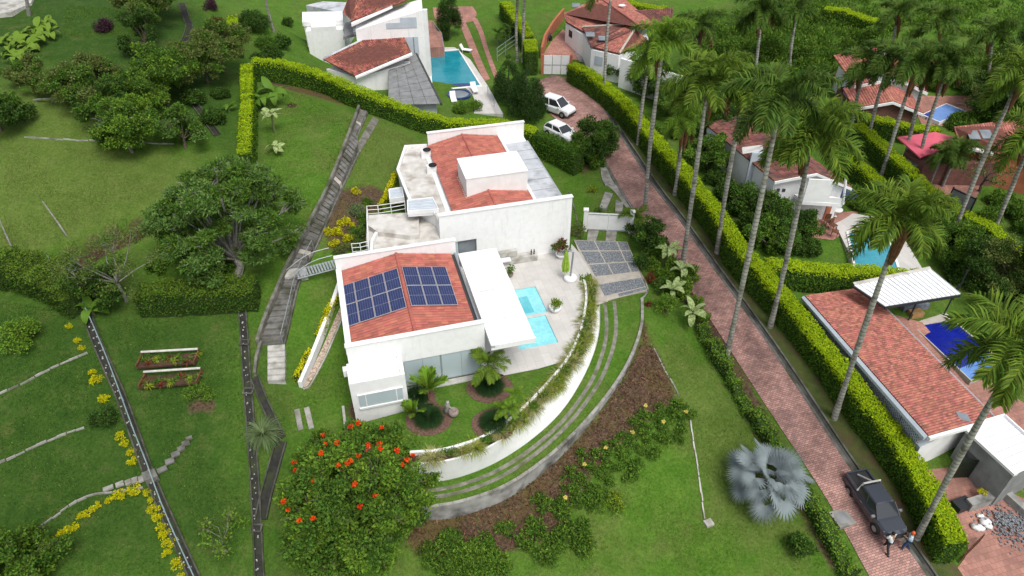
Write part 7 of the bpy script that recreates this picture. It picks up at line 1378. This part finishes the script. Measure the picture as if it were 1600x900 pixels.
M('sofa_grey', (.18,.20,.24), (.12,.13,.16), 4, .9); M('sofa_tan', (.40,.24,.10), (.30,.17,.07), 4, .8)
c = P(1430, 490, -2.26); s = thing('outdoor_sofa', c, 'grey sofa set with tan table under the white pavilion roof', 'sofa'); mb = MB(); mb.box(c + Vector((0, .6, .3)), (2.2, .8, .6), .2); mb.build('seat', 'sofa_grey', s); mb = MB(); mb.box(c + Vector((0, 1.0, .6)), (2.2, .25, .7), .2); mb.build('backrest', 'sofa_grey', s); mb = MB(); mb.box(c + Vector((-.2, -.3, .25)), (1.0, .6, .5), .2); mb.build('table', 'sofa_tan', s)
pt = Pz([(1380, 490), (1428, 512), (1520, 600), (1600, 600), (1600, 690), (1552, 652)], -2.5); sheet('blue_pool_terrace', 'patio_brick', [(1385, 490), (1450, 550), (1520, 620), (1580, 690)], [(1440, 505), (1500, 570), (1560, 605), (1640, 660)], nx=5, dz=.10)
px_pool([(1428, 511), (1487, 501), (1552, 556), (1548, 580), (1516, 594)], -2.32, 'deep royal blue pool half hidden by palm fronds at the right', 'water_blue', [(1498, 577), (1545, 556), (1551, 566), (1547, 579), (1516, 593)], 'water_light_blue', .12, 'beige_concrete')
# white-roofed outbuilding with dark door
h = thing('outbuilding', P(1550, 760, -4.2), 'grey outbuilding with a white roof and dark open door at the right edge', 'building'); z1 = -.9; q = Pz([(1508, 668), (1568, 650), (1640, 715), (1588, 741)], z1); c4 = q
mass('wall', 'grey_render', [p + (sum(q, Vector()) / 4 - p) * .06 for p in q], -5.0, z1 - .05, h)
for k in range(7): s0, s1 = k / 7 + .004, (k + 1) / 7 - .004; slab3('roof_sheet', 'white_metal_roof', [q[0].lerp(q[3], s0), q[1].lerp(q[2], s0), q[1].lerp(q[2], s1), q[0].lerp(q[3], s1)], .06, h)
mb = MB(); wall_along(mb, [Vector((p.x, p.y, z1 + .18)) for p in (q[0], q[1], q[2])], [z1 - .1] * 3, .14); mb.build('parapet', 'white_paint', h); mb = MB(); wall_along(mb, [Vector((p.x, p.y, z1 + .03)) for p in (q[0], q[3])], [z1 - .15] * 2, .3); mb.build('roof_edge', 'white_paint', h)
a, b = q[0] + (q[1] - q[0]) * .06, q[3] + (q[1] - q[0]) * .06; a, b = [p + (sum(q, Vector()) / 4 - p) * .06 for p in (q[0], q[3])]; onwall('door', 'interior_dark', a, b, .12, .42, -4.3, -2.2, h, .02); onwall('door_frame', 'dark_metal', a, b, .42, .45, -4.3, -2.15, h, .02)
dv = Vector((b.x - a.x, b.y - a.y, 0)); M('dark_green_door', (.018,.026,.014), (.012,.018,.01), 3, .5); dp = Vector((a.x, a.y, 0)) + dv * .42; sd = Vector((dv.y, -dv.x, 0)).normalized(); sd = sd if sd.x < 0 else -sd; mb = MB(); e2 = dp + sd * 1.0 - dv.normalized() * .3; mb.prism([dp[:2], e2[:2], (e2 + dv.normalized() * .05)[:2], (dp + dv.normalized() * .05)[:2]], -4.3, -2.25); mb.build('door_leaf', 'dark_green_door', h)
sheet('brick_forecourt', 'patio_brick', [(1440, 735), (1475, 775), (1500, 820), (1512, 862), (1480, 905)], [(1530, 725), (1560, 760), (1640, 800), (1700, 850), (1720, 910)], nx=8, dz=.05)
t = thing('ruined_wall', G(1540, 775), 'broken mossy concrete planter wall in the forecourt', 'wall'); mb = MB(); wl = [G(*c) + Vector((0, 0, .7)) for c in ((1508, 795), (1530, 788), (1562, 775))]; wall_along(mb, wl, [p.z - 1.2 for p in wl], .5); mb.build('wall', 'stained_wall', t); mb = MB(); wl = [G(*c) + Vector((0, 0, .6)) for c in ((1562, 772), (1580, 788), (1610, 815))]; wall_along(mb, wl, [p.z - 1.2 for p in wl], .45); mb.build('wall', 'stained_wall', t)
for k, c in enumerate(((1528, 780), (1546, 775))): g = G(*c) + Vector((0, 0, .7)); o = link('grass_tuft', YM[0], t); o.location = g - WL[t.name]; o.scale = (.5, .5, .25); o.data.materials and None
c = G(1500, 792); mb = MB(); mb.box(c + Vector((0, 0, .2)), (1.1, .7, .55), .35); mb.build('dark_planter', 'dark_metal', label='dark rectangular trough at the end of the broken wall', cat='planter')
c = G(1575, 822); mb = MB(); rs = np.random.RandomState(5)
C3 = np.c_[rs.normal(size=420) * .7 + c.x, rs.normal(size=420) * .55 + c.y, np.zeros(420)]; C3[:, 2] = terr(C3[:, 0], C3[:, 1]) + .25 * np.exp(-((C3[:, 0] - c.x) ** 2 + (C3[:, 1] - c.y) ** 2)) + .05
for p in C3: mb.box(p, (rs.uniform(.05, .12), rs.uniform(.05, .12), rs.uniform(.04, .09)), rs.uniform(0, 3))
mb.build('gravel_heap', 'grey_gravel', label='spread heap of grey gravel beside the white sacks', cat='gravel', kind='stuff')
for k, (px, py, s) in enumerate(((1524, 826, 1.0), (1537, 818, 1.1), (1530, 808, .7), (1543, 824, .8), (1531, 828, .7))):
    c = G(px, py); mb = MB(); rs = np.random.RandomState(k); nn = 12; k0 = 0
    for z, r_ in ((0, .22), (.08, .3), (.2, .31), (.32, .24), (.40, .12), (.46, .05), (.5, .09)):
        for j in range(nn): an = 2 * math.pi * j / nn; q_ = r_ * s * (1 + .14 * rs.normal()); mb.v.append((c.x + q_ * math.cos(an), c.y + q_ * math.sin(an) * .8, c.z + .05 + z * s * .8))
    for i in range(6):
        for j in range(nn): mb.f.append((i * nn + j, i * nn + (j + 1) % nn, (i + 1) * nn + (j + 1) % nn, (i + 1) * nn + j)); mb.m.append(0)
    mb.f.append(tuple(6 * nn + j for j in range(nn))); mb.m.append(0); mb.build('sack', 'white_paint', label='crumpled white sack in the forecourt pile, %s' % ('front left', 'back and largest', 'rearmost small', 'front right', 'small in front')[k], cat='sack', group='white sacks in the forecourt', smooth=True)
a, b = G(1497, 880), G(1531, 846); gf = Fr(a, math.atan2((b - a).y, (b - a).x)); gw = (b - a).length; t = thing('slatted_gate', a, 'low brown slatted gate leaf standing open by the hedge end', 'gate')
for k in range(14): part(gf, 'slat', 'wood_brown', t, [(k * gw / 14, k * gw / 14 + .06, -.02, .02, a.z + .05, a.z + .95)])
for z in (.1, .85): part(gf, 'rail', 'wood_brown', t, [(0, gw, .022, .05, a.z + z, a.z + z + .07)])
# ------------------------------------------------------------------ left garden: channels, pipes, edging, beds
def channel(name, pp, w, lab, depth=.35, mat='channel_wall', stones=True):
    L = along(pp, 0, .5, 0); t = thing(name, L[len(L) // 2], lab, 'drain')
    mb = MB(); sweep(mb, [p + Vector((0, 0, .03)) for p in L], [(-w / 2, -.05), (w / 2, -.05), (w / 2, .02), (-w / 2, .02)]); mb.build('bed', 'channel_dark', t)
    for sg in (-1, 1): mb = MB(); wl = [p + Vector((0, 0, .16)) for p in along(pp, sg * (w / 2 + .06), .5)]; wall_along(mb, wl, [p.z - .6 for p in wl], .09); mb.build('side_wall', mat, t)
    if stones:
        rs = np.random.RandomState(len(pp)); n = 0
        for p in L[::1]:
            for q in range(2):
                mb = MB(); c = p + Vector((rs.uniform(-.42, .1) * w, rs.uniform(-.25, .25), .05)); r_ = rs.uniform(.035, .065); mb.lathe(c, [(r_ * .6, -.02), (r_, .02), (r_ * .8, .06), (r_ * .3, .08)], 6); 
                if n < 160: mb.build('stone', 'channel_stone', t)
                n += 1
    return t
M('channel_dark', (.030,.030,.025), (.014,.014,.012), 4, .8, c3=(.03,.04,.015), scale3=1.2); M('channel_wall', (.085,.082,.07), (.045,.044,.036), 3, .95, bump=.5, c3=(.03,.036,.016), scale3=1.0); M('channel_stone', (.42,.42,.40), (.26,.26,.25), 5, .8)
channel('drain_channel', [(135,488),(150,530),(168,572),(190,622),(212,682),(232,738),(258,800),(285,860),(312,920)], .40, 'sloping stone-lined drain channel crossing the left lawns')
channel('drain_channel', [(378,470),(383,538),(388,615),(394,690),(399,760),(403,840),(407,920)], .34, 'straight dark drain channel between the two lower lawns')
channel('drain_channel', [(398,590),(410,622),(425,655),(440,686)], .35, 'short curved channel at the corner of the side lawn', stones=False)
channel('drain_channel', [(440,690),(428,732),(416,775),(408,812)], .5, 'short channel running from the side lawn to the straight drain', stones=False)
channel('drain_channel', [(284,5),(292,30),(296,45),(287,70),(273,100)], .5, 'bent concrete channel on the upper left lawn', stones=False)
channel('drain_channel', [(300,158),(318,182),(340,212)], .4, 'short dark channel in the shade above the feathery tree', stones=False)
for k, (px, py) in enumerate(((383, 538), (389, 614), (402, 828))):
    c = G(px, py); t = thing('grate_frame', c, 'small square concrete frame across the straight drain, %s from the top' % ORD[k], 'drain cover', 'concrete frames on the straight drain')
    for a, b, w, d in ((0, .22, .62, .05), (0, -.22, .62, .05), (.285, 0, .05, .39), (-.285, 0, .05, .39)): mb = MB(); mb.box(c + Vector((a, b, .2)), (w, d, .08)); mb.build('bar', 'kerb_stone', t)
t = thing('pipe_rail', G(220, 660), 'thin blue-grey pipe railing running beside the sloping drain channel', 'railing'); pp = [(137,478),(156,520),(178,572),(198,625),(220,685),(240,735),(262,795),(288,855),(318,920)]; L = along(pp, .15, 1.0, .75); mb = MB(); mb.tube(L, .035, 6); M('blue_pipe', (.22,.30,.30), (.16,.22,.22), 3, .5); mb.build('rail', 'blue_pipe', t)
for p in L[::3]: mb = MB(); mb.tube([p, p - Vector((0, 0, .95))], .03, 5); mb.build('post', 'blue_pipe', t)
def edging(pp, lab, mat='concrete', w=.11, h=.10):
    L = along(pp, 0, .45, 0); t = thing('edging', L[0], lab, 'edging'); rs = np.random.RandomState(len(L))
    for k in range(len(L) - 1):
        a, b = L[k], L[k + 1].lerp(L[k], .05); j = Vector((rs.normal() * .02, rs.normal() * .02, rs.normal() * .01)); mb = MB(); hh = h * rs.uniform(.7, 1.15); ww = w * rs.uniform(.8, 1.2); sweep(mb, [a + j, b + j], [(-ww / 2, -.1), (ww / 2, -.1), (ww / 2 * .8, hh), (-ww / 2 * .8, hh)]); mb.build('stone', mat, t)
edging([(-20,625),(30,602),(80,576),(138,551)], 'upper pale stone edging line across the left lawn'); edging([(-20,733),(40,705),(90,683),(132,668)], 'middle pale stone edging line across the left lawn'); edging([(55,830),(95,800),(135,776),(190,768),(225,762)], 'lower pale stone edging line leading to the concrete slab')
edging([(38,215),(110,219),(190,222),(272,225)], 'broken stone edging line across the upper left lawn', 'concrete'); edging([(1076,640),(1083,690),(1092,745),(1101,812)], 'pale concrete edging line running down the lower right lawn', 'pale_concrete'); edging([(1022,545),(1040,580),(1058,612),(1060,622)], 'thin concrete edging along the right side of the mulch bed', 'concrete', .1, .06)
edging([(888,300),(900,335),(903,355)], 'stone edging of the narrow bed right of the villa wall', 'old_concrete', .12, .1); edging([(978,378),(985,395),(1000,425),(1012,455),(1000,468)], 'curving concrete edging round the right side of the parking pad', 'concrete', .12, .1)
c = G(1107, 818); mb = MB(); mb.box(c + Vector((0, 0, .05)), (.5, .45, .18), .4); mb.build('inspection_box', 'pale_concrete', label='small concrete box at the end of the lower right edging', cat='drain cover')
for k, (px, py, w, d) in enumerate(((170,764,.75,.35),(188,758,.6,.45),(201,755,.45,.5),(211,752,.45,.55),(221,750,.4,.6),(254,735,.75,.45),(266,722,.7,.5),(275,711,.65,.5),(284,702,.6,.45),(291,694,.6,.5),(296,686,.5,.3))):
    c = G(px, py); mb = MB(); mb.box(c + Vector((0, 0, .08)), (w * .72, d * .72, .16), .5 + .05 * (k % 3)); mb.build('stepping_slab', 'step_concrete' if k > 4 else 'concrete', label='grey stepping slab, %s from the left in the path over the channel' % ORD[k], cat='paving slab', group='stepping slabs in the left garden', bevel=.02)
mb = MB(); mb.prism([G(*c)[:2] for c in ((222, 742), (242, 734), (250, 750), (230, 759))], G(236, 746).z - .2, G(236, 746).z + .32); mb.build('bridge_slab', 'step_concrete', label='large concrete slab bridging the sloping drain channel', cat='slab', bevel=.03)
kerb('side_kerb', [(409,538),(402,562),(399,588)], 0, .18, .35, 'old_concrete')
M('pale_log', (.55,.54,.50), (.40,.39,.36), 3, .8)
for k, (a, b) in enumerate((((224, 558), (312, 553)), ((228, 589), (316, 583)))):
    p, q = G(*a), G(*b); t = thing('planter_bed', p, 'long planter bed with a pale beam and red-tinged plants, %s of two' % ('upper', 'lower')[k], 'planter', 'planter beds on the left lawn'); mb = MB(); mb.tube([p + Vector((0, 0, .45)), q + Vector((0, 0, .45))], .075, 8); mb.build('beam', 'pale_log', t)
    for e in (p, q): mb = MB(); mb.box(e + Vector((0, 0, .2)), (.1, .1, .5)); mb.build('post', 'wood_brown', t); mb = MB(); mb.box(e + Vector((0, -.5, .12)), (.07, 1.0, .3)); mb.build('side_board', 'wood_brown', t)
    mb = MB(); c = (p + q) / 2; mb.box(c + Vector((0, -.5, .02)), ((q - p).length, .95, .14), math.atan2((q - p).y, (q - p).x)); mb.build('soil', 'soil', t)
    rs = np.random.RandomState(k)
    for j in range(15):
        u = (j + .5) / 15
        m = blade_mesh(70 + k * 15 + j, 26, .42, .05, 1.0, ('leaf_mid', 'leaf_red', 'leaf_yellow_green', 'leaf_mid', 'leaf_olive')[(j * 3 + k) % 5], .12); o = link('plant', m, t); e = p.lerp(q, u) + Vector((rs.normal() * .05, -.5 + rs.normal() * .22, .1)); o.location = e - WL[t.name]
for k, (b, tp, lab) in enumerate((((108, 372), (66, 314), 'leaning pale tree prop at the edge of the dark ditch'), ((22, 396), (-4, 336), 'second leaning pole at the left picture edge'), ((80, 412), (68, 388), 'short blue-grey pipe dropping into the dark ditch'))):
    p = G(*b); q = PY(*tp, p.y + 1.5); mb = MB(); mb.tube([p - Vector((0, 0, .3)), p.lerp(q, .5), q], [.07, .06, .04], 6); mb.build('leaning_pole', 'bark_grey' if k < 2 else 'blue_pipe', label=lab, cat='pole')
p = G(455, 165); shrub('sapling', p, .3, .5, ['leaf_fresh'], 'tiny sapling in a ring of bare soil on the upper lawn', seed=330); mb = MB(); mb.lathe(p, [(.5, .0), (.45, .04), (.2, .03)], 14); mb.build('soil_ring', 'soil', kind='structure')
mb = MB(); L = [G(*c) + Vector((0, 0, .4)) for c in ((610, 180), (650, 192), (672, 205))]; mb.tube(L, .02, 5); mb.build('white_rope', 'pale_log', label='thin pale line strung below the hedge behind the villa', cat='rope')
c = G(26, 2); mb = MB(); mb.prism([G(*q)[:2] for q in ((-20, 30), (-20, -20), (66, -20), (50, 8), (20, 26))], c.z - .3, c.z + .15); mb.build('pale_path', 'pale_concrete', kind='structure'); p = G(45, 24); mb = MB(); mb.tube([p - Vector((0, 0, .2)), PY(38, -20, p.y)], [.2, .14], 8); mb.build('bare_trunk', 'bark_grey', label='bare grey trunk rising at the top left corner', cat='tree trunk')
mb = MB(); c = G(70, 160); mb.box(c + Vector((0, 0, .3)), (1.6, .12, .08), .15); mb.box(c + Vector((-.6, -.1, .12)), (.1, .1, .35), .15); mb.box(c + Vector((.6, .08, .12)), (.1, .1, .35), .15); mb.build('log_bench', 'bark_grey', label='low log bench on the left lawn by the soil patch', cat='bench')
# ------------------------------------------------------------------ vehicles
def car_paint(name, c): return M(name, c, rough=.25, spec=.5, coat=.6)
car_paint('paint_dark', (.030,.035,.047)); car_paint('paint_white', (.72,.73,.74)); M('rim_metal', (.35,.36,.37), rough=.35, metal=.6); M('lamp_glass', (.55,.55,.55), rough=.1, spec=.6); M('lamp_red', (.35,.02,.02), rough=.2); M('plastic_dark', (.03,.03,.032), rough=.6)
def vehicle(name, p, head, label, cat, paint, pickup=False, L=4.4, W=1.8, H=1.65):
    """x forward; the heading is a plan angle"""
    t = thing(name, p, label, cat, rz=head); h2 = L / 2; b0, b1 = .28, .95
    sec = [(-h2, .45, .9, .86), (-h2 + .12, .32, .98, .95), (-h2 * .5, .28, 1.0, 1.0), (h2 * .35, .28, 1.0, 1.0), (h2 * .62, .28, .99, .98), (h2 - .18, .30, .90, .92), (h2, .42, .76, .80)]
    mb = MB(); n = 8; ring = []
    for x, zl, zh, k in sec:
        w = W / 2 * k; ring.append([(x, -w * .92, zl), (x, -w, zl + .14), (x, -w, zh - .14), (x, -w * .88, zh), (x, w * .88, zh), (x, w, zh - .14), (x, w, zl + .14), (x, w * .92, zl)])
    for r in ring: mb.v += r
    for i in range(len(ring) - 1):
        for j in range(n): mb.f.append((i * n + j, (i + 1) * n + j, (i + 1) * n + (j + 1) % n, i * n + (j + 1) % n)); mb.m.append(0)
    mb.f += [tuple(range(n)), tuple((len(ring) - 1) * n + j for j in range(n))[::-1]]; mb.m += [0, 0]; body = link('body', mb.mesh('body', paint), t)
    x0, x1 = (-h2 * .40, h2 * .56) if pickup else (-h2 * .92, h2 * .52); y0, y1 = W * .44, W * .36; rz = H; xa, xb = (x0 + .1, x1 - .62) if pickup else (x0 + .35, x1 - .75); mb = MB()
    mb.hexa([(x0, -y0, .96), (x1, -y0, .96), (x1, y0, .96), (x0, y0, .96)], [(xa, -y1, rz), (xb, -y1, rz), (xb, y1, rz), (xa, y1, rz)]); cab = link('cabin', mb.mesh('cabin', 'dark_glass'), t)
    mb = MB(); mb.hexa([(xa - .03, -y1 - .02, rz - .04), (xb + .03, -y1 - .02, rz - .04), (xb + .03, y1 + .02, rz - .04), (xa - .03, y1 + .02, rz - .04)], [(xa + .05, -y1 + .05, rz + .05), (xb - .08, -y1 + .05, rz + .05), (xb - .08, y1 - .05, rz + .05), (xa + .05, y1 - .05, rz + .05)]); link('roof', mb.mesh('roof', paint), t)
    for sg in (-1, 1):
        def pil(u0, u1, nm='pillar'):
            lo = x0 + (x1 - x0) * u0; hi = xa + (xb - xa) * u1; m_ = MB(); m_.tube([(lo, sg * (y0 + .01), .96), (hi, sg * (y1 + .01), rz)], .045, 5); link(nm, m_.mesh(nm, paint), t)
        pil(0, 0); pil(1, 1); pil(.45, .45)
        for x in (-h2 * .6, h2 * .62):
            w = MB(); w.lathe((0, 0, 0), [(.18, -.11), (.33, -.11), (.36, -.07), (.36, .07), (.33, .11), (.18, .11)], 18); o = link('wheel', w.mesh('wheel', 'black_rubber', smooth=False), t); o.location = (x, sg * (W / 2 - .07), .36); o.rotation_euler = (math.pi / 2, 0, 0)
            r_ = MB(); r_.lathe((0, 0, 0), [(.19, -.118), (.2, .0), (.19, .118)], 12); q = link('rim', r_.mesh('rim', 'rim_metal'), o)
        m_ = MB(); m_.box((x1 - .25, sg * (W / 2 + .08), 1.05), (.14, .2, .14)); link('mirror', m_.mesh('mirror', 'rim_metal' if pickup else paint), t)
        m_ = MB(); m_.hexa([(h2 - .22, sg * W * .28, .62), (h2 - .02, sg * W * .26, .6), (h2 - .02, sg * W * .38, .6), (h2 - .22, sg * W * .44, .62)][::sg], [(h2 - .3, sg * W * .29, .84), (h2 - .06, sg * W * .27, .79), (h2 - .08, sg * W * .38, .79), (h2 - .3, sg * W * .455, .84)][::sg]); link('headlight', m_.mesh('headlight', 'lamp_glass'), t)
        m_ = MB(); m_.box((-h2 + .0, sg * W * .38, .75), (.08, .16, .22)); link('tail_light', m_.mesh('tail_light', 'lamp_red'), t)
        m_ = MB(); m_.box((x0 + (x1 - x0) * .3, sg * (W / 2 + .004), .8), (.2, .02, .035)); link('door_handle', m_.mesh('door_handle', 'rim_metal'), t)
    m_ = MB(); m_.box((h2 + .0, 0, .45), (.1, W * .78, .2)); link('front_bumper', m_.mesh('front_bumper', 'plastic_dark'), t); m_ = MB(); m_.box((-h2 - .02, 0, .5), (.1, W * .8, .2)); link('rear_bumper', m_.mesh('rear_bumper', 'plastic_dark'), t)
    m_ = MB(); m_.hexa([(h2 * .55, -.02, .99), (h2 * .58, -.02, .99), (h2 * .58, .02, .99), (h2 * .55, .02, .99)], [(h2 * .55, -.02, 1.0), (h2 * .58, -.02, 1.0), (h2 * .58, .02, 1.0), (h2 * .55, .02, 1.0)])
    if pickup:
        m_ = MB(); xe = -h2 + .1; m_.box(((xe + x0) / 2, 0, 1.005), (x0 - xe - .1, W * .80, .02)); link('bed_floor', m_.mesh('bed_floor', 'plastic_dark'), t)
        for sg in (-1, 1): m_ = MB(); m_.box(((xe + x0) / 2, sg * W * .43, 1.06), (x0 - xe, .12, .16)); link('bed_side', m_.mesh('bed_side', paint), t)
        m_ = MB(); m_.box((xe, 0, 1.04), (.1, W * .8, .2)); link('tailgate', m_.mesh('tailgate', paint), t)
        m_ = MB(); m_.tube([(x0 + .02, -W * .46, 1.08), (x0 + .05, -W * .34, 1.72), (x0 + .05, W * .34, 1.72), (x0 + .02, W * .46, 1.08)], .06, 6); link('roll_bar', m_.mesh('roll_bar', 'pale_log'), t); m_ = MB(); m_.tube([(x0 + .05, W * .05, 1.7), (x0 - .95, -W * .05, 1.12)], .05, 6); link('brace', m_.mesh('brace', 'pale_log'), t)
    return t
a, b = G(1348, 760), G(1386, 828); vehicle('pickup_truck', G(1361, 797), math.atan2((b - a).y, (b - a).x), 'dark grey double-cab pickup truck parked on the brick road', 'pickup truck', 'paint_dark', True, 4.3, 1.62, 1.55)
a, b = G(850, 164), G(886, 178); vehicle('white_suv', G(870, 176), math.atan2((b - a).y, (b - a).x), 'white sport utility car parked at the end of the brick road', 'car', 'paint_white', False, 3.9, 1.65, 1.65); vehicle('white_hatchback', G(876, 216), math.atan2((b - a).y * 1.5, (b - a).x), 'low white car half hidden by the hedge beside the road', 'car', 'paint_white', False, 3.7, 1.6, 1.4)
# ------------------------------------------------------------------ people
M('skin', (.30,.16,.10), rough=.6); M('shirt_white', (.62,.66,.68), (.52,.56,.58), 6, .9); M('shirt_pale_blue', (.50,.62,.70), (.42,.54,.62), 6, .9); M('trousers_dark', (.035,.033,.035), (.02,.02,.022), 8, .9); M('jeans', (.035,.07,.16), (.025,.05,.12), 8, .9); M('hair_dark', (.012,.01,.009), rough=.7); M('cap_orange', (.55,.10,.03), rough=.8)
def skinned(name, pts, edges, rad, mat, parent, sub=2):
    me = bpy.data.meshes.new(name); me.from_pydata(pts, edges, []); me.materials.append(MATS[mat]); o = link(name, me, parent); sk = o.modifiers.new('skin', 'SKIN'); sk.use_smooth_shade = True
    for i, r_ in enumerate(rad): v = me.skin_vertices[0].data[i]; v.radius = (r_, r_) if not isinstance(r_, tuple) else r_; v.use_root = (i == 0)
    ss = o.modifiers.new('sub', 'SUBSURF'); ss.levels = ss.render_levels = sub; return o
def person(p, head, label, shirt, trousers, fl, fr, hl, hr, top, lean=0.0):
    """x = facing; fl/fr feet, hl/hr hands in local metres"""
    t = thing('person', p, label, 'person', 'two people beside the pickup', rz=head); hip = (0, 0, .92); chest = (lean, 0, 1.28); neck = (lean * 1.15, 0, 1.46); hd = (lean * 1.25 + .02, 0, 1.58); crown = (lean * 1.25 + .02, 0, 1.70)
    def mid(a, b, o): return tuple((a[i] + b[i]) / 2 + o[i] for i in range(3))
    hL, hR = (0, .1, .9), (0, -.1, .9); kL, kR = mid(hL, fl, (.06, 0, .02)), mid(hR, fr, (.06, 0, .02)); sL, sR = (lean, .2, 1.40), (lean, -.2, 1.40); eL, eR = mid(sL, hl, (-.06, .05, -.08)), mid(sR, hr, (-.06, -.05, -.08))
    tL, tR = (fl[0] + .16, fl[1], .04), (fr[0] + .16, fr[1], .04); P_ = [hip, chest, neck, hd, crown, hL, kL, fl, tL, hR, kR, fr, tR, sL, eL, hl, sR, eR, hr]
    E_ = [(0, 1), (1, 2), (2, 3), (3, 4), (0, 5), (5, 6), (6, 7), (7, 8), (0, 9), (9, 10), (10, 11), (11, 12), (1, 13), (13, 14), (14, 15), (1, 16), (16, 17), (17, 18)]
    rr = [.13, (.13, .16), .055, .085, .075, .085, .06, .045, .035, .085, .06, .045, .035, .06, .042, .034, .06, .042, .034]; skinned('body', P_, E_, rr, 'skin', t)
    skinned('shirt', [(0, 0, .86), hip, chest, (lean * 1.1, 0, 1.40), sL, eL, sR, eR], [(0, 1), (1, 2), (2, 3), (2, 4), (4, 5), (2, 6), (6, 7)], [.145, .15, (.15, .18), .09, .085, .07, .085, .07], shirt, t)
    skinned('trousers', [(0, 0, .95), hL, kL, (fl[0], fl[1], .1), hR, kR, (fr[0], fr[1], .1)], [(0, 1), (1, 2), (2, 3), (0, 4), (4, 5), (5, 6)], [.145, .105, .08, .065, .105, .08, .065], trousers, t)
    for f in (fl, fr): mb = MB(); mb.hexa([(f[0] - .08, f[1] - .045, 0), (f[0] + .2, f[1] - .05, 0), (f[0] + .2, f[1] + .05, 0), (f[0] - .08, f[1] + .045, 0)], [(f[0] - .07, f[1] - .04, .09), (f[0] + .17, f[1] - .04, .06), (f[0] + .17, f[1] + .04, .06), (f[0] - .07, f[1] + .04, .09)]); link('shoe', mb.mesh('shoe', 'plastic_dark'), t)
    mb = MB(); mb.lathe((hd[0] - .012, 0, 1.60), [(.098, -.03), (.108, .03), (.1, .09), (.07, .135), (.02, .155)], 14); link('hair' if top == 'hair_dark' else 'cap', mb.mesh('hair', top, smooth=True), t)
    mb = MB(); mb.hexa([(hd[0] + .08, -.015, 1.55), (hd[0] + .115, -.012, 1.55), (hd[0] + .115, .012, 1.55), (hd[0] + .08, .015, 1.55)], [(hd[0] + .07, -.008, 1.61), (hd[0] + .085, -.006, 1.61), (hd[0] + .085, .006, 1.61), (hd[0] + .07, .008, 1.61)]); link('nose', mb.mesh('nose', 'skin'), t)
    for sg, hnd, e in ((1, hl, eL), (-1, hr, eR)):   # fingers
        d = (Vector(hnd) - Vector(e)).normalized(); s = Vector((0, 1, 0)); mb = MB()
        for q in range(4): b = Vector(hnd) + s * (q - 1.5) * .018; l_ = (.07, .08, .075, .06)[q]; mb.tube([b, b + d * l_ * .6, b + d * l_ + Vector((0, 0, -.02))], [.009, .009, .007], 5)
        b = Vector(hnd) - s * .03 * sg; mb.tube([b - d * .03, b + d * .02 - s * .02 * sg, b + d * .045 - s * .015 * sg], [.01, .01, .008], 5); link('fingers', mb.mesh('fingers', 'skin'), t)
    return t
person(G(1383, 860), 1.9, 'person in a white shirt and dark trousers striding beside the pickup', 'shirt_white', 'trousers_dark', (-.35, .12, .08), (.25, -.12, .08), (.35, .22, 1.15), (.38, -.15, 1.2), 'hair_dark', .06)
person(G(1413, 858), 2.6, 'person in a pale blue shirt, jeans and orange cap near the kerb', 'shirt_pale_blue', 'jeans', (.15, .14, .08), (-.2, -.12, .08), (.34, .1, 1.2), (.32, -.08, 1.05), 'cap_orange', .03)
